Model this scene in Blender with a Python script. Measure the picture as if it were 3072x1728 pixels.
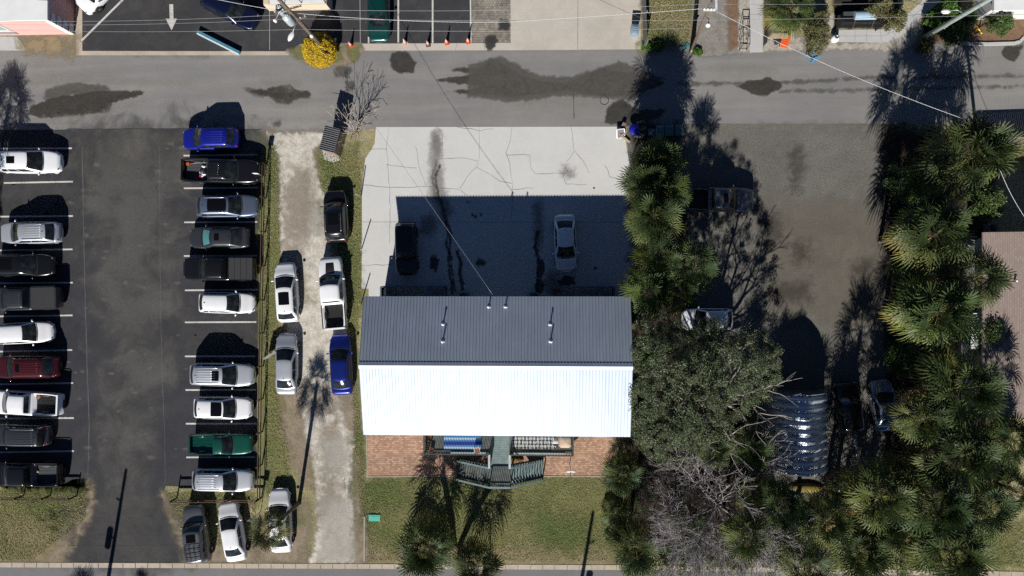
import bpy, bmesh, math, random
import numpy as np
from mathutils import Vector, Matrix, Euler

for o in list(bpy.data.objects):
    bpy.data.objects.remove(o)
SC = bpy.context.scene
COL = SC.collection
R = math.radians

# ------------------------------------------------------------------ camera
FPX, CAMH = 2100.0, 58.0            # focal length in photo pixels, drone height in metres
TH = math.atan((1620 - 1536) / FPX)  # the drone hangs almost straight down, rolled a little west
cam_d = bpy.data.cameras.new('camera')
cam = bpy.data.objects.new('camera', cam_d)
COL.objects.link(cam)
cam.location = (0, 0, CAMH)
cam.rotation_euler = (0, TH, 0)
cam_d.sensor_width = 36.0
cam_d.lens = 36.0 * FPX / 3072
cam_d.clip_end = 1500
SC.camera = cam
SC.render.resolution_x, SC.render.resolution_y = 1024, 576

# ------------------------------------------------------------------ light
SUN_EL, SUN_AZ = 32.0, 9.5
world = bpy.data.worlds.new('World')
SC.world = world
world.use_nodes = True
wn = world.node_tree.nodes
sky = wn.new('ShaderNodeTexSky')
sky.sky_type = 'NISHITA'
sky.sun_disc = False
sky.sun_elevation = R(SUN_EL)
sky.sun_rotation = R(180 + SUN_AZ)
sky.air_density = 0.45
sky.dust_density = 0.0
sky.ozone_density = 4.0
world.node_tree.links.new(sky.outputs[0], wn['Background'].inputs[0])
wn['Background'].inputs[1].default_value = 0.05
sun_d = bpy.data.lights.new('sun', 'SUN')
sun_d.energy = 5.0
sun_d.angle = R(0.5)
sun_d.color = (1.0, 0.955, 0.89)
sun = bpy.data.objects.new('sun', sun_d)
COL.objects.link(sun)
sdir = Vector((math.sin(R(SUN_AZ)) * math.cos(R(SUN_EL)), math.cos(R(SUN_AZ)) * math.cos(R(SUN_EL)), -math.sin(R(SUN_EL))))
sun.rotation_euler = sdir.to_track_quat('-Z', 'Y').to_euler()
sun.location = (-20, -60, 60)
SC.view_settings.view_transform = 'Standard'
SC.view_settings.look = 'None'
SC.view_settings.exposure = 0.40
SC.view_settings.gamma = 1.0
SC.view_settings.use_curve_mapping = False
SC.render.engine = 'CYCLES'
SC.cycles.max_bounces = 5
SC.cycles.transparent_max_bounces = 12
SC.cycles.use_denoising = False
SC.cycles.caustics_reflective = False
SC.cycles.caustics_refractive = False
SC.cycles.sample_clamp_indirect = 0.2
SC.cycles.blur_glossy = 2.0


# ------------------------------------------------------------------ helpers
def W(u, v, h=0.0):
    """the world point at height h that a measured photo pixel (3072 x 1728) shows"""
    x, y = (u - 1536) / FPX, -(v - 864) / FPX
    c, s = math.cos(TH), math.sin(TH)
    dx, dy, dz = x * c - s, y, -x * s - c
    t = (CAMH - h) / -dz
    return Vector((dx * t, dy * t, h))


def tag(o, label=None, cat=None, group=None, kind=None):
    if label: o['label'] = label
    if cat: o['category'] = cat
    if group: o['group'] = group
    if kind: o['kind'] = kind
    return o


def empty(name, loc, rz=0.0, label=None, cat=None, group=None):
    o = bpy.data.objects.new(name, None)
    o.empty_display_size = 0.3
    COL.objects.link(o)
    o.location = loc
    o.rotation_euler = (0, 0, rz)
    return tag(o, label, cat, group)


def copy_tree(o, parent=None):
    c = o.copy()
    COL.objects.link(c)
    if parent is not None:
        c.parent = parent
    for ch in [x for x in o.children]:
        copy_tree(ch, c)
    return c


class MB:
    def __init__(s):
        s.v, s.f, s.a, s.sm = [], [], [], []

    def add(s, pts, faces, att=0.0, smooth=False):
        n = len(s.v)
        s.v.extend([tuple(p) for p in pts])
        s.a.extend([att] * len(pts))
        s.f.extend([tuple(i + n for i in f) for f in faces])
        s.sm.extend([smooth] * len(faces))
        return s

    def box(s, x0, x1, y0, y1, z0, z1, M=None, att=0.0):
        p = [Vector((x, y, z)) for z in (z0, z1) for y in (y0, y1) for x in (x0, x1)]
        if M is not None: p = [M @ q for q in p]
        return s.add(p, [(0, 2, 3, 1), (4, 5, 7, 6), (0, 1, 5, 4), (2, 6, 7, 3), (0, 4, 6, 2), (1, 3, 7, 5)], att)

    def bar(s, a, b, w, h, att=0.0):
        """a square bar from a to b, w wide and h deep"""
        a, b = Vector(a), Vector(b)
        d = (b - a)
        L = d.length
        d.normalize()
        up = Vector((0, 0, 1)) if abs(d.z) < 0.95 else Vector((0, 1, 0))
        sx = d.cross(up).normalized()
        uz = sx.cross(d)
        p = []
        for q in (a, b):
            for i, j in ((-1, -1), (1, -1), (1, 1), (-1, 1)):
                p.append(q + sx * (i * w / 2) + uz * (j * h / 2))
        return s.add(p, [(0, 3, 2, 1), (4, 5, 6, 7), (0, 1, 5, 4), (1, 2, 6, 5), (2, 3, 7, 6), (3, 0, 4, 7)], att)

    def tube(s, pts, r, n=6, cap=True, att=0.0):
        pts = [Vector(p) for p in pts]
        rs = r if isinstance(r, (list, tuple)) else [r] * len(pts)
        V, F = [], []
        ref = None
        for i, p in enumerate(pts):
            d = (pts[min(i + 1, len(pts) - 1)] - pts[max(i - 1, 0)])
            if d.length < 1e-9: d = Vector((0, 0, 1))
            d.normalize()
            if ref is None or abs(ref.dot(d)) > 0.98:
                ref = Vector((0, 0, 1)) if abs(d.z) < 0.9 else Vector((1, 0, 0))
            a = d.cross(ref).normalized()
            b = d.cross(a)
            ref = -b if False else ref
            for k in range(n):
                t = 2 * math.pi * k / n
                V.append(p + (a * math.cos(t) + b * math.sin(t)) * rs[i])
        for i in range(len(pts) - 1):
            for k in range(n):
                k2 = (k + 1) % n
                F.append((i * n + k, i * n + k2, (i + 1) * n + k2, (i + 1) * n + k))
        if cap:
            F.append(tuple(range(n))[::-1])
            F.append(tuple(range((len(pts) - 1) * n, len(pts) * n)))
        return s.add(V, F, att, True)

    def lathe(s, prof, n=16, c=(0, 0, 0), M=None, att=0.0):
        """prof: list of (radius, z)"""
        V, F = [], []
        for r, z in prof:
            for k in range(n):
                t = 2 * math.pi * k / n
                q = Vector((r * math.cos(t), r * math.sin(t), z))
                if M is not None: q = M @ q
                V.append(q + Vector(c))
        for i in range(len(prof) - 1):
            for k in range(n):
                k2 = (k + 1) % n
                F.append((i * n + k, i * n + k2, (i + 1) * n + k2, (i + 1) * n + k))
        F.append(tuple(range(n))[::-1])
        F.append(tuple(range((len(prof) - 1) * n, len(prof) * n)))
        return s.add(V, F, att, True)

    def grid(s, fn, us, vs, att=0.0, smooth=True):
        V = [fn(u, v) for u in us for v in vs]
        nv = len(vs)
        F = [(i * nv + j, (i + 1) * nv + j, (i + 1) * nv + j + 1, i * nv + j + 1)
             for i in range(len(us) - 1) for j in range(nv - 1)]
        return s.add(V, F, att, smooth)

    def prism(s, poly, z0, z1, att=0.0):
        n = len(poly)
        p = [(x, y, z0) for x, y in poly] + [(x, y, z1) for x, y in poly]
        F = [tuple(range(n))[::-1], tuple(range(n, 2 * n))]
        F += [(i, (i + 1) % n, n + (i + 1) % n, n + i) for i in range(n)]
        return s.add(p, F, att)

    def build(s, name, mat, parent=None, weld=0.0, att=False):
        me = bpy.data.meshes.new(name)
        me.from_pydata(s.v, [], s.f)
        me.polygons.foreach_set('use_smooth', s.sm)
        if att:
            a = me.attributes.new('tint', 'FLOAT', 'POINT')
            a.data.foreach_set('value', s.a)
        if weld:
            bm = bmesh.new()
            bm.from_mesh(me)
            bmesh.ops.remove_doubles(bm, verts=bm.verts, dist=weld)
            bmesh.ops.recalc_face_normals(bm, faces=bm.faces)
            bm.to_mesh(me)
            bm.free()
        me.materials.append(mat)
        o = bpy.data.objects.new(name, me)
        COL.objects.link(o)
        if parent is not None: o.parent = parent
        return o


def np_mesh(name, V, F, mat, parent=None, tint=None, smooth=False):
    """V (n,3), F (m,k) numpy -> a mesh object"""
    me = bpy.data.meshes.new(name)
    k = F.shape[1]
    me.vertices.add(len(V))
    me.vertices.foreach_set('co', V.astype(np.float32).ravel())
    me.loops.add(F.size)
    me.loops.foreach_set('vertex_index', F.astype(np.int32).ravel())
    me.polygons.add(len(F))
    me.polygons.foreach_set('loop_start', np.arange(0, F.size, k, dtype=np.int32))
    me.polygons.foreach_set('loop_total', np.full(len(F), k, dtype=np.int32))
    if smooth: me.polygons.foreach_set('use_smooth', np.ones(len(F), dtype=bool))
    me.update(calc_edges=True)
    if tint is not None:
        a = me.attributes.new('tint', 'FLOAT', 'POINT')
        a.data.foreach_set('value', tint.astype(np.float32))
    me.materials.append(mat)
    o = bpy.data.objects.new(name, me)
    COL.objects.link(o)
    if parent is not None: o.parent = parent
    return o


# ------------------------------------------------------------------ materials
MATS = {}


def _new(name):
    m = bpy.data.materials.new(name)
    m.use_nodes = True
    nt = m.node_tree
    return m, nt, nt.nodes['Principled BSDF'], nt.links


def _noise(nt, scale, detail=4, rough=0.6, vec=None, dist=0.0):
    n = nt.nodes.new('ShaderNodeTexNoise')
    n.inputs['Scale'].default_value = scale
    n.inputs['Detail'].default_value = detail
    n.inputs['Roughness'].default_value = rough
    n.inputs['Distortion'].default_value = dist
    if vec is not None: nt.links.new(vec, n.inputs['Vector'])
    return n.outputs['Fac']


def _ramp(nt, fac, stops):
    r = nt.nodes.new('ShaderNodeValToRGB')
    e = r.color_ramp.elements
    while len(e) < len(stops): e.new(0.5)
    for el, (p, c) in zip(e, stops):
        el.position = p
        el.color = (*c, 1) if len(c) == 3 else c
    nt.links.new(fac, r.inputs[0])
    return r.outputs[0]


def _mix(nt, a, b, fac, mode='MIX'):
    m = nt.nodes.new('ShaderNodeMix')
    m.data_type = 'RGBA'
    m.blend_type = mode
    for sock, val in ((m.inputs[6], a), (m.inputs[7], b), (m.inputs[0], fac)):
        if hasattr(val, 'links') or isinstance(val, bpy.types.NodeSocket):
            nt.links.new(val, sock)
        elif isinstance(val, (int, float)):
            sock.default_value = val
        else:
            sock.default_value = (*val, 1)
    return m.outputs[2]


def _math(nt, op, a, b=0.0, clamp=False):
    m = nt.nodes.new('ShaderNodeMath')
    m.operation = op
    m.use_clamp = clamp
    for sock, val in ((m.inputs[0], a), (m.inputs[1], b)):
        if isinstance(val, bpy.types.NodeSocket): nt.links.new(val, sock)
        else: sock.default_value = val
    return m.outputs[0]


def _obj(nt):
    return nt.nodes.new('ShaderNodeTexCoord').outputs['Object']


def _bump(nt, b, h, strength, dist=0.02):
    n = nt.nodes.new('ShaderNodeBump')
    n.inputs['Strength'].default_value = strength
    n.inputs['Distance'].default_value = dist
    nt.links.new(h, n.inputs['Height'])
    nt.links.new(n.outputs[0], b.inputs['Normal'])


def plain(name, c, rough=0.6, metal=0.0, var=0.12, scale=6.0, coat=0.0, spec=0.5, bump=0.0):
    if name in MATS: return MATS[name]
    m, nt, b, L = _new(name)
    v = _noise(nt, scale, 5, 0.6, _obj(nt))
    lo = tuple(max(0, x * (1 - var)) for x in c)
    hi = tuple(min(1, x * (1 + var)) for x in c)
    L.new(_ramp(nt, v, [(0.3, lo), (0.7, hi)]), b.inputs['Base Color'])
    b.inputs['Roughness'].default_value = rough
    b.inputs['Metallic'].default_value = metal
    b.inputs['Coat Weight'].default_value = coat
    b.inputs['Coat Roughness'].default_value = 0.05
    b.inputs['Specular IOR Level'].default_value = spec
    if bump: _bump(nt, b, v, bump)
    MATS[name] = m
    return m


def paint(name, c, metal=0.0, rough=0.35):
    return plain('paint_' + name, c, rough, metal, 0.03, 3.0, 0.6)


def ground(name, stops, s1, s2, speck=0.25, s3=9.0, rough=0.95, bump=0.3, dist=0.6, extra=None):
    """patchy ground: ramp of colours over two noises, fine speckle on top"""
    m, nt, b, L = _new(name)
    co = _obj(nt)
    n1 = _noise(nt, s1, 6, 0.62, co, dist)
    n2 = _noise(nt, s2, 6, 0.7, co, 0.3)
    f = _math(nt, 'ADD', _math(nt, 'MULTIPLY', n1, 0.65), _math(nt, 'MULTIPLY', n2, 0.35))
    col = _ramp(nt, f, stops)
    n3 = _noise(nt, s3, 3, 0.75, co)
    sp = _ramp(nt, n3, [(0.28, (1 - speck,) * 3), (0.5, (1, 1, 1)), (0.74, (1 + speck,) * 3)])
    col = _mix(nt, col, sp, 1.0, 'MULTIPLY')
    if extra: col = extra(nt, co, col)
    L.new(col, b.inputs['Base Color'])
    b.inputs['Roughness'].default_value = rough
    b.inputs['Specular IOR Level'].default_value = 0.25
    if bump: _bump(nt, b, n3, bump, 0.03)
    return m


def decal_mat(name, c, amp=0.5, scale=3.0, opacity=1.0, rough=0.9, c2=None, spec=0.25, fine=8.0, hard=0.25):
    """a thin layer lying on the ground: opacity from the 'tint' attribute, edge broken up by noise"""
    if name in MATS: return MATS[name]
    m, nt, b, L = _new(name)
    co = _obj(nt)
    at = nt.nodes.new('ShaderNodeAttribute')
    at.attribute_name = 'tint'
    n = _noise(nt, scale, 6, 0.65, co, 0.4)
    n2 = _noise(nt, fine, 4, 0.7, co)
    f = _math(nt, 'ADD', at.outputs['Fac'], _math(nt, 'MULTIPLY', _math(nt, 'SUBTRACT', n, 0.5), amp * 1.6))
    mr = nt.nodes.new('ShaderNodeMapRange')
    mr.interpolation_type = 'SMOOTHSTEP'
    mr.inputs[1].default_value = 0.5 - hard
    mr.inputs[2].default_value = 0.5 + hard
    L.new(f, mr.inputs[0])
    fac = _math(nt, 'MULTIPLY', mr.outputs[0], opacity)
    lo = tuple(x * 0.75 for x in c)
    hi = c2 or tuple(min(1, x * 1.25) for x in c)
    mixn = _math(nt, 'ADD', _math(nt, 'MULTIPLY', n, 0.5), _math(nt, 'MULTIPLY', n2, 0.5))
    L.new(_ramp(nt, mixn, [(0.36, lo), (0.64, hi)]), b.inputs['Base Color'])
    b.inputs['Roughness'].default_value = rough
    b.inputs['Specular IOR Level'].default_value = spec
    tr = nt.nodes.new('ShaderNodeBsdfTransparent')
    mx = nt.nodes.new('ShaderNodeMixShader')
    L.new(fac, mx.inputs[0])
    L.new(tr.outputs[0], mx.inputs[1])
    L.new(b.outputs[0], mx.inputs[2])
    L.new(mx.outputs[0], nt.nodes['Material Output'].inputs[0])
    MATS[name] = m
    return m


def leaf_mat(name, stops, rough=0.45, trans=0.25, spec=0.4):
    """foliage: colour from the per-leaf 'tint' (age of the leaf), a little light passes through"""
    if name in MATS: return MATS[name]
    m, nt, b, L = _new(name)
    at = nt.nodes.new('ShaderNodeAttribute')
    at.attribute_name = 'tint'
    col = _ramp(nt, at.outputs['Fac'], stops)
    L.new(col, b.inputs['Base Color'])
    b.inputs['Roughness'].default_value = rough
    b.inputs['Specular IOR Level'].default_value = spec
    t = nt.nodes.new('ShaderNodeBsdfTranslucent')
    L.new(col, t.inputs[0])
    mx = nt.nodes.new('ShaderNodeMixShader')
    mx.inputs[0].default_value = trans
    L.new(b.outputs[0], mx.inputs[1])
    L.new(t.outputs[0], mx.inputs[2])
    L.new(mx.outputs[0], nt.nodes['Material Output'].inputs[0])
    MATS[name] = m
    return m


# ------------------------------------------------------------------ flat layers
def px(poly, h=0.0):
    return [W(u, v, h).to_2d() for u, v in poly]


def sheet(name, poly, z, mat, world=False):
    p = poly if world else px(poly)
    me = bpy.data.meshes.new(name)
    bm = bmesh.new()
    vs = [bm.verts.new((q[0], q[1], z)) for q in p]
    f = bm.faces.new(vs)
    bmesh.ops.triangulate(bm, faces=[f])
    bmesh.ops.recalc_face_normals(bm, faces=bm.faces)
    bm.to_mesh(me)
    bm.free()
    for pl in me.polygons:
        if pl.normal.z < 0: pl.flip()
    me.materials.append(mat)
    o = bpy.data.objects.new(name, me)
    COL.objects.link(o)
    o['kind'] = 'structure'
    return o


def sdf(P, poly):
    """signed distance (inside positive) of points P (n,2) to a polygon"""
    poly = np.array(poly)
    d = np.full(len(P), 1e9)
    ins = np.zeros(len(P), bool)
    for i in range(len(poly)):
        a, b = poly[i], poly[(i + 1) % len(poly)]
        e = b - a
        w = P - a
        t = np.clip((w @ e) / max(e @ e, 1e-12), 0, 1)
        d = np.minimum(d, np.linalg.norm(w - t[:, None] * e, axis=1))
        c = (a[1] > P[:, 1]) != (b[1] > P[:, 1])
        xi = (b[0] - a[0]) * (P[:, 1] - a[1]) / (b[1] - a[1] + 1e-12) + a[0]
        ins ^= c & (P[:, 0] < xi)
    return np.where(ins, d, -d)


def decal(name, polys, z, mat, soft=0.4, cell=0.25, kind='structure', world=False):
    """soft-edged ground layer from one or more outlines"""
    if isinstance(polys[0][0], (int, float)): polys = [polys]
    Vs, Fs, Ts, n = [], [], [], 0
    for poly in polys:
        p = np.array([tuple(q) for q in (poly if world else px(poly))], float)
        lo, hi = p.min(0) - soft, p.max(0) + soft
        nx, ny = max(2, int((hi[0] - lo[0]) / cell)) + 1, max(2, int((hi[1] - lo[1]) / cell)) + 1
        X, Y = np.meshgrid(np.linspace(lo[0], hi[0], nx), np.linspace(lo[1], hi[1], ny), indexing='ij')
        P = np.stack([X.ravel(), Y.ravel()], 1)
        a = np.clip((sdf(P, p) + soft) / (2 * soft), 0, 1)
        I = np.arange(nx * ny).reshape(nx, ny)
        F = np.stack([I[:-1, :-1].ravel(), I[1:, :-1].ravel(), I[1:, 1:].ravel(), I[:-1, 1:].ravel()], 1)
        F = F[a[F].max(1) > 0.001]
        Vs.append(np.concatenate([P, np.full((len(P), 1), z)], 1))
        Fs.append(F + n)
        Ts.append(a)
        n += len(P)
        z += 0.0009
    o = np_mesh(name, np.concatenate(Vs), np.concatenate(Fs), mat, None, np.concatenate(Ts))
    o['kind'] = kind
    return o


def ribbon(mb, pts, w, z, jit=0.0, rnd=None, world=False):
    """a flat strip following a polyline (painted line, crack, joint)"""
    p = pts if world else px(pts)
    p = [Vector(q) for q in p]
    if jit and rnd:
        q = [p[0]]
        for a, b in zip(p[:-1], p[1:]):
            k = max(1, int((b - a).length / 0.5))
            nrm = Vector((-(b - a).y, (b - a).x)).normalized()
            for i in range(1, k + 1):
                q.append(a.lerp(b, i / k) + nrm * rnd.uniform(-jit, jit))
        p = q
    V, F = [], []
    for i, c in enumerate(p):
        d = (p[min(i + 1, len(p) - 1)] - p[max(i - 1, 0)]).normalized()
        nrm = Vector((-d.y, d.x))
        ww = w * (rnd.uniform(0.5, 1.3) if (jit and rnd) else 1)
        V += [(c.x + nrm.x * ww / 2, c.y + nrm.y * ww / 2, z), (c.x - nrm.x * ww / 2, c.y - nrm.y * ww / 2, z)]
    for i in range(len(p) - 1):
        F.append((2 * i, 2 * i + 1, 2 * i + 3, 2 * i + 2))
    mb.add(V, F)

# ------------------------------------------------------------------ ground, road, lots
RN = random.Random(7)
G_grass = ground('grass_ground', [(0.30, (0.155, 0.165, 0.065)), (0.44, (0.235, 0.22, 0.105)), (0.56, (0.31, 0.27, 0.16)), (0.72, (0.38, 0.315, 0.22))], 0.22, 1.1, 0.6, 7.0)
g = sheet('ground', [(-400, -400), (400, -400), (400, 400), (-400, 400)], 0.0, G_grass, True)


def _streaks(nt, co, col):
    mp = nt.nodes.new('ShaderNodeMapping')
    mp.inputs['Scale'].default_value = (0.06, 0.9, 1)
    nt.links.new(co, mp.inputs['Vector'])
    n = _noise(nt, 1.0, 6, 0.6, mp.outputs[0], 0.3)
    return _mix(nt, col, _ramp(nt, n, [(0.3, (0.86, 0.87, 0.9)), (0.55, (1, 1, 1)), (0.75, (1.16, 1.13, 1.08))]), 1.0, 'MULTIPLY')


M_road = ground('road_asphalt', [(0.3, (0.185, 0.182, 0.178)), (0.5, (0.215, 0.21, 0.204)), (0.7, (0.245, 0.238, 0.228))], 0.12, 0.7, 0.22, 14.0, 0.9, 0.2, 0.4, _streaks)
M_street = ground('street_asphalt', [(0.3, (0.15, 0.152, 0.158)), (0.7, (0.19, 0.19, 0.195))], 0.2, 1.1, 0.22, 14.0, 0.9, 0.2)
M_lot = ground('lot_asphalt', [(0.3, (0.026, 0.027, 0.033)), (0.5, (0.037, 0.038, 0.045)), (0.7, (0.054, 0.054, 0.060))], 0.3, 1.6, 0.3, 16.0, 0.85, 0.2)
M_toplot = ground('upper_lot_asphalt', [(0.3, (0.032, 0.033, 0.037)), (0.5, (0.042, 0.042, 0.046)), (0.7, (0.075, 0.073, 0.069))], 0.35, 1.4, 0.3, 16.0, 0.85, 0.2)
M_conc = ground('concrete', [(0.3, (0.49, 0.49, 0.478)), (0.5, (0.54, 0.54, 0.525)), (0.7, (0.575, 0.575, 0.56))], 0.22, 1.3, 0.08, 12.0, 0.85, 0.1)
M_conc2 = ground('driveway_concrete', [(0.3, (0.40, 0.365, 0.315)), (0.5, (0.47, 0.43, 0.375)), (0.7, (0.53, 0.49, 0.43))], 0.3, 1.4, 0.12, 12.0, 0.85, 0.1)
M_kerb = ground('kerb_concrete', [(0.3, (0.36, 0.30, 0.235)), (0.5, (0.44, 0.375, 0.30)), (0.7, (0.52, 0.45, 0.37))], 0.5, 2.0, 0.2, 12.0, 0.85, 0.1)
M_walk = ground('walk_concrete', [(0.3, (0.40, 0.40, 0.40)), (0.7, (0.50, 0.50, 0.49))], 0.4, 2.0, 0.1, 12.0, 0.85, 0.1)
M_yard = ground('gravel_yard', [(0.3, (0.098, 0.094, 0.084)), (0.45, (0.125, 0.121, 0.108)), (0.58, (0.148, 0.143, 0.128)), (0.72, (0.18, 0.17, 0.152))], 0.16, 0.9, 0.4, 8.0, 0.95, 0.4)
M_line, nt, b, L = _new('line_paint')
_n = _noise(nt, 7.0, 6, 0.75, _obj(nt))
_n2 = _noise(nt, 0.8, 4, 0.6, _obj(nt))
L.new(_ramp(nt, _math(nt, 'ADD', _math(nt, 'MULTIPLY', _n, .6), _math(nt, 'MULTIPLY', _n2, .4)), [(0.36, (0.16, 0.16, 0.155)), (0.46, (0.50, 0.485, 0.45)), (0.62, (0.62, 0.60, 0.56))]), b.inputs['Base Color'])
b.inputs['Roughness'].default_value = 0.8

# the alley (a road along the top of the picture) and the street at the bottom
sheet('road', [(-1500, 110), (4500, 110), (4500, 372), (3000, 374), (2640, 371), (2052, 372), (1900, 384), (1120, 386), (1000, 404), (790, 402), (-1500, 402)], 0.004, M_road)
sheet('street', [(-1500, 1699), (0, 1700), (1900, 1711), (4500, 1745), (4500, 2150), (-1500, 2105)], 0.004, M_street)
# kerb stones along the street: a real step
mb = MB()
for i in range(-40, 150):
    u0 = i * 37 + RN.uniform(-5, 5) if False else i * 37
    w = 36.0
    def ky(u): return 1687 + u * 0.0042 if u < 1900 else 1695 + (u - 1900) * 0.017
    if 2500 < u0 < 2960: pass
    a, b = u0 + 0.7, u0 + w - 0.2
    q = px([(a, ky(a)), (b, ky(b)), (b, ky(b) + 14.5), (a, ky(a) + 14.5)])
    dz = RN.uniform(-0.01, 0.012)
    mb.prism([tuple(t) for t in q][::-1], 0.0, 0.035 + dz * .5)
k = mb.build('kerb', M_kerb)
k['kind'] = 'structure'

# parking lot of dark asphalt with its throat to the street
lot_poly = [(12, 520), (4, 596), (10, 645), (-8, 690), (-400, 690), (-400, 1462), (0, 1458), (190, 1452), (218, 1438), (252, 1434), (268, 1440), (281, 1468), (282, 1505), (270, 1545), (252, 1580), (225, 1612), (206, 1640), (198, 1664), (196, 1686),
            (566, 1687), (560, 1658), (541, 1625), (521, 1590), (506, 1560), (498, 1535), (488, 1510), (490, 1482), (497, 1458), (590, 1461), (768, 1464), (770, 1440), (772, 1130), (776, 880), (781, 640), (785, 420), (783, 396), (770, 388), (540, 385), (200, 389), (-400, 391), (-400, 520)]
sheet('parking_lot', lot_poly, 0.008, M_lot)
M_dust = decal_mat('asphalt_dust', (0.112, 0.108, 0.102), 1.8, 0.36, 0.66, 0.9, None, 0.2, 5.0, 0.5)
decal('parking_lot_dust', [[(240, 380), (560, 380), (545, 700), (500, 1000), (440, 1400), (440, 1600), (470, 1690), (300, 1690), (320, 1400), (330, 1050), (270, 800), (250, 560)],
                           [(260, 425), (770, 425), (770, 450), (540, 460), (260, 450)]], 0.012, M_dust, 2.2, 0.5)
M_dust2 = decal_mat('asphalt_dust_faint', (0.082, 0.080, 0.080), 1.2, 0.8, 0.5, 0.9, None, 0.2, 5.0, 0.5)
decal('parking_lot_wear', [[(10, 520), (230, 520), (230, 690), (10, 690)], [(540, 960), (780, 960), (780, 1060), (540, 1060)], [(200, 1500), (560, 1500), (566, 1686), (200, 1686)]], 0.0125, M_dust2, 1.2, 0.4)
dr_ = []
rq = random.Random(31)
for i in range(46):
    left = i % 2 == 0
    u = rq.uniform(40, 180) if left else rq.uniform(580, 740)
    v = rq.uniform(440, 1440)
    r_ = rq.uniform(4, 13)
    dr_.append([(u + r_ * math.cos(a) * rq.uniform(.7, 1.3) * 1.3, v + r_ * math.sin(a) * rq.uniform(.6, 1.2)) for a in np.linspace(0, 5.5, 8)])
M_drip = decal_mat('oil_drip', (0.012, 0.012, 0.013), 1.0, 3.0, 0.75, 0.5, None, 0.3, 6.0, 0.4)
sp_ = []
for i in range(60):
    u, v = rq.uniform(200, 560), rq.uniform(430, 1420)
    r_ = rq.uniform(3, 12)
    sp_.append((u, v, r_))
for (poly_l, z_l, nm_l, mt_l) in ((dr_, 0.0137, 'oil_drips', M_drip), ([[(u + r_ * math.cos(a) * rq.uniform(.7, 1.3) * 1.5, v + r_ * math.sin(a) * rq.uniform(.5, 1.1)) for a in np.linspace(0, 5.5, 8)] for u, v, r_ in sp_], 0.0152, 'pale_scuffs', decal_mat('lot_scuff', (0.15, 0.145, 0.135), 1.2, 2.0, 0.55, 0.9, None, 0.2, 6.0, 0.5))):
    Vs_, Fs_, Ts_, n_ = [], [], [], 0
    for pl in poly_l:
        q = np.array([tuple(x) for x in px(pl)])
        c_ = q.mean(0)
        m_ = len(q)
        inner = c_ + (q - c_) * .45
        Vs_.append(np.concatenate([np.concatenate([[c_], inner, q]), np.full((2 * m_ + 1, 1), z_l)], 1))
        Ts_.append(np.concatenate([[1.0], np.full(m_, .8), np.zeros(m_)]))
        for j in range(m_):
            j2 = (j + 1) % m_
            Fs_.append((n_, n_ + 1 + j, n_ + 1 + j2, n_ + 1 + j2))
            Fs_.append((n_ + 1 + j, n_ + 1 + m_ + j, n_ + 1 + m_ + j2, n_ + 1 + j2))
        n_ += 2 * m_ + 1
        z_l += 0.00002
    me_ = bpy.data.meshes.new(nm_l)
    me_.from_pydata([tuple(x) for x in np.concatenate(Vs_)], [], [tuple(dict.fromkeys(f)) for f in Fs_])
    a_ = me_.attributes.new('tint', 'FLOAT', 'POINT'); a_.data.foreach_set('value', np.concatenate(Ts_).astype(np.float32))
    me_.materials.append(mt_l)
    o_ = bpy.data.objects.new(nm_l, me_); COL.objects.link(o_); o_['kind'] = 'structure'
mb = MB()
LZ = 0.017
for u0, v0, u1, v1 in [(-60, 446, 216, 445), (12, 549, 219, 545), (2, 650, 219, 648), (-60, 752, 218, 748), (-60, 850, 219, 848), (-60, 950, 218, 946), (-60, 1056, 217, 1050), (-60, 1154, 220, 1149), (-60, 1256, 222, 1254), (-60, 1358, 222, 1353),
                       (551, 467, 772, 464), (552, 565, 774, 563), (553, 667, 772, 666), (552, 768, 772, 767), (555, 871, 775, 869), (555, 967, 769, 966), (555, 1069, 766, 1069), (557, 1170, 769, 1169), (558, 1271, 770, 1271), (559, 1372, 766, 1371)]:
    a, b = px([(u0, v0), (u1, v1)])
    ribbon(mb, [a, b], 0.135, LZ, world=True)
ln = mb.build('parking_lines', M_line)
ln['kind'] = 'structure'
M_seam = decal_mat('seam_grime', (0.12, 0.118, 0.112), 0.8, 4.0, 0.7)
mb = MB()
ribbon(mb, [(247, 440), (250, 640), (256, 900), (262, 1110), (268, 1280), (264, 1430)], 0.045, 0.0175, 0.02, RN)
ribbon(mb, [(479, 440), (480, 700), (484, 1000), (490, 1200), (495, 1330), (496, 1450)], 0.03, 0.0175, 0.02, RN)
s_ = mb.build('lot_seams', plain('seam_light', (0.13, 0.128, 0.122), 0.9, 0, 0.3, 8))
s_['kind'] = 'structure'
mb = MB()
ribbon(mb, [(200, 388), (540, 386), (785, 389)], 0.05, 0.0178, 0.03, RN)
ribbon(mb, [(205, 1637), (540, 1636)], 0.05, 0.0178, 0.03, RN)
ribbon(mb, [(1720, 265), (1722, 355)], 0.06, 0.0178, 0.01, RN)
s_ = mb.build('asphalt_cracks', plain('seam_dark', (0.035, 0.035, 0.036), 0.9, 0, 0.3, 8))
s_['kind'] = 'structure'

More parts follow.
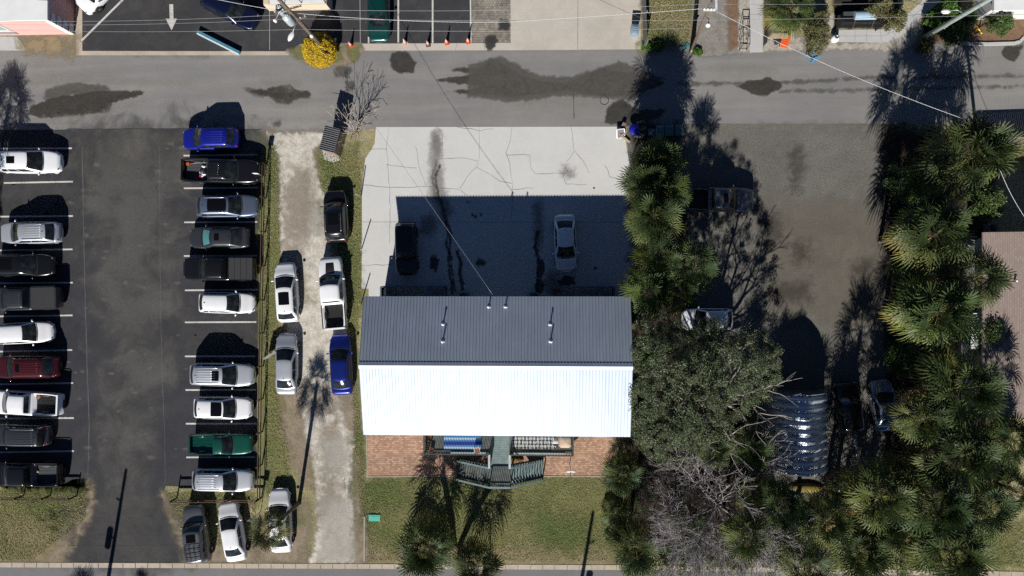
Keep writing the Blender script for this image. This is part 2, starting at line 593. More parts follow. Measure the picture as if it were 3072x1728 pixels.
# concrete forecourt of the house
pad_poly = [(1128, 381), (1862, 380), (1872, 392), (1905, 600), (1910, 720), (1898, 850), (1898, 905), (1150, 905), (1106, 905), (1106, 866), (1085, 866), (1086, 700), (1086, 560), (1091, 520), (1096, 476), (1112, 451), (1120, 447), (1115, 446), (1124, 430)]
sheet('concrete_forecourt', pad_poly, 0.012, M_conc)
mb = MB()
for pts in [[(1165, 381), (1160, 440), (1164, 500), (1168, 560), (1170, 620), (1168, 730)], [(1085, 555), (1130, 560), (1165, 562), (1280, 560), (1380, 568), (1400, 585)], [(1160, 494), (1250, 505)], [(1437, 381), (1440, 420), (1437, 470), (1430, 502), (1400, 530), (1380, 565)],
            [(1536, 381), (1532, 420), (1518, 458), (1530, 490), (1537, 550), (1538, 590), (1532, 660)], [(1430, 502), (1455, 515), (1500, 545), (1535, 552)], [(1316, 478), (1390, 474), (1433, 482)], [(1520, 466), (1590, 464), (1593, 505), (1606, 522), (1700, 518)], [(1714, 381), (1722, 450), (1760, 500), (1770, 520)], [(1722, 455), (1700, 485), (1690, 530), (1700, 552), (1760, 555)],
            [(1814, 495), (1830, 530), (1880, 540)], [(1247, 440), (1262, 520), (1280, 560)], [(1370, 381), (1440, 392), (1480, 386)], [(1086, 796), (1150, 795), (1190, 790)], [(1538, 568), (1600, 564)]]:
    ribbon(mb, pts, 0.035, 0.0165, 0.05, RN)
for pts in [[(1086, 666), (1906, 666)], [(1118, 447), (1160, 447)], [(1328, 400), (1326, 470)]]:
    ribbon(mb, pts, 0.03, 0.0165)
c_ = mb.build('concrete_cracks', plain('crack', (0.20, 0.195, 0.185), 0.9, 0, 0.3, 5))
c_['kind'] = 'structure'
M_oil = decal_mat('oil_stain', (0.055, 0.052, 0.048), 1.1, 3.0, 0.78, 0.7, None, 0.3, 6.0, 0.35)
M_oil2 = decal_mat('tyre_stain', (0.22, 0.21, 0.20), 0.8, 2.0, 0.6, 0.8, None, 0.3, 6.0, 0.45)
def wiggle(pts, w, seed):
    r = random.Random(seed)
    q = []
    for (a, b) in zip(pts[:-1], pts[1:]):
        k = max(1, int(math.hypot(b[0] - a[0], b[1] - a[1]) / 12))
        for i in range(k): q.append((a[0] + (b[0] - a[0]) * i / k + r.uniform(-3, 3), a[1] + (b[1] - a[1]) * i / k))
    L1 = [(u - w * r.uniform(.5, 1.3), v) for u, v in q]
    R1 = [(u + w * r.uniform(.5, 1.3), v) for u, v in q]
    return L1 + R1[::-1]


def blob(u, v, ru, rv, seed):
    r = random.Random(seed)
    return [(u + ru * math.cos(a) * r.uniform(.55, 1.25), v + rv * math.sin(a) * r.uniform(.55, 1.25)) for a in np.linspace(0, 5.9, 14)]


decal('oil_stains', [wiggle([(1310, 480), (1297, 530), (1302, 570), (1324, 620), (1340, 680), (1344, 760), (1352, 830), (1362, 895)], 3.5, 1), wiggle([(1317, 495), (1306, 545), (1316, 590), (1336, 640), (1350, 700), (1354, 800), (1370, 890)], 3.0, 2),
                     blob(1304, 788, 13, 28, 3), wiggle([(1372, 750), (1384, 790), (1380, 830), (1392, 885)], 5, 4), blob(1440, 786, 16, 13, 5), wiggle([(1612, 690), (1608, 740), (1616, 800), (1606, 895)], 5, 6), blob(1624, 800, 12, 34, 7), blob(1618, 860, 20, 26, 8),
                     blob(1416, 646, 5, 6, 9), blob(1428, 650, 4, 4, 10), blob(1443, 644, 4, 5, 11), blob(1404, 606, 5, 3, 12), blob(1700, 845, 30, 16, 13)], 0.0172, M_oil, 0.13, 0.09)
decal('tyre_stains', [[(1296, 400), (1318, 400), (1322, 480), (1330, 560), (1360, 640), (1330, 660), (1290, 580), (1290, 480)], [(1602, 610), (1622, 600), (1630, 700), (1620, 745), (1605, 730)], blob(1702, 517, 20, 18, 21), blob(1285, 680, 22, 40, 22), blob(1310, 430, 10, 40, 23), blob(1660, 850, 30, 30, 24)], 0.0176, M_oil2, 0.45, 0.2)
mb = MB()
for u, v, r in ((1782, 564, 0.085), (1786, 804, 0.13), (1702, 513, 0.06)):
    c = W(u, v).to_2d()
    mb.add([(c.x, c.y, 0.018)] + [(c.x + r * math.cos(t * 0.5236), c.y + r * math.sin(t * 0.5236), 0.018) for t in range(12)], [(0, 1 + i, 1 + (i + 1) % 12) for i in range(12)])
c_ = mb.build('drain_covers', plain('drain', (0.10, 0.10, 0.10), 0.6, 0.4))
c_['kind'] = 'structure'

# gravel yard on the right and its litter under the trees, coloured darker to deepen their shade
sheet('gravel_yard', [(2055, 371), (2655, 371), (2660, 700), (2690, 1500), (1930, 1500), (1900, 900), (1880, 384)], 0.008, M_yard)
M_litter_shade = decal_mat('leaf_litter_shade', (0.022, 0.019, 0.014), 0.9, 1.0, 0.95, 0.95, (0.045, 0.036, 0.025), 0.2, 6.0, 0.4)
decal('leaf_litter_shade', [[(1905, 380), (2030, 384), (2060, 700), (2080, 900), (2200, 1160), (2290, 1180), (2290, 1480), (2500, 1500), (2660, 1500), (2670, 1100), (2645, 700), (2650, 376), (3000, 420), (2960, 700), (2960, 1400), (2960, 1640), (2400, 1690), (1840, 1680), (1830, 1400), (1900, 1300), (1900, 600)]], 0.0125, M_litter_shade, 0.9, 0.35)
M_patch = decal_mat('yard_stain', (0.055, 0.048, 0.04), 1.1, 1.6, 0.55, 0.95, None, 0.2, 7.0, 0.5)
M_pale = decal_mat('yard_pale', (0.20, 0.19, 0.17), 1.1, 1.2, 0.6, 0.95, None, 0.2, 7.0, 0.5)
decal('yard_stains', [[(2375, 460), (2400, 450), (2405, 500), (2390, 570), (2375, 560)], [(2375, 735), (2415, 730), (2425, 775), (2390, 790)], [(2280, 660), (2330, 650), (2340, 720), (2290, 730)], [(2560, 800), (2620, 780), (2630, 815), (2570, 820)], [(2300, 860), (2420, 850), (2430, 900), (2310, 900)]], 0.0165, M_patch, 0.8, 0.25)
decal('yard_brown', [[(2290, 620), (2640, 600), (2660, 940), (2600, 960), (2300, 950)]], 0.0150, decal_mat('yard_brown', (0.16, 0.142, 0.115), 1.6, 0.5, 0.5, 0.95, (0.21, 0.185, 0.15), 0.2, 7.0, 0.5), 1.2, 0.3)
decal('yard_pale', [[(2330, 405), (2375, 400), (2380, 430), (2340, 435)], [(2280, 380), (2640, 378), (2640, 392), (2280, 396)]], 0.0165, M_pale, 0.6, 0.25)

# gravel drive between the lot fence and the house
M_drive = decal_mat('drive_gravel', (0.43, 0.40, 0.335), 0.9, 1.6, 1.0, 0.95, (0.66, 0.62, 0.55), 0.2, 6.5, 0.3)
M_dirt = decal_mat('bare_dirt', (0.235, 0.185, 0.125), 1.0, 1.1, 0.9, 0.95, (0.34, 0.285, 0.21), 0.2, 6.0, 0.4)
M_green = decal_mat('green_grass', (0.135, 0.155, 0.055), 1.8, 0.7, 0.7, 0.95, (0.245, 0.255, 0.10), 0.2, 9.0, 0.35)
M_lush = decal_mat('lush_grass', (0.07, 0.115, 0.03), 1.5, 1.1, 0.6, 0.95, (0.12, 0.175, 0.05), 0.2, 9.0, 0.5)
M_dry = decal_mat('dry_grass', (0.24, 0.20, 0.11), 1.3, 1.0, 0.8, 0.95, (0.34, 0.28, 0.17), 0.2, 9.0, 0.4)
decal('green_verge', [[(786, 430), (838, 432), (845, 560), (848, 760), (842, 960), (836, 1200), (850, 1330), (880, 1460), (800, 1480), (770, 1400), (776, 900)],
                      [(960, 450), (1085, 430), (1090, 520), (1084, 870), (1075, 1100), (1088, 1300), (1092, 1420), (1110, 1600), (1075, 1560), (1058, 1400), (1050, 1150), (1040, 900), (1010, 650), (960, 560)],
                      [(0, 1470), (250, 1470), (266, 1500), (250, 1540), (120, 1540), (0, 1560)], [(505, 1478), (765, 1480), (765, 1510), (560, 1530), (515, 1530)],
                      [(1100, 1430), (1840, 1432), (1830, 1660), (1400, 1640), (1120, 1660)], [(1930, 0), (2076, 0), (2070, 120), (1930, 160)], [(2760, 1560), (3072, 1560), (3072, 1700), (2760, 1690)]], 0.009, M_green, 0.7, 0.22)
decal('dry_grass', [[(1560, 1432), (1840, 1432), (1840, 1545), (1660, 1535), (1480, 1505), (1500, 1460)], [(1110, 1540), (1180, 1530), (1260, 1560), (1240, 1600), (1130, 1600)], [(850, 1150), (885, 1160), (890, 1250), (860, 1290)], [(505, 1540), (560, 1540), (600, 1680), (560, 1680)], [(1100, 1640), (1840, 1650), (1840, 1685), (1100, 1682)],
                    [(0, 1560), (160, 1560), (150, 1680), (0, 1680)], [(50, 104), (226, 104), (226, 164), (80, 164)], [(1935, 20), (2070, 20), (2060, 90), (1940, 80)]], 0.010, M_dry, 1.0, 0.25)
decal('lush_grass', [[(170, 1490), (268, 1480), (262, 1530), (200, 1535)], [(960, 470), (1010, 470), (1020, 520), (980, 530)], [(1060, 1290), (1090, 1290), (1085, 1350), (1062, 1350)], [(1062, 1400), (1084, 1400), (1088, 1440), (1064, 1440)], [(1066, 1480), (1095, 1520), (1110, 1560), (1080, 1570)], [(1600, 1540), (1760, 1550), (1790, 1630), (1640, 1640)],
                     [(1100, 1440), (1200, 1450), (1250, 1520), (1120, 1520)], [(3000, 425), (3300, 425), (3300, 490), (3020, 470)], [(795, 430), (820, 430), (826, 560), (796, 560)], [(980, 640), (1040, 660), (1070, 900), (1055, 900)], [(800, 1440), (870, 1470), (900, 1560), (860, 1560)]], 0.0105, M_lush, 1.1, 0.25)
decal('bare_dirt', [[(784, 396), (1010, 398), (960, 450), (950, 520), (985, 600), (960, 640), (830, 640), (838, 480), (790, 430)], [(180, 1560), (260, 1540), (230, 1610), (200, 1690), (20, 1690), (150, 1640)], [(520, 1600), (740, 1640), (930, 1640), (930, 1690), (560, 1690)], [(860, 1520), (925, 1500), (935, 1600), (890, 1690), (760, 1690), (780, 1600)], [(845, 1150), (900, 1180), (945, 1480), (900, 1440), (850, 1300)], [(1066, 1340), (1082, 1400), (1090, 1560), (1110, 1690), (1066, 1690)],
                    [(266, 1440), (284, 1470), (284, 1510), (262, 1570), (210, 1640), (240, 1560), (272, 1500)], [(486, 1480), (500, 1530), (540, 1610), (570, 1690), (590, 1690), (520, 1560), (500, 1490)], [(1000, 1050), (1066, 1060), (1060, 1300), (1050, 1320)]], 0.0112, M_dirt, 0.6, 0.22)
decal('gravel_drive', [[(800, 398), (990, 400), (940, 450), (950, 520), (975, 590), (985, 660), (1000, 800), (1040, 960), (1056, 1140), (1058, 1300), (1056, 1480), (1066, 1580), (1084, 1690), (928, 1690), (945, 1620), (952, 1560), (946, 1470), (940, 1400), (900, 1310), (880, 1260), (890, 1180), (860, 1000), (850, 860), (842, 700), (840, 560), (836, 470)]], 0.0132, M_drive, 0.35, 0.2)
M_dirt2 = decal_mat('drive_dirt', (0.24, 0.20, 0.15), 1.5, 1.2, 0.5, 0.95, None, 0.2, 7.0, 0.5)
decal('drive_dirt', [[(850, 560), (930, 480), (960, 620), (900, 760), (930, 900), (870, 900)], [(960, 1250), (1010, 1270), (1020, 1500), (960, 1560), (970, 1400)], [(910, 1150), (1040, 1190), (1030, 1240), (930, 1230)]], 0.0152, M_dirt2, 0.9, 0.25)
M_pale2 = decal_mat('drive_pale', (0.44, 0.42, 0.38), 1.2, 1.2, 0.6, 0.95, None, 0.2, 7.0, 0.5)
decal('drive_pale', [[(930, 620), (985, 620), (985, 700), (935, 700)], [(960, 1320), (1040, 1310), (1040, 1400), (985, 1420)], [(980, 1500), (1050, 1500), (1060, 1680), (960, 1680)]], 0.0154, M_pale2, 0.6, 0.25)

# brick patio
mB, nt, b, L = _new('brick_paving')
br = nt.nodes.new('ShaderNodeTexBrick')
L.new(_obj(nt), br.inputs['Vector'])
br.inputs['Scale'].default_value = 1.0
br.inputs['Brick Width'].default_value = 0.24
br.inputs['Row Height'].default_value = 0.155
br.inputs['Mortar Size'].default_value = 0.010
br.inputs['Color1'].default_value = (0.35, 0.205, 0.14, 1)
br.inputs['Color2'].default_value = (0.58, 0.40, 0.275, 1)
br.inputs['Mortar'].default_value = (0.12, 0.075, 0.055, 1)
br.inputs['Bias'].default_value = -0.25
n = _noise(nt, 0.5, 5, 0.6, _obj(nt))
L.new(_mix(nt, br.outputs[0], _ramp(nt, n, [(0.3, (0.82, 0.82, 0.82)), (0.7, (1.15, 1.12, 1.08))]), 1.0, 'MULTIPLY'), b.inputs['Base Color'])
b.inputs['Roughness'].default_value = 0.9
sheet('brick_patio', [(1098, 1290), (1842, 1290), (1846, 1428), (1102, 1428)], 0.016, mB)
mb = MB()
for a_, b_ in (((1100, 1430), (1400, 1428)), ((1600, 1429), (1843, 1429)), ((1100, 1292), (1102, 1430))):
    p, q = W(*a_), W(*b_)
    mb.bar(p + Vector((0, 0, 0.02)), q + Vector((0, 0, 0.02)), 0.06, 0.05)
c_ = mb.build('patio_edging', plain('edging', (0.42, 0.36, 0.29), 0.9))
c_['kind'] = 'structure'

# upper side of the alley
sheet('upper_parking_lot', [(247, -400), (247, 153), (700, 155), (868, 155), (900, 132), (960, 132), (1085, 128), (1085, 131), (1416, 131), (1416, -400)], 0.008, M_toplot)
decal('upper_lot_dust', [[(390, 90), (600, 110), (620, 150), (420, 150)], [(430, -40), (560, -40), (560, 60), (440, 80)]], 0.012, M_dust2, 0.8, 0.3)
sheet('upper_lot_edge', [(228, -400), (247, -400), (247, 153), (870, 154), (868, 166), (470, 166), (228, 166)], 0.0125, M_kerb)
sheet('drive_apron', [(1083, 131), (1534, 129), (1536, 151), (1088, 152), (1092, 142)], 0.0125, M_conc2)
sheet('concrete_driveway', [(1530, -400), (1922, -400), (1922, 148), (1536, 151), (1532, 120)], 0.0085, M_conc2)
mb = MB()
for pts in [[(1734, -60), (1733, 148)], [(1600, -10), (1920, -12)]]:
    ribbon(mb, pts, 0.05, 0.0128)
for pts in [[(1370, 131), (1366, 152)], [(1452, 130), (1455, 151)]]:
    ribbon(mb, pts, 0.03, 0.0165)
c_ = mb.build('driveway_joints', plain('joint', (0.24, 0.22, 0.19), 0.9))
c_['kind'] = 'structure'
mP, nt, b, L = _new('cobble_paving')
br = nt.nodes.new('ShaderNodeTexBrick')
L.new(_obj(nt), br.inputs['Vector'])
br.inputs['Brick Width'].default_value = 0.22
br.inputs['Row Height'].default_value = 0.2
br.inputs['Scale'].default_value = 1.0
br.inputs['Mortar Size'].default_value = 0.012
br.inputs['Color1'].default_value = (0.20, 0.185, 0.16, 1)
br.inputs['Color2'].default_value = (0.33, 0.29, 0.235, 1)
br.inputs['Mortar'].default_value = (0.10, 0.09, 0.08, 1)
n = _noise(nt, 0.7, 5, 0.6, _obj(nt))
L.new(_mix(nt, br.outputs[0], _ramp(nt, n, [(0.3, (0.6, 0.6, 0.6)), (0.7, (1.2, 1.2, 1.2))]), 1.0, 'MULTIPLY'), b.inputs['Base Color'])
b.inputs['Roughness'].default_value = 0.9
sheet('paver_strip', [(1416, -400), (1530, -400), (1532, 130), (1416, 131)], 0.0088, mP)
M_wet = decal_mat('damp', (0.045, 0.043, 0.04), 0.8, 2.5, 0.85, 0.45, None, 0.4, 7.0, 0.25)
decal('damp_stain', [[(1452, 118), (1468, 105), (1486, 110), (1492, 125), (1478, 150), (1462, 150)], [(1500, 58), (1528, 62), (1528, 92), (1496, 90)]], 0.0168, M_wet, 0.3, 0.1)
mb = MB()
for pts, w in [([(245, 122), (378, -10)], 0.17), ([(1195, -60), (1195, 128)], 0.14), ([(1298, -60), (1298, 129)], 0.14), ([(1411, -60), (1413, 129)], 0.12), ([(1106, 110), (1106, 130)], 0.13), ([(1080, 0), (1081, 130)], 0.03), ([(809, -40), (809, 150)], 0.03)]:
    ribbon(mb, pts, w, 0.0166)
a0, a1 = px([(514, 13), (515, 56)])
ribbon(mb, [a0, a1], 0.33, 0.0166, world=True)
mb.add([(*q, 0.0166) for q in px([(497, 56), (531, 56), (515, 91)])], [(0, 1, 2)])
c_ = mb.build('upper_lot_markings', M_line)
c_['kind'] = 'structure'
M_ash = decal_mat('ashy_gravel', (0.21, 0.195, 0.18), 0.8, 1.4, 1.0, 0.95, (0.30, 0.28, 0.255), 0.2, 7.0, 0.3)
decal('ashy_gravel', [[(2074, -60), (2225, -60), (2228, 162), (2110, 172), (2074, 160)]], 0.0092, M_ash, 0.25, 0.15)
decal('rust_mulch', [[(2178, -60), (2216, -60), (2216, 140), (2190, 150)], [(2850, 62), (3200, 55), (3200, 120), (3000, 128), (2780, 128), (2790, 100)]], 0.0115, decal_mat('mulch', (0.20, 0.12, 0.075), 0.9, 1.5, 0.85, 0.95, (0.27, 0.17, 0.11), 0.2, 8.0, 0.4), 0.4, 0.15)
decal('garden_soil_shade', [[(2503, -60), (2700, -60), (2690, 40), (2640, 84), (2503, 84)], [(2300, -60), (2372, -60), (2372, 100), (2300, 100)], [(2790, -60), (2900, -60), (2860, 70), (2780, 120), (2762, 60)]], 0.0102, M_litter_shade, 0.3, 0.15)  # dark soil; behind the slatted frame, deep shade put into the ground colour
M_shell = decal_mat('shell_gravel', (0.34, 0.31, 0.26), 0.9, 2.0, 1.0, 0.95, (0.5, 0.46, 0.40), 0.2, 7.0, 0.3)
decal('shell_path', [[(2216, -60), (2250, -60), (2252, 158), (2216, 156)], [(2288, 120), (2400, 112), (2412, 150), (2290, 154)], [(2480, 128), (2600, 130), (2680, 110), (2740, 50), (2762, 60), (2750, 130), (2700, 152), (2480, 150)], [(2362, 70), (2385, 60), (2385, 130), (2362, 130)], [(2470, 60), (2500, 40), (2500, 130), (2474, 130)]], 0.0118, M_shell, 0.25, 0.12)
sheet('footpath', [(2248, -400), (2287, -400), (2288, 157), (2249, 158)], 0.0145, M_walk)
sheet('winding_footpath', [(2498, 90), (2660, 88), (2690, 72), (2764, 5), (2790, -30), (2860, -30), (2772, 46), (2708, 106), (2672, 124), (2640, 128), (2500, 126)], 0.0145, M_walk)
mb = MB()
for pts in [[(2248, 44), (2287, 44)], [(2500, 108), (2650, 108), (2700, 86), (2780, 12)], [(2565, 90), (2565, 127)], [(2600, 90), (2600, 127)], [(2640, 90), (2645, 127)], [(2672, 82), (2690, 114)], [(2700, 62), (2722, 92)], [(2730, 36), (2750, 64)]]:
    ribbon(mb, pts, 0.03, 0.0168)
c_ = mb.build('footpath_joints', plain('joint2', (0.25, 0.25, 0.25), 0.9))
c_['kind'] = 'structure'
# raised kerb round the mulch bed, top right
mb = MB()
kp = [W(u, v) for u, v in [(2868, 131), (2960, 133), (3040, 131), (3058, 126), (3072, 112), (3080, 80)]]
for a_, b_ in zip(kp[:-1], kp[1:]):
    mb.bar(a_ + Vector((0, 0, 0.06)), b_ + Vector((0, 0, 0.06)), 0.24, 0.13)
c_ = mb.build('bed_kerb', M_walk)
c_['kind'] = 'structure'
sheet('slab', px([(-300, 108), (52, 110), (78, 148), (76, 152), (-300, 150)]), 0.0145, M_walk, True)

# damp patches and streaks on the alley
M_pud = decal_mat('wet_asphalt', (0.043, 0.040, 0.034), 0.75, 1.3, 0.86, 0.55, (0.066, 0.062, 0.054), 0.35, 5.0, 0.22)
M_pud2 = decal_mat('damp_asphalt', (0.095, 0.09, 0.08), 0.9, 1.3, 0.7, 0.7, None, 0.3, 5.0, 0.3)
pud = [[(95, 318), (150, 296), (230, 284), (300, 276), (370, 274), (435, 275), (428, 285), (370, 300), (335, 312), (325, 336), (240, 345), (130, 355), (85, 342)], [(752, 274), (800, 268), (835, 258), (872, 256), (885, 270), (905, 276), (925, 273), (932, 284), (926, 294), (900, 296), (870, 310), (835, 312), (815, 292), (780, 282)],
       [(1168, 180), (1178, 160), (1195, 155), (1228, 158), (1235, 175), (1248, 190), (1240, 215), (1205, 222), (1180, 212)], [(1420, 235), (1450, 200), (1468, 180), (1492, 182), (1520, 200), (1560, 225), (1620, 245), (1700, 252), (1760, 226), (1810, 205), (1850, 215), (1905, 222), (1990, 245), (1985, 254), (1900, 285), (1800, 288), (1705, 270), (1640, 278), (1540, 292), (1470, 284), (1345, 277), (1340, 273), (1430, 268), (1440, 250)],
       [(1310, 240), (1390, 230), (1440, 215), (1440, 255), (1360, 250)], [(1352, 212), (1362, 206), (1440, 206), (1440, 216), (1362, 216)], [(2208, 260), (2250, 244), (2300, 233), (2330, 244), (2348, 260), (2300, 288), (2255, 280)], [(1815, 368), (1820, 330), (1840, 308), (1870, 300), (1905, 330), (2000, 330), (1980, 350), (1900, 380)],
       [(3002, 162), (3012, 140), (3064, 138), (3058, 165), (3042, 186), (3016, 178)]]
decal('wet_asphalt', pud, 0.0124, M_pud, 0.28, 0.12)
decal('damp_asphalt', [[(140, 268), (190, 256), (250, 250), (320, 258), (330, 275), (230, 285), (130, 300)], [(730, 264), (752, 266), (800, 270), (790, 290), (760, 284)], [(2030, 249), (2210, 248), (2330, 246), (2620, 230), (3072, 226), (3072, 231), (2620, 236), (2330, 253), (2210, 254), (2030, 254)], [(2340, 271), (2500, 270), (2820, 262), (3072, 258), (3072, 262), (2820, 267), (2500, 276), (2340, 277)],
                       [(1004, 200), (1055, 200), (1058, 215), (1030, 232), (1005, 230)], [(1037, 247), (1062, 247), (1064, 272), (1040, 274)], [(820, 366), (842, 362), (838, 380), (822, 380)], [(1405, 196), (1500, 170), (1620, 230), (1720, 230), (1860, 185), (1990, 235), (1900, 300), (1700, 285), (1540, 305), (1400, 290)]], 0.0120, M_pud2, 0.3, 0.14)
M_scuff = decal_mat('pale_scuff', (0.30, 0.285, 0.255), 1.2, 1.5, 0.5, 0.95, None, 0.2, 7.0, 0.5)
decal('pale_scuffs', [[(60, 246), (200, 228), (330, 238), (560, 250), (560, 256), (330, 248), (180, 240), (80, 256)], [(330, 318), (440, 300), (430, 312), (345, 330)], [(100, 364), (200, 352), (340, 340), (200, 372)], [(790, 246), (900, 252), (900, 262), (800, 254)], [(2130, 205), (2320, 210), (2330, 220), (2150, 212)], [(820, 310), (930, 300), (920, 312), (830, 318)], [(1540, 305), (1800, 300), (1800, 312), (1560, 318)]], 0.0116, M_scuff, 0.5, 0.2)
mb = MB()
rc = W(1813, 301)
pts = [(rc.x + 0.36 * math.cos(t * 0.2618), rc.y + 0.36 * math.sin(t * 0.2618)) for t in range(25)]
ribbon(mb, pts, 0.05, 0.0185, world=True)
c_ = mb.build('manhole_ring', plain('manhole', (0.05, 0.05, 0.05), 0.7, 0.3))
c_['kind'] = 'structure'
decal('weedy_verge', [[(862, 152), (905, 136), (1082, 131), (1090, 150), (1072, 184), (1040, 196), (1000, 200), (960, 206), (925, 192), (890, 178)]], 0.0186, M_dirt, 0.25, 0.12)
decal('weedy_verge_grass', [[(866, 150), (900, 140), (915, 180), (885, 172)], [(1040, 140), (1084, 138), (1080, 170), (1060, 186), (1040, 170)], [(960, 140), (1030, 138), (1030, 180), (980, 196)]], 0.0196, M_green, 0.3, 0.12)
sheet('bin_slab', px([(966, 446), (1008, 450), (1020, 480), (1000, 488), (972, 478)]), 0.0175, M_walk, True)

# ------------------------------------------------------------------ vehicles
M_glass = plain('car_glass', (0.014, 0.017, 0.018), 0.06, 0, 0.9, 2.2, 0.0, 0.6)
M_glass2 = plain('sunroof_glass', (0.004, 0.004, 0.005), 0.12, 0, 0.0, 1, 0.0, 0.4)
M_tyre = plain('tyre_rubber', (0.012, 0.012, 0.012), 0.85)
M_rim = plain('wheel_rim', (0.45, 0.45, 0.46), 0.35, 0.8)
M_trim = plain('black_trim', (0.010, 0.010, 0.011), 0.55)
M_rail = plain('rail_silver', (0.6, 0.6, 0.6), 0.35, 0.9)
M_head = plain('headlamp', (0.20, 0.21, 0.23), 0.12, 0.3, 0.05, 3, 0.3)
M_tail = plain('tail_lamp', (0.28, 0.010, 0.010), 0.15, 0, 0.05, 3, 0.5)
M_chrome = plain('chrome', (0.75, 0.75, 0.76), 0.2, 1.0, 0.0)

KINDS = {
    # xfb/xft windscreen base/top, xrt/xrb rear glass top/base (fractions of length), belt, hood nose/cowl, deck, tumblehome
    'sedan': dict(xfb=.262, xft=.075, xrt=-.250, xrb=-.405, belt=.95, nose=.68, cowl=.95, deck=1.02, tail=.95, tum=.70, wh=.33, rnd=1),
    'suv': dict(xfb=.268, xft=.085, xrt=-.365, xrb=-.462, belt=1.08, nose=.90, cowl=1.08, deck=1.08, tail=1.02, tum=.735, wh=.36, rnd=.9),
    'hatch': dict(xfb=.278, xft=.075, xrt=-.355, xrb=-.462, belt=1.02, nose=.76, cowl=1.02, deck=1.02, tail=.95, tum=.72, wh=.33, rnd=1),
    'jeep': dict(xfb=.225, xft=.105, xrt=-.43, xrb=-.465, belt=1.14, nose=1.0, cowl=1.12, deck=1.14, tail=1.05, tum=.78, wh=.38, rnd=.35),
    'van': dict(xfb=.30, xft=.15, xrt=-.42, xrb=-.465, belt=1.08, nose=.80, cowl=1.06, deck=1.06, tail=1.0, tum=.76, wh=.35, rnd=.8),
    'crew': dict(xfb=.245, xft=.115, xrt=-.105, xrb=-.135, belt=1.22, nose=1.02, cowl=1.20, deck=1.24, tail=1.24, tum=.755, wh=.40, rnd=.4, bed=(-.155, -.478)),
    'single': dict(xfb=.225, xft=.085, xrt=-.06, xrb=-.085, belt=1.02, nose=.88, cowl=1.02, deck=1.02, tail=1.02, tum=.74, wh=.34, rnd=.5, bed=(-.11, -.478)),
}


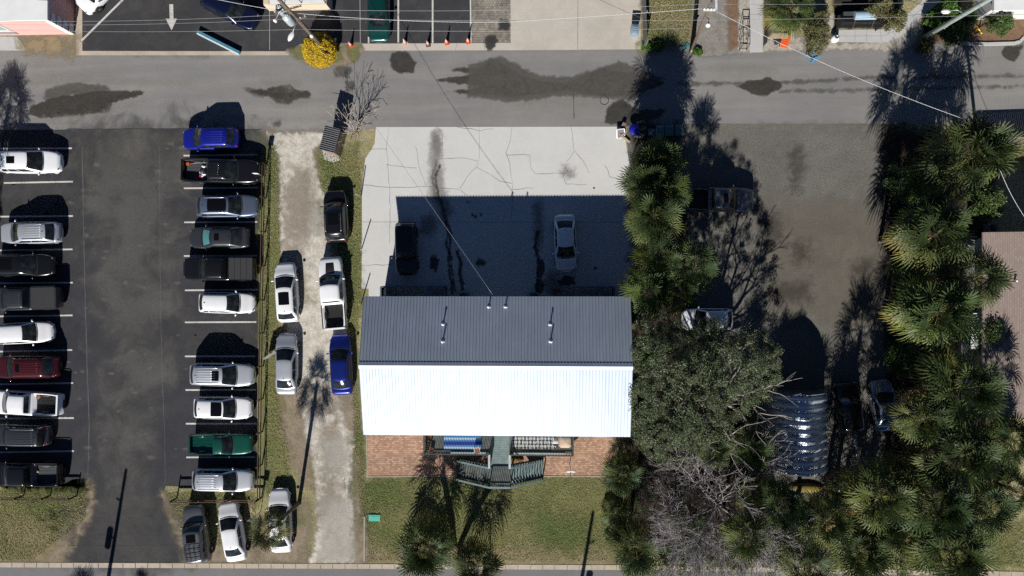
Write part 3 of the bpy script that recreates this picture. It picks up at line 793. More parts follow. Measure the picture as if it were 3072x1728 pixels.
def vehicle(name, label, cat, kind, pmat, nose, tail, wid=1.85, ht=None, group=None, sunroof=None, rails=False, ribs=0, glass=None, shade=None, bed=None,
            cover=None, lower=None, roofmat=None, open_door=False, scoop=False, rack=False, spare=False, fin=True, stripes=0):
    K = KINDS[kind]
    ht = ht or {'sedan': 1.45, 'suv': 1.72, 'hatch': 1.55, 'jeep': 1.80, 'van': 1.75, 'crew': 1.90, 'single': 1.62}[kind]
    a, b = W(*nose, 0.65), W(*tail, 0.65)
    L = (a - b).length
    rt = empty(name, ((a.x + b.x) / 2, (a.y + b.y) / 2, 0.018), math.atan2(a.y - b.y, a.x - b.x), label, cat, group)
    G = glass or M_glass
    hw = wid / 2
    X = lambda t: t * L
    pick = 'bed' in K
    belt = K['belt']

    def halfw(t):
        e = abs(t) * 2
        rd = K['rnd']
        k = 1 - .04 * e ** 2 - ((.14 + .14 * rd) * e ** (9 - 3 * rd) if t > 0 else (.10 + .06 * rd) * e ** (9 - 2 * rd))
        return hw * k

    def ztop(t):
        return float(np.interp(t, [-.5, -.47, K['xrb'], K['xfb'], K['xfb'] + .03, .40, .475, .5],
                               [K['tail'] - .22, K['tail'] + (.0 if not pick else .0), K['deck'], K['cowl'], K['cowl'] - .01, K['nose'] + .07, K['nose'] - .02, K['nose'] - .18]))
    ts = [-.5, -.492, -.475, -.45, -.40, -.33, -.26, -.20, -.1, 0, .1, .17, .215, .25, .29, .33, .37, .41, .44, .465, .483, .494, .5]
    if pick:
        f, r = K['bed']
        ts = sorted(set(ts + [f, f - .001, r, r + .001]))
    body = MB()
    rows = []
    for t in ts:
        w, zt = halfw(t), ztop(t)
        end = max(0, abs(t) - .475) / .025
        zb = .24 + .14 * end
        zs = min(zt, belt) - .02
        inb = pick and K['bed'][1] + .0005 <= t <= K['bed'][0] - .0005
        cr = .045
        half = [(0, zb), (w * .90, zb), (w * .985, zb + .14), (w, (zb + zs) / 2), (w * .985, zs - .07), (w * .935, zs)]
        if inb:
            half += [(w * .845, zs + .005), (w * .84, .70), (w * .4, .70), (0, .70)]
        else:
            half += [(w * .84, zs + cr * .55), (w * .62, zs + cr * .85), (w * .32, zs + cr), (0, zs + cr * 1.05)]
        rows.append([(X(t), y, z) for y, z in half] + [(X(t), -y, z) for y, z in half[-2:0:-1]])
    n = len(rows[0])
    V = [p for r_ in rows for p in r_]
    F = [(i * n + j, i * n + (j + 1) % n, (i + 1) * n + (j + 1) % n, (i + 1) * n + j) for i in range(len(rows) - 1) for j in range(n)]
    F += [tuple(range(n)), tuple(range((len(rows) - 1) * n, len(rows) * n))[::-1]]
    body.add(V, F, 0, True)

    # greenhouse
    xfb, xft, xrt, xrb = (X(K[k_]) for k_ in ('xfb', 'xft', 'xrt', 'xrb'))
    wb, wt = hw * .93, hw * K['tum']
    bow, bowr = .13, (.10 if not pick else .02)
    zr = ht
    zf, zbk, zsd = K['cowl'] + .005, K['deck'] + .005, belt - .03

    def zedge(v): return zr - .055 * abs(v) ** 2.5

    def front(v, s):
        v2 = v
        return Vector(((1 - s) * (xfb - bow * v * v) + s * (xft - bow * .8 * v * v) + .05 * math.sin(math.pi * s), v2 * ((1 - s) * wb + s * wt), (1 - s) * (zf - .03 * v * v) + s * zedge(v)))

    def rear(v, s):
        return Vector(((1 - s) * (xrb + bowr * v * v) + s * (xrt + bowr * .8 * v * v) - (.04 if not pick else 0) * math.sin(math.pi * s), v * ((1 - s) * wb * .97 + s * wt), (1 - s) * (zbk - .03 * v * v) + s * zedge(v)))

    def side(sg):
        def f(u, s):
            A0, A1 = front(1, s), rear(1, s)
            p = A0.lerp(A1, u)
            bul = (1 - (2 * u - 1) ** 6)
            return Vector((p.x, sg * (p.y + bul * (.035 * math.sin(math.pi * s) + .025 * s)), p.z))
        return f

    def roof(u, v):
        A, B = front(v, 1), rear(v, 1)
        p = A.lerp(B, u)
        p.y += (.025 * (1 - (2 * u - 1) ** 6)) * v ** 3
        p.z += .035 * (1 - (2 * u - 1) ** 4) * (1 - v ** 4)
        return p
    vs9 = [i / 5 - 1 for i in range(11)]
    ss = [0, .25, .5, .75, 1]
    us = [i / 10 for i in range(11)]
    cab = MB()
    cab.grid(front, vs9, ss)
    cab.grid(rear, vs9, ss)
    for sg in (1, -1):
        cab.grid(side(sg), us, ss)
    rf = MB()
    if roofmat is None:
        cab.grid(roof, us, vs9)
    o = body
    nb = len(o.v)
    o.v += cab.v; o.a += cab.a; o.sm += cab.sm
    o.f += [tuple(i + nb for i in f_) for f_ in cab.f]
    bo = o.build('body', pmat, rt, weld=0.002)
    if roofmat is not None:
        rf.grid(lambda u, v: roof(u, v) + Vector((0, 0, .004)), us, vs9)
        rf.build('roof', roofmat, rt)

    def pane(nm, fn, u0, u1, s0, s1, mat, off=.010, nu=7, ns=4, flip=1):
        m = MB()
        def g(u, s):
            p = fn(u, s)
            e = 1e-3
            du, dv = fn(u + e, s) - fn(u - e, s), fn(u, s + e) - fn(u, s - e)
            nrm = du.cross(dv).normalized()
            c_ = Vector((0, 0, .6))
            if nrm.dot(p - Vector(((xft + xrt) / 2, 0, .6))) < 0: nrm = -nrm
            return p + nrm * off
        m.grid(g, [u0 + (u1 - u0) * i / nu for i in range(nu + 1)], [s0 + (s1 - s0) * i / ns for i in range(ns + 1)])
        return m.build(nm, mat, rt)
    ws = pane('windshield', front, -.92, .92, .03, .97, G)
    if shade is not None:
        pane('sunshade', front, -.80, .80, .12, .86, shade, .016)
    pane('rear_window', rear, -.86, .86, .10 if not pick else .3, .95, G)
    for sg in (1, -1):
        f_ = side(sg)
        cuts = [(.10, .44), (.47, .74), (.77, .93)] if kind in ('suv', 'van', 'jeep', 'hatch') else [(.14, .50), (.53, .88)]
        if kind == 'single': cuts = [(.14, .86)]
        for u0, u1 in cuts:
            pane('side_window', f_, u0, u1, .12, .90, G, .008, 4, 3)
    if sunroof:
        u0, u1, v1 = sunroof
        m = MB()
        m.grid(lambda u, v: roof(u, v) + Vector((0, 0, .012)), [u0 + (u1 - u0) * i / 6 for i in range(7)], [v1 * (i / 3 - 1) for i in range(7)])
        m.build('sunroof', M_glass2, rt)
    if ribs:
        m = MB()
        for i in range(ribs):
            v = -.55 + 1.1 * i / (ribs - 1)
            m.tube([roof(u, v) + Vector((0, 0, -.012)) for u in (.22, .4, .6, .8, .9)], .03, 5)
        m.build('roof_rib', pmat, rt)
    if rails:
        for sg in (1, -1):
            m = MB()
            m.tube([roof(u, sg * .86) + Vector((0, 0, .045 if 0 < i < 5 else 0)) for i, u in enumerate((.1, .14, .35, .6, .86, .92))], .022, 5)
            m.build('roof_rail', M_rail if rails is True else rails, rt)
    if rack:
        m = MB()
        for u in (.42, .56, .70, .84, .97):
            m.tube([roof(u, -.8) + Vector((0, 0, .09)), roof(u, 0) + Vector((0, 0, .09)), roof(u, .8) + Vector((0, 0, .09))], .022, 5)
        for v in (-.8, -.27, .27, .8):
            m.tube([roof(u, v) + Vector((0, 0, .09)) for u in (.42, .7, .97)], .022, 5)
        m.build('roof_rack', M_trim, rt)
    if fin and not pick:
        m = MB()
        p = roof(.90, .0)
        m.add([p + Vector((.09, 0, 0)), p + Vector((-.07, .03, 0)), p + Vector((-.07, -.03, 0)), p + Vector((-.08, 0, .07))], [(0, 1, 3), (0, 3, 2), (1, 2, 3)])
        m.build('antenna', M_trim, rt)
    # cowl strip with wipers
    m = MB()
    m.grid(lambda v, s: front(v, 0) + Vector((.010 + .06 * s, 0, .045 - .010 * s)), [-.86 + 1.72 * i / 8 for i in range(9)], [0, .5, 1])
    m.build('cowl', M_trim, rt)
    # bumpers
    lw = lower or pmat
    for nm, t0, t1 in (('front_bumper', .40, .505), ('rear_bumper', -.40, -.505)):
        m = MB()
        def bp(v, s, t0=t0, t1=t1):
            e = 1 - abs(v) ** (3.4 - K['rnd'] * (1.0 if t1 > 0 else .5))
            x = X(t0 + (t1 - t0) * e)
            return Vector((x, v * hw * .995, .34 + .24 * s + .0 * e))
        m.grid(bp, [i / 8 - 1 for i in range(17)], [0, .5, 1])
        m.grid(lambda v, s: bp(v, 1) + Vector(((-.10 if t1 > 0 else .10) * s, 0, .012)), [i / 8 - 1 for i in range(17)], [0, 1])
        if lower is not None or pick:
            m.build(nm, lower or M_trim, rt)
        else:
            m.build(nm, pmat, rt)
    # lamps
    for sg in (1, -1):
        for nm, t, yy, dz, mt, sx, sy, sz in (('headlight', .462, .80, -.035, M_head, .17, .12, .055), ('taillight', -.478, .80, -.06, M_tail, .07, .14, .10)):
            m = MB()
            zc = ztop(t) - .03 + dz
            w_ = halfw(t) * yy
            V_, F_ = [], []
            m.lathe([(0.02, -1), (.7, -.7), (1, 0), (.7, .7), (0.02, 1)], 10)
            ob = m.build(nm, mt, rt)
            ob.location = (X(t), sg * w_, zc)
            ob.scale = (sx, sy, sz)
            ob.rotation_euler = (0, 0, -sg * .5 if t > 0 else 0)
    # mirrors and handles
    for sg in (1, -1):
        if open_door and sg > 0: continue
        m = MB()
        m.lathe([(.03, -1), (.75, -.8), (1, -.1), (.85, .6), (.05, 1)], 8)
        ob = m.build('side_mirror', pmat, rt)
        p = front(1, .15)
        ob.location = (p.x - .12, sg * (hw + .10), belt + .03)
        ob.scale = (.075, .13, .08)
        ob.rotation_euler = (0, 0, sg * .25)
    # wheels
    R_ = K['wh']
    for t in (.30, -.30):
        for sg in (1, -1):
            rx = Matrix.Rotation(math.pi / 2, 4, 'X')
            m = MB()
            m.lathe([(R_ * .62, -.11), (R_ * .97, -.11), (R_, -.07), (R_, .07), (R_ * .97, .11), (R_ * .62, .11)], 18, M=rx)
            wv = halfw(t) - .085
            wh = m.build('wheel', M_tyre, rt)
            wh.location = (X(t), sg * wv, R_)
            m = MB()
            m.lathe([(R_ * .12, sg * -.115), (R_ * .60, sg * -.095), (R_ * .62, 0), (R_ * .1, 0.01)], 12, M=rx)
            m.build('rim', M_rim, wh)
            m = MB()
            m.lathe([(R_ * 1.14, sg * -.092), (R_ * 1.0, sg * -.094), (R_ * .3, sg * -.094)], 16, M=rx)
            m.build('wheel_arch', M_trim, wh)
    # pickup bed details
    if pick:
        f, r = K['bed']
        wv = hw * .83
        bm_ = bed or M_trim
        m = MB()
        m.box(X(r) + .02, X(f) - .02, -wv * .98, wv * .98, .705, .712)
        k_ = 13
        for i in range(k_):
            y = -wv * .9 + 1.8 * wv * i / (k_ - 1)
            m.box(X(r) + .03, X(f) - .03, y - .022, y + .022, .713, .730)
        m.build('bed_floor', bm_, rt)
        for sg in (1, -1):
            m = MB()
            m.box(X(r), X(f), sg * hw * .955 - .05, sg * hw * .955 + .03, belt - .012, belt + .012)
            m.build('bed_rail', M_trim if cover is None else pmat, rt)
            m = MB()
            m.lathe([(.4, 0), (.4, .22), (.02, .24)], 10)
            ob = m.build('wheel_hump', bm_, rt)
            ob.location = (X(-.30), sg * wv * .86, .70)
            ob.scale = (1.0, .32, 1)
        m = MB()
        m.box(X(-.5) + .02, X(r) + .02, -hw * .86, hw * .86, .60, K['tail'] + .015)
        m.build('tailgate', pmat, rt)
        if cover is not None:
            m = MB()
            nseg = 4 if stripes else 1
            x0, x1 = X(r) - .01, X(f) + .01
            for i in range(nseg):
                m.box(x0 + (x1 - x0) * i / nseg + .012, x0 + (x1 - x0) * (i + 1) / nseg - .012, -hw * .90, hw * .90, belt + .014, belt + .05)
            m.build('tonneau_cover', cover, rt)
    if scoop:
        m = MB()
        z_ = ztop(.33) + .03
        m.grid(lambda u, v: Vector((X(.27 + .15 * u), v * .36 * (1 - .12 * u), ztop(.27 + .15 * u) + .04 + .05 * math.sin(math.pi * min(1, u * 1.0)) * (1 - v * v * .3))), [i / 6 for i in range(7)], [i / 3 - 1 for i in range(7)])
        m.build('hood_scoop', M_trim, rt)
    if spare:
        m = MB()
        m.lathe([(.16, -.1), (.36, -.11), (.38, 0), (.36, .11), (.16, .12)], 16, M=Matrix.Rotation(math.pi / 2, 4, 'Y'))
        ob = m.build('spare_wheel', M_tyre, rt)
        ob.location = (X(-.5) - .10, -.1, .95)
    if open_door:
        m = MB()
        hx, hy = xfb - .25, hw * .97
        ang = R(125)
        d = Vector((math.cos(ang), math.sin(ang), 0))
        p0 = Vector((hx, hy, .45))
        m.bar(p0 + Vector((0, 0, .22)), p0 + d * 1.15 + Vector((0, 0, .22)), .11, .75)
        m.bar(p0 + d * .35 + Vector((0, 0, .92)), p0 + d * 1.08 + Vector((0, 0, .92)), .04, .04)
        m.bar(p0 + d * 1.08 + Vector((0, 0, .55)), p0 + d * 1.06 + Vector((0, 0, .93)), .05, .05)
        dr = m.build('door', pmat, rt)
        m = MB()
        m.bar(p0 + d * .25 + Vector((0, 0, .75)), p0 + d * 1.06 + Vector((0, 0, .75)), .02, .36)
        m.build('side_window', G, dr)
        m = MB()
        m.lathe([(.03, -1), (.75, -.8), (1, -.1), (.85, .6), (.05, 1)], 8)
        ob = m.build('side_mirror', pmat, dr)
        ob.location = p0 + d * .3 + Vector((.12, .1, .62))
        ob.scale = (.075, .13, .08)
        ob.rotation_euler = (0, 0, ang - 1.6)
    return rt


P_white = paint('white', (0.80, 0.81, 0.83), 0.08)
P_pearl = paint('pearl', (0.82, 0.835, 0.86), 0.05)
P_silver = paint('silver', (0.60, 0.63, 0.67), 0.6, 0.38)
P_silver2 = paint('silver_blue', (0.34, 0.39, 0.46), 0.75, 0.36)
P_slate = paint('slate_blue', (0.17, 0.22, 0.30), 0.7, 0.36)
P_grey = paint('dark_grey', (0.050, 0.054, 0.062), 0.5, 0.36)
P_grey2 = paint('mid_grey', (0.16, 0.165, 0.175), 0.7, 0.38)
P_black = paint('black', (0.007, 0.007, 0.008), 0.0, 0.25)
P_blue = paint('royal_blue', (0.009, 0.017, 0.27), 0.35, 0.3)
P_navy = paint('deep_blue', (0.010, 0.022, 0.20), 0.5, 0.32)
P_maroon = paint('maroon', (0.075, 0.010, 0.013), 0.4, 0.32)
P_green = paint('emerald', (0.006, 0.085, 0.062), 0.4, 0.32)
P_dkgreen = paint('bottle_green', (0.004, 0.055, 0.048), 0.4, 0.3)
P_dkblue = paint('midnight', (0.006, 0.010, 0.035), 0.3, 0.25)
M_cover = plain('bed_cover_vinyl', (0.03, 0.031, 0.034), 0.6)
M_bedgrey = plain('bed_liner', (0.055, 0.06, 0.065), 0.7)
M_shade = plain('sunshade_foil', (0.13, 0.36, 0.36), 0.35, 0.5)

LG = 'cars parked in the left row'
RG = 'cars parked in the right row'
DG = 'cars parked on the gravel drive'
BG = 'cars parked nose to the fence'
vehicle('suv', 'white sport utility car with small square sunroof, topmost of the left parking row', 'car', 'suv', P_pearl, (184, 487), (3, 487), 1.9, 1.78, LG, sunroof=(.42, .72, .42))
vehicle('suv', 'light silver crossover with ribbed roof, its shadow lying over the empty bay above', 'car', 'suv', P_silver, (6, 701), (183, 697), 1.86, 1.65, LG, ribs=5, rails=True)
vehicle('suv', 'black sport utility car with wide glass sunroof in the left row', 'car', 'suv', P_black, (166, 796), (-16, 795), 1.92, 1.78, LG, sunroof=(.30, .92, .62))
vehicle('pickup_truck', 'charcoal pickup with a flat grey cover closed over its bed', 'pickup truck', 'crew', P_grey, (-34, 898), (184, 893), 1.98, 1.88, LG, cover=M_cover, ribs=6)
vehicle('hatchback', 'white car slightly skewed in its bay, no sunroof, left row', 'car', 'hatch', P_white, (160, 994), (-10, 1003), 1.8, 1.5, LG)
vehicle('suv', 'dark red sport utility car, the only maroon one in the lot', 'car', 'suv', P_maroon, (-12, 1101), (179, 1099), 1.92, 1.76, LG, sunroof=(.10, .24, .45), ribs=5)
vehicle('pickup_truck', 'white pickup with open black bed in the left row', 'pickup truck', 'crew', P_pearl, (-30, 1202), (188, 1213), 2.0, 1.9, LG, bed=M_trim)
vehicle('suv', 'dark grey boxy off-roader with silver roof rails and ribbed roof in the left row', 'car', 'jeep', P_grey, (-24, 1302), (152, 1305), 1.84, 1.78, LG, ribs=5, rails=True)
vehicle('pickup_truck', 'black pickup with open ribbed bed, last in the left row beside the grass', 'pickup truck', 'crew', P_black, (-34, 1418), (190, 1421), 1.98, 1.86, LG, bed=M_bedgrey)
vehicle('suv', 'bright royal blue sport utility car at the top of the right row', 'car', 'suv', P_blue, (551, 419), (717, 416), 1.84, 1.66, RG, ribs=5)
vehicle('pickup_truck', 'black pickup with white sacks in its open bed, right row', 'pickup truck', 'crew', P_black, (782, 517), (553, 512), 2.0, 1.92, RG, bed=M_bedgrey, ribs=6)
vehicle('suv', 'slate blue estate car with long black glass roof', 'car', 'suv', P_slate, (776, 618), (592, 620), 1.86, 1.62, RG, sunroof=(.06, .74, .72), rails=True)
vehicle('sedan', 'dark grey saloon with a teal sunshade behind its windscreen', 'car', 'sedan', P_grey, (569, 714), (749, 713), 1.84, 1.45, RG, sunroof=(.18, .42, .44), shade=M_shade)
vehicle('pickup_truck', 'black pickup with a four panel folding bed cover, right row', 'pickup truck', 'crew', P_black, (554, 806), (771, 807), 1.98, 1.9, RG, cover=M_cover, stripes=1)
vehicle('hatchback', 'small white hatchback with a plain white roof in the right row', 'car', 'hatch', P_white, (764, 910), (598, 907), 1.76, 1.52, RG)
vehicle('suv', 'silver sport utility car with a black sunroof and roof ribs, right row', 'car', 'suv', P_silver, (763, 1125), (572, 1121), 1.92, 1.74, RG, sunroof=(.10, .34, .58), ribs=5, rails=True)
vehicle('suv', 'white crossover with black glass roof running into the windscreen', 'car', 'suv', P_white, (756, 1224), (584, 1221), 1.86, 1.62, RG, sunroof=(.04, .46, .82))
vehicle('pickup_truck', 'small emerald green pickup with ribbed green bed', 'pickup truck', 'single', P_green, (758, 1331), (572, 1330), 1.76, 1.58, RG, bed=P_green)
vehicle('suv', 'silver grey sport utility car with light roof rails, bottom of the right row', 'car', 'suv', P_silver, (761, 1440), (579, 1436), 1.86, 1.7, RG, ribs=5, rails=True)
vehicle('suv', 'black sport utility car on the gravel drive, topmost there', 'car', 'suv', P_black, (1006, 572), (1014, 727), 1.95, 1.76, DG, rails=True, sunroof=(.1, .6, .6))
vehicle('hatchback', 'white car with black sunroof on the grass beside the white pickup', 'car', 'hatch', P_pearl, (856, 788), (867, 966), 1.84, 1.52, DG, sunroof=(.16, .66, .66))
vehicle('pickup_truck', 'white pickup with black hood scoop and open black bed on the gravel drive', 'pickup truck', 'crew', P_pearl, (992, 772), (1010, 988), 2.0, 1.92, DG, scoop=True, bed=M_trim)
vehicle('sedan', 'silver saloon with its driver door standing open', 'car', 'sedan', P_silver, (861, 1000), (861, 1183), 1.82, 1.44, DG, open_door=True)
vehicle('sedan', 'deep blue saloon on the gravel drive beside the house', 'car', 'sedan', P_navy, (1020, 1002), (1028, 1184), 1.82, 1.44, DG)
vehicle('off_roader', 'dark grey off-roader with roof rack and square sunroof beside the lot exit', 'car', 'jeep', P_grey2, (582, 1514), (604, 1686), 1.84, 1.82, BG, rack=True, sunroof=(.08, .34, .55))
vehicle('sedan', 'white saloon parked askew between the off-roader and the palm', 'car', 'sedan', P_white, (683, 1506), (713, 1682), 1.80, 1.42, BG)
vehicle('sedan', 'white saloon partly hidden under the leaning palm crown', 'car', 'sedan', P_white, (838, 1466), (846, 1656), 1.82, 1.44, BG, sunroof=(.08, .34, .6))
vehicle('suv', 'black car parked in the shade of the house on the concrete', 'car', 'jeep', P_black, (1222, 825), (1218, 668), 1.80, 1.6, 'cars in the shade of the house')
vehicle('sedan', 'white saloon parked in the shade of the house on the concrete', 'car', 'sedan', P_white, (1699, 815), (1693, 644), 1.80, 1.45, 'cars in the shade of the house')
vehicle('pickup_truck', 'grey pickup in palm shade at the edge of the gravel yard', 'pickup truck', 'crew', P_grey2, (2258, 601), (2052, 599), 1.95, 1.85, 'vehicles on the gravel yard', sunroof=(.12, .42, .5))
vehicle('hatchback', 'white hatchback half hidden under the oak canopy', 'car', 'hatch', P_white, (2046, 958), (2198, 957), 1.78, 1.5, 'vehicles on the gravel yard')
vehicle('off_roader', 'black car in deep shade right beside the arched steel shelter', 'car', 'jeep', P_black, (2534, 1146), (2550, 1296), 1.85, 1.7, 'vehicles on the gravel yard')
vehicle('sedan', 'blue grey car with its nose towards the yard, beside the dark palms', 'car', 'sedan', P_silver2, (2640, 1140), (2660, 1292), 1.82, 1.45, 'vehicles on the gravel yard')
vehicle('suv', 'white car with black cladding parked slanted beside the pink building', 'car', 'suv', P_white, (246, 27), (362, -98), 1.9, 1.7, 'cars across the alley', lower=M_trim)
vehicle('suv', 'dark navy car parked slanted on the upper lot', 'car', 'suv', P_dkblue, (770, 70), (612, -12), 1.88, 1.65, 'cars across the alley')
vehicle('sedan', 'bottle green saloon with its nose to the traffic cones', 'car', 'sedan', P_dkgreen, (1137, 125), (1136, -52), 1.84, 1.44, 'cars across the alley')

# ------------------------------------------------------------------ the house
def metal(name, c, rough, var=0.06, streak=False):
    m, nt, b, L = _new(name)
    v = _noise(nt, 0.5, 5, 0.6, _obj(nt))
    if streak:
        mp = nt.nodes.new('ShaderNodeMapping')
        mp.inputs['Scale'].default_value = (4.2, 0.25, 1)
        L.new(_obj(nt), mp.inputs[0])
        v = _math(nt, 'ADD', _math(nt, 'MULTIPLY', v, .4), _math(nt, 'MULTIPLY', _noise(nt, 1.0, 5, .7, mp.outputs[0]), .6))
        var = .13
    L.new(_ramp(nt, v, [(0.3, tuple(x * (1 - var) for x in c)), (0.7, tuple(min(1, x * (1 + var)) for x in c))]), b.inputs['Base Color'])
    b.inputs['Metallic'].default_value = 0.8
    b.inputs['Roughness'].default_value = rough
    return m


M_galv = metal('galvanised_roof', (0.405, 0.465, 0.55), 0.60, 0.06, True)
M_galv2 = metal('weathered_steel', (0.55, 0.60, 0.68), 0.5)
M_wallp = plain('house_siding', (0.42, 0.43, 0.42), 0.8)
M_darkwood = plain('deck_wood_dark', (0.045, 0.058, 0.058), 0.8, 0, 0.3, 3)
M_teal = plain('deck_wood_teal', (0.15, 0.21, 0.21), 0.75, 0, 0.3, 2.5)
M_railw = plain('rail_pale', (0.42, 0.47, 0.47), 0.7, 0, 0.15, 3)
M_railt = plain('rail_teal', (0.16, 0.225, 0.235), 0.7, 0, 0.2, 3)
M_railtd = plain('rail_dark', (0.03, 0.05, 0.05), 0.7, 0, 0.2, 3)
M_pvc = plain('pvc_white', (0.75, 0.75, 0.73), 0.5)

HE, HR, HD = 5.26, 6.58, 2.2   # eave, ridge, deck heights
A_, B_ = W(1092, 889, HE), W(1889, 889, HE)
C_, D_ = W(1089, 1304, HE), W(1893, 1304, HE)
hx0, hx1 = (A_.x + C_.x) / 2, (B_.x + D_.x) / 2
hyN, hyS = A_.y, C_.y
yR = W(1488, 1098, HR).y
house = empty('house', ((hx0 + hx1) / 2, (hyN + hyS) / 2, 0), 0, 'long raised house under a ribbed metal gable roof, the biggest building', 'house')


def local(root, p): return Vector(p) - root.location


def slope(y0, z0, y1, z1, name):
    m = MB()
    n = 84
    def P(x, t, up): return local(house, Vector((x, y0 + (y1 - y0) * t, z0 + (z1 - z0) * t + up)))
    dx = (hx1 - hx0) / n
    th = 0.035
    V, F = [], []
    for t in (0, 1):
        for i in range(n + 1):
            x = hx0 + dx * i
            for a, u in ((-.024, 0), (-.016, .045), (.016, .045), (.024, 0)):
                xx = min(max(x + a, hx0), hx1)
                V.append(P(xx, t, u))
    k = (n + 1) * 4
    for i in range(k - 1):
        F.append((i, i + 1, k + i + 1, k + i))
    m.add(V, F)
    V2 = [P(hx0, 0, -th), P(hx1, 0, -th), P(hx1, 1, -th), P(hx0, 1, -th)]
    m.add(V2, [(0, 3, 2, 1)])
    return m.build(name, M_galv, house)


def seams(y0, z0, y1, z1):
    m = MB()
    for i in range(84):
        x = hx0 + (hx1 - hx0) * (i + .5) / 84 + .118
        V = [local(house, Vector((x + a, y0 + (y1 - y0) * t, z0 + (z1 - z0) * t + .006))) for a, t in ((-.026, 0), (.026, 0), (.026, .965), (-.026, .965))]
        m.add(V, [(0, 1, 2, 3)])
    return m


rN = slope(hyN, HE, yR, HR, 'roof')
rS = slope(hyS, HE, yR, HR, 'roof')
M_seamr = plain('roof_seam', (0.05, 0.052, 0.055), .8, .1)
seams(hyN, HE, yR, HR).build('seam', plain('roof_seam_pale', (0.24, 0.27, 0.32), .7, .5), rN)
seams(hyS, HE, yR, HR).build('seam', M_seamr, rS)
m = MB()
for sg, yy, zz in ((1, hyN, HE), (-1, hyS, HE)):
    d = Vector((0, yy - yR, zz - HR)).normalized()
    a, b = Vector((hx0 - .03, yR, HR + .06)), Vector((hx1 + .03, yR, HR + .06))
    m.add([local(house, q) for q in (a, b, b + d * .26 + Vector((0, 0, -.02)), a + d * .26 + Vector((0, 0, -.02)))], [(0, 1, 2, 3)])
m.build('ridge_cap', M_galv, house)
m = MB()
d = Vector((0, hyN - yR, HE - HR)).normalized()
for i in range(84):
    x = hx0 + (hx1 - hx0) * (i + .5) / 84
    c = Vector((x, yR, HR + .015)) + d * .24
    m.bar(local(house, c - Vector((.085, 0, 0))), local(house, c + Vector((.085, 0, 0))), .05, .03)
m.build('ridge_closure', M_trim, house)
for u, v in ((1466, 921), (1516, 921), (1328, 973), (1327, 1025), (1651, 974), (1652, 1025)):
    p = W(u, v, 5.9)
    z = HE + (HR - HE) * (p.y - hyN) / (yR - hyN)
    p = W(u, v, z + .25)
    m = MB()
    m.lathe([(.16, z - .03), (.15, z + .02), (.055, z + .05), (.055, z + .42), (.075, z + .43), (.075, z + .46), (.02, z + .47)], 12, (p.x - house.location.x, p.y - house.location.y, 0))
    m.build('vent_pipe', M_pvc, house)
wx0, wx1, wyN, wyS = hx0 + .45, hx1 - .45, hyN - .75, hyS + .75
m = MB()
gz = lambda y: HE + (HR - HE) * (1 - abs(y - yR) / (hyN - yR)) - .08
for y in (wyN, wyS):
    p = [Vector((wx0, y, .02)), Vector((wx1, y, .02)), Vector((wx1, y, gz(y))), Vector((wx0, y, gz(y)))]
    m.add([local(house, q) for q in p], [(0, 1, 2, 3)])
for x in (wx0, wx1):
    p = [Vector((x, wyN, .02)), Vector((x, wyS, .02)), Vector((x, wyS, gz(wyS))), Vector((x, yR, HR - .08)), Vector((x, wyN, gz(wyN)))]
    m.add([local(house, q) for q in p], [(0, 1, 2, 3, 4)])
m.build('wall', M_wallp, house)
for x in np.linspace(wx0 + 2, wx1 - 2, 6):
    for y, sg in ((wyN, 1), (wyS, -1)):
        if y == wyS and abs(x - (wx0 + wx1) / 2) < 2.2: continue
        m = MB()
        m.box(x - .6, x + .6, min(y, y + sg * .05), max(y, y + sg * .05), 3.1, 4.4)
        for q in (m.v,):
            m.v = [tuple(local(house, v_)) for v_ in q]
        w_ = m.build('window', M_railw, house)
        m = MB()
        m.box(x - .52, x + .52, y + sg * .052 - .004, y + sg * .052 + .004, 3.18, 4.32)
        m.v = [tuple(local(house, v_)) for v_ in m.v]
        m.build('pane', M_glass, w_)
m = MB()
m.box(-.5, .5, wyS - .06 - house.location.y, wyS - house.location.y, HD + .03, HD + 2.1)
m.build('door', M_teal, house)

# south deck with stairs: one porch
def PX(zu, zv, h): return W(1260 + zu * .18634, 1290 + zv * .18634, h)


deck = empty('porch_deck', (house.location.x, hyS - 1, 0), 0, 'raised dark timber porch with stairs down both sides, along the bright roof edge', 'porch')
yD0 = wyS - .02
yD1 = W(1500, 1364, HD + .9).y      # front edge
xl, xm0, xm1, xr = PX(78, 250, HD + .5).x, PX(1140, 250, HD).x, PX(1440, 250, HD).x, PX(2460, 250, HD + .5).x
yL = PX(1260, 880, HD + .1).y       # landing front edge


def boards(name, x0, x1, y0, y1, z, mat, along='x', gap=.012, w=.14):
    m = MB()
    if along == 'x':
        n = max(1, int(abs(y1 - y0) / w))
        for i in range(n):
            a = y0 + (y1 - y0) * i / n
            b = y0 + (y1 - y0) * (i + 1) / n
            m.box(x0, x1, min(a, b) + gap / 2, max(a, b) - gap / 2, z - .04 + RN.uniform(-.002, .002), z + RN.uniform(-.003, .003))
    else:
        n = max(1, int(abs(x1 - x0) / w))
        for i in range(n):
            a = x0 + (x1 - x0) * i / n
            b = x0 + (x1 - x0) * (i + 1) / n
            m.box(min(a, b) + gap / 2, max(a, b) - gap / 2, min(y0, y1), max(y0, y1), z - .04, z + RN.uniform(-.003, .003))
    m.v = [tuple(local(deck, v_)) for v_ in m.v]
    return m.build(name, mat, deck)


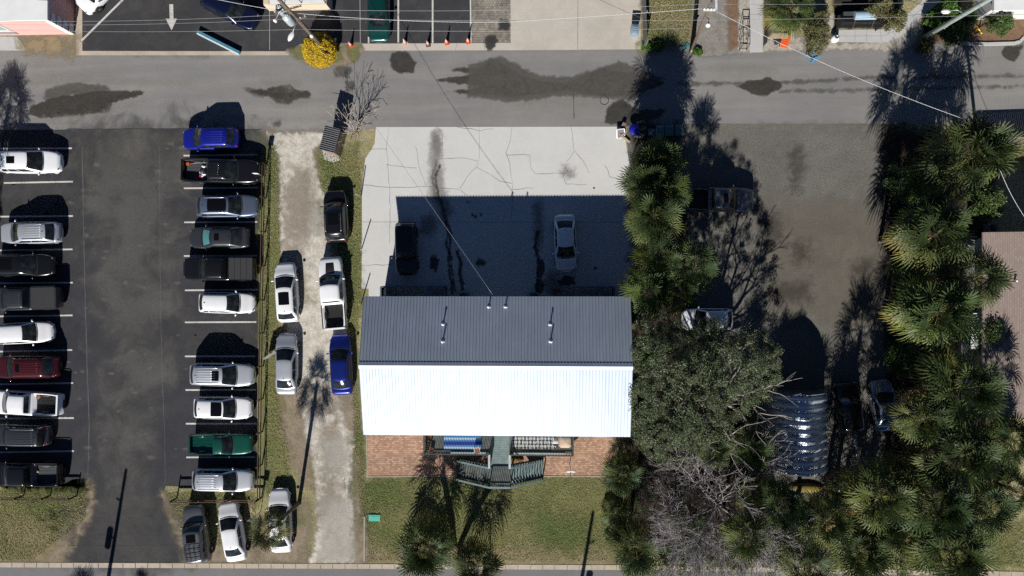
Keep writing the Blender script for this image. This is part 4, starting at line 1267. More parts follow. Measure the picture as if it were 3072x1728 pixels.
M_deckgreen = plain('deck_green', (0.095, 0.115, 0.108), 0.8, 0, 0.35, 2.5)
boards('deck_floor', xl, xm0 - .005, yD0, yD1, HD, M_deckgreen)
boards('deck_floor', xm1 + .005, xr, yD0, yD1, HD, M_deckgreen)
boards('walkway', xm0, xm1, yD0, yL + 1.5, HD + .004, M_teal)
boards('landing', xm0 - .1, xm1 + .1, yL + 1.5, yL, HD - .01, M_deckgreen)


def railing(name, pts, hgt, mat, pick=.125, mtop=None, topw=.11):
    """pts: world points along the deck edge; the rail stands on them"""
    m = MB()
    for a, b in zip(pts[:-1], pts[1:]):
        a, b = Vector(a), Vector(b)
        L_ = (b - a).length
        n = max(1, int(L_ / pick))
        for i in range(n + 1):
            p = a.lerp(b, i / n)
            big = i in (0, n)
            w_ = .09 if big else .035
            m.bar(local(deck, p + Vector((0, 0, .02 if not big else -.1))), local(deck, p + Vector((0, 0, hgt))), w_, w_)
        m.bar(local(deck, a + Vector((0, 0, .1))), local(deck, b + Vector((0, 0, .1))), .04, .07)
    o = m.build(name, mat, deck)
    m = MB()
    for a, b in zip(pts[:-1], pts[1:]):
        m.bar(local(deck, Vector(a) + Vector((0, 0, hgt + .02))), local(deck, Vector(b) + Vector((0, 0, hgt + .02))), topw, .045)
    m.build('handrail', mtop or M_railt, o)
    return o


z = HD
railing('railing', [(xl, yD0, z), (xl, yD1, z), (xm0 - .1, yD1, z)], .95, M_railtd, mtop=M_railtd)
railing('railing', [(xr, yD0, z), (xr, yD1, z), (xm1 + .1, yD1, z)], .95, M_railtd, mtop=M_railtd)
yW = yL + 1.5
railing('railing', [(xm0 - .06, yD1, z), (xm0 - .06, yW, z)], .95, M_railt, mtop=M_railw, topw=.17)
railing('railing', [(xm1 + .06, yD1, z), (xm1 + .06, yW, z)], .95, M_railt, mtop=M_railw, topw=.17)
m = MB()
m.bar(local(deck, Vector((xl + 2.0, yD1 - .10, z + .05))), local(deck, Vector((xm0 - .1, yD1 - .10, z + .05))), .13, .05)
m.bar(local(deck, Vector((xm1 + .1, yD1 - .10, z + .05))), local(deck, Vector((xr - .6, yD1 - .10, z + .05))), .13, .05)
m.build('deck_edge_board', M_railw, deck)
# stairs both ways
xsL, xsR = PX(600, 700, .2).x, PX(1975, 640, .2).x
for sg, x0, x1 in ((-1, xm0 - .1, xsL), (1, xm1 + .1, xsR)):
    n = 11
    m = MB()
    for i in range(n):
        zt = HD - (i + 1) * HD / (n + .6)
        xa = x0 + (x1 - x0) * i / n
        xb = x0 + (x1 - x0) * (i + 1) / n
        m.box(min(xa, xb) - .03, max(xa, xb) + .03, yL + .02, yW, zt - .045, zt)
    m.v = [tuple(local(deck, v_)) for v_ in m.v]
    m.build('stairs', M_teal if sg > 0 else M_deckgreen, deck)
    for y in (yL, yW + .02):
        m = MB()
        m.bar(local(deck, Vector((x0, y, HD - .22))), local(deck, Vector((x1, y, .02))), .05, .26)
        m.build('stringer', M_railtd, deck)
        railing('railing', [(x0, y, HD), (x1, y, .05)], .95, M_railtd, .24, M_railt, .14)
railing('railing', [(xm0 - .1, yL, HD), (xm1 + .1, yL, HD)], .95, M_railtd, .14, M_railt, .16)
m = MB()
for x in np.linspace(xl + .1, xr - .1, 8):
    for y in (yD0 - .2, yD1 + .05):
        m.bar(local(deck, Vector((x, y, 0))), local(deck, Vector((x, y, HD - .045))), .14, .14)
for x in (xm0, xm1):
    m.bar(local(deck, Vector((x, yL + .1, 0))), local(deck, Vector((x, yL + .1, HD - .06))), .14, .14)
m.build('deck_post', M_railtd, deck)

# things on the porch
def striped(name, cols, period, axis=1):
    m, nt, b, L = _new(name)
    sep = nt.nodes.new('ShaderNodeSeparateXYZ')
    L.new(_obj(nt), sep.inputs[0])
    f = _math(nt, 'FRACT', _math(nt, 'DIVIDE', sep.outputs[axis], period))
    r = nt.nodes.new('ShaderNodeValToRGB')
    r.color_ramp.interpolation = 'CONSTANT'
    e = r.color_ramp.elements
    while len(e) < len(cols): e.new(.5)
    for i, (el, c) in enumerate(zip(e, cols)):
        el.position = i / len(cols)
        el.color = (*c, 1)
    L.new(f, r.inputs[0])
    L.new(r.outputs[0], b.inputs['Base Color'])
    b.inputs['Roughness'].default_value = .85
    return m


M_rug = striped('rug_blue', [(.015, .035, .24), (.05, .22, .52), (.45, .55, .60), (.05, .22, .52), (.015, .03, .20)], .72)
a, b = PX(385, 95, HD), PX(985, 330, HD)
r_ = MB()
r_.box(-(b.x - a.x) / 2, (b.x - a.x) / 2, -(a.y - b.y) / 2, (a.y - b.y) / 2, 0, .015)
o = r_.build('rug', M_rug)
o.location = ((a.x + b.x) / 2, (a.y + b.y) / 2, HD + .006)
tag(o, 'blue striped rug lying on the left porch deck', 'rug')
mH, nt, bb, L = _new('rug_pattern')
vo = nt.nodes.new('ShaderNodeTexVoronoi')
vo.inputs['Scale'].default_value = 3.4
vo.inputs['Randomness'].default_value = 0.12
L.new(_obj(nt), vo.inputs['Vector'])
L.new(_ramp(nt, vo.outputs['Distance'], [(0.40, (0.55, 0.55, 0.53)), (0.46, (0.035, 0.045, 0.05))]), bb.inputs['Base Color'])
a, b = PX(1480, 100, HD), PX(2190, 305, HD)
r_ = MB()
r_.box(-(b.x - a.x) / 2, (b.x - a.x) / 2, -(a.y - b.y) / 2, (a.y - b.y) / 2, 0, .015)
o = r_.build('rug', mH)
o.location = ((a.x + b.x) / 2, (a.y + b.y) / 2, HD + .006)
tag(o, 'dark rug with a white honeycomb pattern on the right porch deck', 'rug')
M_pot = plain('terracotta', (0.30, 0.13, 0.085), 0.8)
M_potd = plain('pot_dark', (0.11, 0.12, 0.10), 0.8)
M_soil = plain('soil', (0.02, 0.015, 0.01), 0.95)
M_herb = leaf_mat('herb', [(0, (0.05, 0.09, 0.02)), (1, (0.22, 0.07, 0.05))])
for (zu, zv, r, mt, lab) in ((150, 112, .17, M_pot, 'flower pot nearest the house wall at the left end of the porch'), (150, 196, .19, M_potd, 'second flower pot from the wall, grey rim, left end of porch'), (132, 278, .14, M_potd, 'smallest flower pot, third from the wall at the left porch end'), (188, 318, .18, M_pot, 'flower pot nearest the porch front rail, left corner')):
    p = PX(zu, zv, HD + .3)
    t = empty('flower_pot', (p.x, p.y, HD + .005), 0, lab, 'flower pot', 'flower pots on the porch')
    m = MB()
    m.lathe([(r * .7, 0), (r * .98, .30), (r * 1.05, .30), (r * 1.05, .34), (r * .88, .34), (r * .85, .28), (.01, .28)], 16)
    m.build('pot', mt, t)
    m = MB()
    for i in range(26):
        an, rr = RN.uniform(0, 6.28), RN.uniform(.1, .75) * r
        q = Vector((rr * math.cos(an), rr * math.sin(an), .29))
        tip = q + Vector((math.cos(an) * .06, math.sin(an) * .06, RN.uniform(.05, .16)))
        s = Vector((-math.sin(an), math.cos(an), 0)) * .025
        m.add([q - s, q + s, tip], [(0, 1, 2)], RN.random())
    m.build('plant', M_herb, t, att=True)
p = PX(2180, 208, HD + .5)
t = empty('side_table', (p.x, p.y, HD + .005), 0, 'small round white table beside the covered grill on the porch', 'table')
m = MB(); m.lathe([(.01, .47), (.24, .47), (.25, .49), (.24, .51), (.01, .51)], 20); m.build('table_top', M_pvc, t)
for k_ in range(3):
    m = MB(); an = k_ * 2.094
    m.tube([(.06 * math.cos(an), .06 * math.sin(an), .47), (.2 * math.cos(an), .2 * math.sin(an), 0)], .018, 6); m.build('leg', M_pvc, t)
M_canvas = plain('canvas', (0.47, 0.37, 0.27), 0.85, 0, 0.1, 4)
p = PX(2335, 190, HD + .6)
def canv(u, v):
    an = u * 6.2832
    k_ = abs(math.cos(an)) ** .5 * (1 if math.cos(an) > 0 else -1), abs(math.sin(an)) ** .5 * (1 if math.sin(an) > 0 else -1)
    prof = np.interp(v, [0, .5, .85, 1], [1.12, 1.0, .8, .02])
    zz = np.interp(v, [0, .5, .85, 1], [.02, .75, 1.05, 1.12])
    f = 1 + .04 * math.sin(an * 9) * (1 - v)
    return Vector((k_[0] * .52 * prof * f, k_[1] * .55 * prof * f, zz))
m = MB(); m.grid(canv, [i / 40 for i in range(41)], [0, .25, .5, .7, .85, .95, 1])
o = m.build('covered_grill', M_canvas); o.location = (p.x, p.y + .1, HD + .005)
tag(o, 'beige canvas cover pulled over a grill at the right end of the porch', 'covered grill')
p = PX(920, 335, HD + .4)
t = empty('stool', (p.x, p.y, HD + .025), .1, 'small white framed stool at the front edge of the blue rug', 'stool')
m = MB(); m.box(-.2, .2, -.2, .2, .38, .42); m.build('seat', M_pot, t)
m = MB(); [m.bar(a_, b_, .035, .035) for a_, b_ in (((-.22, -.22, .43), (.22, -.22, .43)), ((-.22, .22, .43), (.22, .22, .43)), ((-.22, -.22, .43), (-.22, .22, .43)), ((.22, -.22, .43), (.22, .22, .43)))]; m.build('frame', M_pvc, t)
for sx in (-.2, .2):
    for sy in (-.2, .2):
        m = MB(); m.bar((sx, sy, 0), (sx, sy, .38), .035, .035); m.build('leg', M_pvc, t)
# satellite dish on a pole in front of the porch
p = W(1709, 1392)
t = empty('satellite_dish', (p.x, p.y, .016), 0, 'pale satellite dish on a short pole over the brick patio', 'satellite dish')
m = MB(); m.tube([(0, 0, 0), (0, 0, 1.7)], .03, 8); m.build('pole', M_galv, t)
m = MB()
rx = Matrix.Translation((0, -.1, 1.75)) @ Matrix.Rotation(R(64), 4, 'X') @ Matrix.Diagonal((.40, .36, .36, 1))
m.lathe([(.001, .0), (.4, .05), (.75, .16), (1, .30), (1.0, .26), (.7, .11), (.001, -.05)], 20, M=rx); m.build('reflector', M_railw, t)
m = MB(); m.tube([(0, -.1, 1.5), (0, -.55, 1.62)], .018, 6); m.box(-.03, .03, -.62, -.5, 1.6, 1.72); m.build('feed_arm', M_trim, t)
# dry leaf heap below the walkway
M_leafd = leaf_mat('dead_leaves', [(0, (0.20, 0.12, 0.05)), (1, (0.42, 0.30, 0.14))], .8, .1)
p = PX(1560, 500, .2)
m = MB()
for i in range(420):
    an, rr = RN.uniform(0, 6.28), RN.random() ** .5
    q = Vector((rr * .55 * math.cos(an), rr * .42 * math.sin(an), .38 * (1 - rr * rr) + RN.uniform(0, .05)))
    d1 = Vector((RN.uniform(-1, 1), RN.uniform(-1, 1), RN.uniform(-.3, .3))).normalized() * .07
    d2 = d1.cross(Vector((0, 0, 1))).normalized() * .05
    m.add([q - d1, q + d2, q + d1, q - d2], [(0, 1, 2, 3)], RN.random())
o = m.build('leaf_heap', M_leafd, att=True); o.location = (p.x, p.y, .02)
tag(o, 'heap of dry tan leaves in the gap beside the porch walkway', 'leaf heap')
# timber enclosures against the north wall
for (u0, u1, v, lab) in ((1142, 1334, 861, 'dark timber enclosure with cross posts, against the left end of the shaded wall'), (1656, 1842, 862, 'dark timber enclosure against the right end of the shaded wall')):
    a, b = W(u0, v, 1.6), W(u1, v, 1.6)
    t = empty('timber_enclosure', ((a.x + b.x) / 2, a.y, .014), 0, lab, 'enclosure')
    w_ = (b.x - a.x) / 2
    dpt = a.y - wyN - .02
    m = MB(); [m.bar(q0, q1, .12, .06) for q0, q1 in (((-w_, 0, 1.6), (w_, 0, 1.6)), ((-w_, 0, 1.6), (-w_, -dpt, 1.6)), ((w_, 0, 1.6), (w_, -dpt, 1.6)))]; m.build('top_rail', plain('slate_timber', (0.10, 0.13, 0.19), .7, 0, .2, 3), t)
    m = MB()
    m.box(-w_, w_, -.02, .02, .1, 1.5)
    for x in (-w_, w_): m.box(x - .02, x + .02, -dpt, -.02, .1, 1.5)
    m.build('panel', M_darkwood, t)
    for x in np.linspace(-w_ + .04, w_ - .04, 5):
        m = MB(); m.bar((x, .04, 0), (x, .04, 1.57), .09, .09); m.build('post', M_darkwood, t)
    if u0 < 1300:
        m = MB()
        for i in range(4): m.box(-w_ + .2, -w_ + .34, -.35 - i * .22, -.22 - i * .22, 1.5, 1.56)
        m.build('lattice_top', M_pvc, t)
    m = MB(); m.bar((w_ * .55, -.05, 1.62), (w_ * .55, -dpt, 1.62), .4, .04); m.build('cross_board', MATS['slate_timber'], t)
# condenser units and leaning planks by the north wall
M_ac = plain('ac_grey', (0.20, 0.21, 0.22), .6, .3)
for u, lab in ((1391, 'grey air conditioner by the shaded wall, nearer the left enclosure'), (1602, 'grey air conditioner by the shaded wall, nearer the right enclosure')):
    p = W(u, 878, .8)
    t = empty('air_conditioner', (p.x, p.y - .35, .014), 0, lab, 'air conditioner', 'air conditioners by the house')
    m = MB(); m.box(-.38, .38, -.38, .38, 0, .74); m.build('casing', M_ac, t)
    m = MB(); m.lathe([(.10, .755), (.32, .755), (.33, .765), (.1, .77)], 18); m.build('fan_grille', M_trim, t)

# ------------------------------------------------------------------ low brown fences round the lot
M_fence = plain('fence_brown', (0.075, 0.045, 0.03), .7, 0, .3, 4)


def rail_fence(pts, label, n_sp=2.6, h=1.2):
    t = empty('rail_fence', (pts[0].x, pts[0].y, 0), 0, label, 'fence')
    for a, b in zip(pts[:-1], pts[1:]):
        a, b = a - pts[0], b - pts[0]
        L_ = (b - a).length
        n = max(1, round(L_ / n_sp))
        d = (b - a).normalized()
        sx = Vector((-d.y, d.x, 0))
        for i in range(n + 1):
            p = a.lerp(b, i / n)
            m = MB(); m.bar((p.x, p.y, 0), (p.x, p.y, h + .03), .10, .10); m.build('post', M_fence, t)
        for z_ in (h - .08, h * .52):
            m = MB(); m.bar(a + sx * .075 + Vector((0, 0, z_)), b + sx * .075 + Vector((0, 0, z_)), .045, .14); m.build('rail', M_fence, t)
    return t


def flat(p): return Vector((p.x, p.y, 0))


rail_fence([flat(W(783, 486, 1.2)), flat(W(776, 900, 1.2)), flat(W(768, 1504, 1.2)), flat(W(509, 1506, 1.2))], 'long brown two rail fence down the right side of the lot, turning at its bottom')
rail_fence([flat(W(203, 1499, 1.2)), flat(W(-120, 1497, 1.2))], 'short brown two rail fence on the grass below the left row')

# posts and signs along the drive
M_post = plain('post_pale', (0.35, 0.37, 0.36), .6, .3)
for (u, v, du, dv, lab) in ((1084, 588, -18, -6, 'thin pale post leaning by the forecourt edge, nearest the alley'), (1086, 744, -4, 4, 'thin pale post by the forecourt edge, the middle one of three'), (1084, 910, -4, 4, 'thin pale post at the corner of the metal roof')):
    a, b = W(u, v), W(u + du, v + dv, 1.65)
    m = MB(); m.tube([(0, 0, 0), b - a], .045, 8)
    o = m.build('post', M_post); o.location = (a.x, a.y, .012); tag(o, lab, 'post', 'thin posts beside the forecourt')
for (u, v, lab) in ((796, 531, 'square sign on a post at the top end of the lot fence'), (782, 1535, 'square sign on a post below the corner of the lot fence')):
    a = W(u, v)
    t = empty('sign_post', (a.x, a.y, 0), 0, lab, 'sign', 'sign posts by the lot')
    m = MB(); m.tube([(0, 0, 0), (0, 0, 2.3)], .03, 8); m.build('post', M_galv, t)
    m = MB(); m.box(-.22, .22, -.045, -.033, 1.72, 2.25); m.build('sign_plate', M_pvc, t)

# corrugated bin store by the alley
tl, trr, bl = W(978, 379, 2.1), W(1018, 389, 2.1), W(962, 447, 2.1)
ang = math.atan2(trr.y - tl.y, trr.x - tl.x)
wW, lL = (trr - tl).length, (tl - bl).length
c = (trr + bl) / 2
t = empty('bin_store', (c.x, c.y, .016), ang, 'small bin store with dark corrugated roof and brown board walls beside the alley', 'shed')
M_corr = plain('corrugated_dark', (0.055, 0.06, 0.068), .45, .4, .2, 3)
m = MB()
nn = 132
m.grid(lambda u, v: Vector((-wW / 2 - .06 + (wW + .12) * v, -lL / 2 - .06 + (lL + .12) * u, 2.08 + .12 * (1 - v) + .035 * math.sin(u * 12 * 6.2832))), [i / nn for i in range(nn + 1)], [0, .5, 1], smooth=True)
m.build('roof', M_corr, t)
M_brownw = plain('board_brown', (0.16, 0.115, 0.09), .85, 0, .25, 4)
m = MB()
n = 9
for i in range(n):
    y0 = -lL / 2 + lL * i / n
    m.box(wW / 2 - .05, wW / 2 - .01, y0 + .008, y0 + lL / n - .008, 0, 2.0)
    m.box(-wW / 2 + .01, -wW / 2 + .05, y0 + .008, y0 + lL / n - .008, 0, 2.1)
for i in range(5):
    x0 = -wW / 2 + .06 + (wW - .12) * i / 5
    for y in (-lL / 2 + .02, lL / 2 - .06): m.box(x0 + .006, x0 + (wW - .12) / 5 - .006, y, y + .04, 0, 1.98)
m.build('wall', M_brownw, t)
m = MB(); m.box(-wW / 2 + .08, wW / 2 - .08, -lL / 2 - .012, -lL / 2 + .008, .1, 1.8); m.build('door', plain('door_pinkish', (.26, .17, .15), .8), t)

# ------------------------------------------------------------------ arched steel shelter on the yard
p0, p1 = W(2480, 1178, 1.2), W(2294, 1300, 1.2)
xa, xb = W(2298, 1300, 1.4).x, W(2478, 1300, 1.4).x
ya, yb = W(2390, 1182, 3.2).y, W(2390, 1424, 3.2).y
t = empty('arched_shelter', ((xa + xb) / 2, (ya + yb) / 2, .01), 0, 'arched shelter of deeply corrugated bare steel under the trees', 'shelter')
hwid, hlen = (xb - xa) / 2, (ya - yb) / 2


def arch(u, v):
    ph = math.pi * u
    x = -math.cos(ph)
    zz = 3.55 * (math.sin(ph) ** .62) + .25 * max(0, 1 - abs(x) / .5)
    cor = .085 * math.sin(v * 10 * 6.2832)
    nx, nz = x, .8
    return Vector((x * (hwid + cor), -hlen + 2 * hlen * v, max(0, zz + cor * (1 if zz > .2 else 0))))


m = MB(); m.grid(arch, [i / 40 for i in range(41)], [i / 120 for i in range(121)])
m.build('corrugated_shell', M_galv2, t)
m = MB()
for i in range(41):
    q = arch(i / 40, 1.0)
    m.add([q, (q.x, q.y, 0.0)], [])
nv = len(m.v)
m.f = [(2 * i, 2 * i + 2, 2 * i + 3, 2 * i + 1) for i in range(40)]
m.sm = [False] * len(m.f)
o = m.build('end_wall', plain('shelter_end', (.10, .11, .12), .6, .4), t); o.location = (0, -.12, 0)

# shingled house at the right edge
M_sh, nt, b, L = _new('shingles')
br = nt.nodes.new('ShaderNodeTexBrick')
mp = nt.nodes.new('ShaderNodeMapping'); mp.inputs['Rotation'].default_value = (0, 0, R(90))
L.new(_obj(nt), mp.inputs[0]); L.new(mp.outputs[0], br.inputs['Vector'])
br.inputs['Scale'].default_value = 1
br.inputs['Brick Width'].default_value = .3
br.inputs['Row Height'].default_value = .16
br.inputs['Mortar Size'].default_value = .014
br.inputs['Color1'].default_value = (.30, .24, .21, 1)
br.inputs['Color2'].default_value = (.25, .20, .175, 1)
br.inputs['Mortar'].default_value = (.19, .15, .13, 1)
L.new(br.outputs[0], b.inputs['Base Color']); b.inputs['Roughness'].default_value = .95
q0, q1 = W(2948, 697, 3.4), W(2948, 1252, 3.4)
t = empty('shingled_house', (q0.x + 5, (q0.y + q1.y) / 2, 0), 0, 'low house with a brown shingle roof behind the palms at the right edge', 'house')
hl = (q0.y - q1.y) / 2
m = MB()
m.box(-5 + .0, 5, -hl, hl, 3.28, 3.36)
m.add([(-5, -hl, 3.4), (0, -hl, 4.25), (0, hl, 4.25), (-5, hl, 3.4), (5, -hl, 3.4), (5, hl, 3.4)], [(0, 1, 2, 3), (1, 4, 5, 2), (0, 4, 1), (3, 2, 5)])
m.build('roof', M_sh, t)
m = MB(); m.box(-4.6, 4.6, -hl + .4, hl - .4, .02, 3.27); m.build('wall', plain('stucco_white', (.6, .6, .58), .85), t)
m = MB(); m.box(-4.63, -4.60, 1.0, 2.2, 1.0, 2.3); m.build('window', M_glass, t)
m = MB(); m.lathe([(.07, 0), (.07, .35), (.10, .36), (.02, .4)], 10, (-5 + (W(3047, 842, 3.9).x - q0.x), W(3047, 842, 3.9).y - t.location.y, 3.7)); m.build('vent_pipe', M_pvc, t)
m = MB()
for i in range(14): m.box(-5.35, -4.7, -1.9 + i * .2, -1.75 + i * .2, 2.5, 2.54)
o = m.build('louvre_canopy', M_pvc, t)
p = W(2976, 683, .5)
tt = empty('air_conditioner', (p.x, p.y, .0), .1, 'air conditioner in the shade at the corner of the shingled house', 'air conditioner')
m = MB(); m.box(-.38, .38, -.38, .38, 0, .74); m.build('casing', M_ac, tt)
m = MB(); m.lathe([(.10, .755), (.32, .755), (.33, .765), (.1, .77)], 18); m.build('fan_grille', M_trim, tt)
# brown board fence on the right
a, b = flat(W(2950, 418, 1.6)), flat(W(3200, 410, 1.6))
t = empty('board_fence', a, 0, 'brown board fence at the right edge above the bright grass', 'fence')
m = MB()
n = 40
for i in range(n):
    p = (b - a) * (i / n); q = (b - a) * ((i + .94) / n)
    m.bar((p.x, p.y, .8), (q.x, q.y, .8), .03, 1.6)
m.build('boards', M_brownw, t)
m = MB(); m.bar(Vector((0, 0, 1.63)), (b - a) + Vector((0, 0, 1.63)), .16, .05); m.build('top_rail', plain('fence_cap', (.30, .22, .18), .8), t)
# tall wall beyond the right edge casts the long straight shadow - a fence the photo shows only by its top
# hull, box under the trees
m = MB()
def hull(u, v):
    x = (u * 2 - 1)
    w_ = (1 - abs(x) ** 2.2) ** .8
    an = math.pi * v
    return Vector((x * 1.55, -math.cos(an) * .40 * w_, .06 + math.sin(an) * .30 * w_ + .03 * x * x))
m.grid(hull, [i / 20 for i in range(21)], [i / 8 for i in range(9)])
m.add([hull(i / 20, 0) for i in range(21)] + [hull(i / 20, 1) for i in range(21)], [(i, i + 1, 22 + i, 21 + i) for i in range(20)])
o = m.build('canoe', plain('canoe_olive', (.20, .155, .035), .4, 0, .2, 3))
p = W(2419, 1466, .3); o.location = (p.x, p.y, .02); tag(o, 'upturned olive yellow canoe behind the arched shelter', 'canoe')
t = empty('storage_box', W(2502, 1474, .0) + Vector((0, 0, .02)), .15, 'pale plastic box on the dark ground beside the canoe', 'box')
m = MB(); m.box(-.26, .26, -.3, .3, 0, .38); m.build('tub', plain('tub_grey', (.45, .5, .52), .6), t)
m = MB(); m.box(-.28, .28, -.32, .32, .383, .43); m.build('lid', M_pvc, t)
a, b = W(2562, 1285), W(2574, 1400)
m = MB(); m.bar(Vector((0, 0, .06)), (b - a) + Vector((0, 0, .06)), .28, .05)
o = m.build('plank', plain('plank_grey', (.32, .33, .36), .8)); o.location = (a.x, a.y, .02); tag(o, 'long grey plank lying behind the black car', 'plank')

# ------------------------------------------------------------------ palms
def vary(m, amt=.2):
    """no two plants have quite the same green"""
    nt = m.node_tree
    b = nt.nodes['Principled BSDF']
    src = b.inputs['Base Color'].links[0].from_socket
    oi = nt.nodes.new('ShaderNodeObjectInfo')
    hs = nt.nodes.new('ShaderNodeHueSaturation')
    nt.links.new(src, hs.inputs['Color'])
    nt.links.new(_math(nt, 'ADD', _math(nt, 'MULTIPLY', oi.outputs['Random'], amt * 2), 1 - amt), hs.inputs['Value'])
    nt.links.new(_math(nt, 'ADD', _math(nt, 'MULTIPLY', _math(nt, 'FRACT', _math(nt, 'MULTIPLY', oi.outputs['Random'], 7.31)), .03), .485), hs.inputs['Hue'])
    for l in list(src.links):
        if l.to_node != hs: nt.links.new(hs.outputs[0], l.to_socket)
    return m


M_palm = leaf_mat('palm_leaf', [(0.0, (0.24, 0.15, 0.075)), (0.10, (0.25, 0.19, 0.06)), (0.22, (0.19, 0.185, 0.032)), (0.5, (0.088, 0.110, 0.028)), (0.8, (0.048, 0.072, 0.023)), (1.0, (0.036, 0.058, 0.024))], .52, .12, .22)
vary(M_palm)
M_trunk = plain('palm_trunk', (0.135, 0.105, 0.08), .95, 0, .4, 6, bump=.6)


def palm_crown_mesh(seed, Rc, nf, dead=.12, name='crown'):
    """fan palm crown of radius about Rc: petioles carrying costapalmate fans"""
    r = random.Random(seed)
    V, F, T = [], [], []

    def quad(a, b, c, d, t):
        n = len(V)
        V.extend((a, b, c, d))
        F.append((n, n + 1, n + 2, n + 3))
        T.extend((t,) * 4)
    for i in range(nf):
        f = (i + .5) / nf
        az = i * 2.39996 + r.uniform(-.3, .3)
        el = R(86 - 124 * f ** .8 + r.uniform(-13, 13))
        d = Vector((math.cos(az) * math.cos(el), math.sin(az) * math.cos(el), math.sin(el)))
        Lp = Rc * r.uniform(.44, .60)
        s = d.cross(Vector((0, 0, 1)))
        s = s.normalized() if s.length > .05 else Vector((1, 0, 0))
        # petiole drooping under its load
        droop = .22 * Lp * math.cos(el)
        tint = .95 - .5 * f + r.uniform(-.2, .2)
        if f > .8: tint = r.uniform(.10, .34)
        if f > 1 - dead: tint = r.uniform(0, .12)
        base = Vector((0, 0, 0)) + d * .12
        mid = d * Lp * .55 + Vector((0, 0, -droop * .25))
        end = d * Lp + Vector((0, 0, -droop))
        w = .022
        for p, q in ((base, mid), (mid, end)):
            quad(p - s * w, p + s * w, q + s * w * .8, q - s * w * .8, max(0, tint - .25))
        d2 = (end - mid).normalized()
        n_ = s.cross(d2).normalized()
        tw = r.uniform(-.5, .5)
        s2 = (s * math.cos(tw) + n_ * math.sin(tw)).normalized()
        n2 = s2.cross(d2).normalized()
        if n2.z < 0: n2 = -n2
        nl = 19
        Lb = Rc * r.uniform(.50, .62)
        for k in range(nl):
            t = 2 * k / (nl - 1) - 1
            a = t * R(118)
            root = end + d2 * (Lb * .20 * (1 - abs(t)))
            dl = d2 * math.cos(a) + s2 * math.sin(a) + n2 * (.30 * abs(math.sin(a)) + r.uniform(-.07, .07))
            dl.normalize()
            ll = Lb * (1 - .38 * abs(t) ** 1.6) * r.uniform(.88, 1.08) * .92
            sl = dl.cross(n2).normalized()
            p1 = root + dl * ll * .5
            p2 = root + dl * ll * .8 + Vector((0, 0, -ll * r.uniform(.04, .12)))
            p3 = root + dl * ll * .98 + Vector((0, 0, -ll * r.uniform(.14, .34)))
            tt = min(1, max(0, tint + r.uniform(-.08, .08)))
            quad(root - sl * .014, root + sl * .014, p1 + sl * .042, p1 - sl * .042, tt)
            quad(p1 - sl * .042, p1 + sl * .042, p2 + sl * .030, p2 - sl * .030, tt)
            quad(p2 - sl * .030, p2 + sl * .030, p3 + sl * .003, p3 - sl * .003, max(0, tt - .06))
    me_o = np_mesh(name, np.array([tuple(v) for v in V]), np.array(F), M_palm, None, np.array(T))
    me = me_o.data
    bpy.data.objects.remove(me_o)
    return me


CROWN = [palm_crown_mesh(11, 2.3, 40), palm_crown_mesh(23, 2.3, 46, .06), palm_crown_mesh(37, 2.3, 34, .18), palm_crown_mesh(41, 2.3, 50, .10), palm_crown_mesh(59, 2.3, 30, .04)]


def trunk_mesh(seed, top, r0=.17, r1=.14):
    r = random.Random(seed)
    m = MB()
    n = max(6, int(top.length / .22))
    pts, rs = [], []
    for i in range(n + 1):
        t = i / n
        pts.append(Vector((top.x * t ** 1.3, top.y * t ** 1.3, top.z * t)))
        rs.append((r0 + (r1 - r0) * t) * r.uniform(.92, 1.08) * (1.25 if i == 0 else 1))
    m.tube(pts, rs, 9)
    # old leaf bases under the crown
    for i in range(26):
        t = 1 - .28 * r.random()
        c = Vector((top.x * t ** 1.3, top.y * t ** 1.3, top.z * t))
        an = r.uniform(0, 6.28)
        o = Vector((math.cos(an), math.sin(an), 0))
        m.bar(c + o * .1, c + o * .26 + Vector((0, 0, .22)), .07, .03)
    return m


PALMG = 'fan palms'


def palm(u, v, h, rpx, k, label, lean=(0, 0), rot=None, seed=0, at=None, tr=.17):
    """(u, v) is the photo pixel of the crown centre, h its height"""
    c = W(u, v, h)
    base = Vector((c.x + lean[0], c.y + lean[1], 0))
    if at: base = W(*at)
    t = empty('palm_tree', base, 0, label, 'palm', PALMG)
    m = trunk_mesh(seed + int(u), c - base, tr, tr * .85)
    m.build('trunk', M_trunk, t)
    o = bpy.data.objects.new('crown', CROWN[k % len(CROWN)])
    COL.objects.link(o)
    o.parent = t
    o.location = c - base
    rad = rpx / (FPX / (CAMH - h))
    s = rad / 2.3 / 1.13
    rr = random.Random(seed + int(u * 3 + v))
    o.scale = (s * rr.uniform(.95, 1.05), s * rr.uniform(.95, 1.05), s * rr.uniform(1.1, 1.35))
    o.rotation_euler = (rr.uniform(-.12, .12), rr.uniform(-.12, .12), rr.uniform(0, 6.28))
    return t


P = palm
P(1972, 490, 5.0, 94, 1, 'sunlit fan palm at the forecourt corner, nearest the junk heap and bins')
P(1945, 545, 5.8, 92, 3, 'sunlit fan palm in the middle of the column by the forecourt, at its left')
P(2000, 575, 6.0, 84, 0, 'smaller sunlit fan palm just left of the grey pickup bed')
P(1962, 650, 6.4, 102, 1, 'sunlit fan palm at the lower end of the bright column by the forecourt')
P(2080, 800, 6.6, 98, 4, 'shaded fan palm left of the yard, above the white hatchback')
P(1975, 770, 5.8, 84, 2, 'dim fan palm between the bright column and the oak, by the concrete edge')
P(1945, 868, 5.4, 92, 0, 'dim fan palm touching the upper right corner of the metal roof')
P(2035, 875, 6.0, 78, 4, 'dark fan palm just left of the white hatchback')
P(2912, 462, 6.0, 132, 3, 'big fan palm beside the white wire, near the bright green grass')
P(2806, 702, 8.0, 118, 1, 'round fan palm left of the shingled roof top corner')
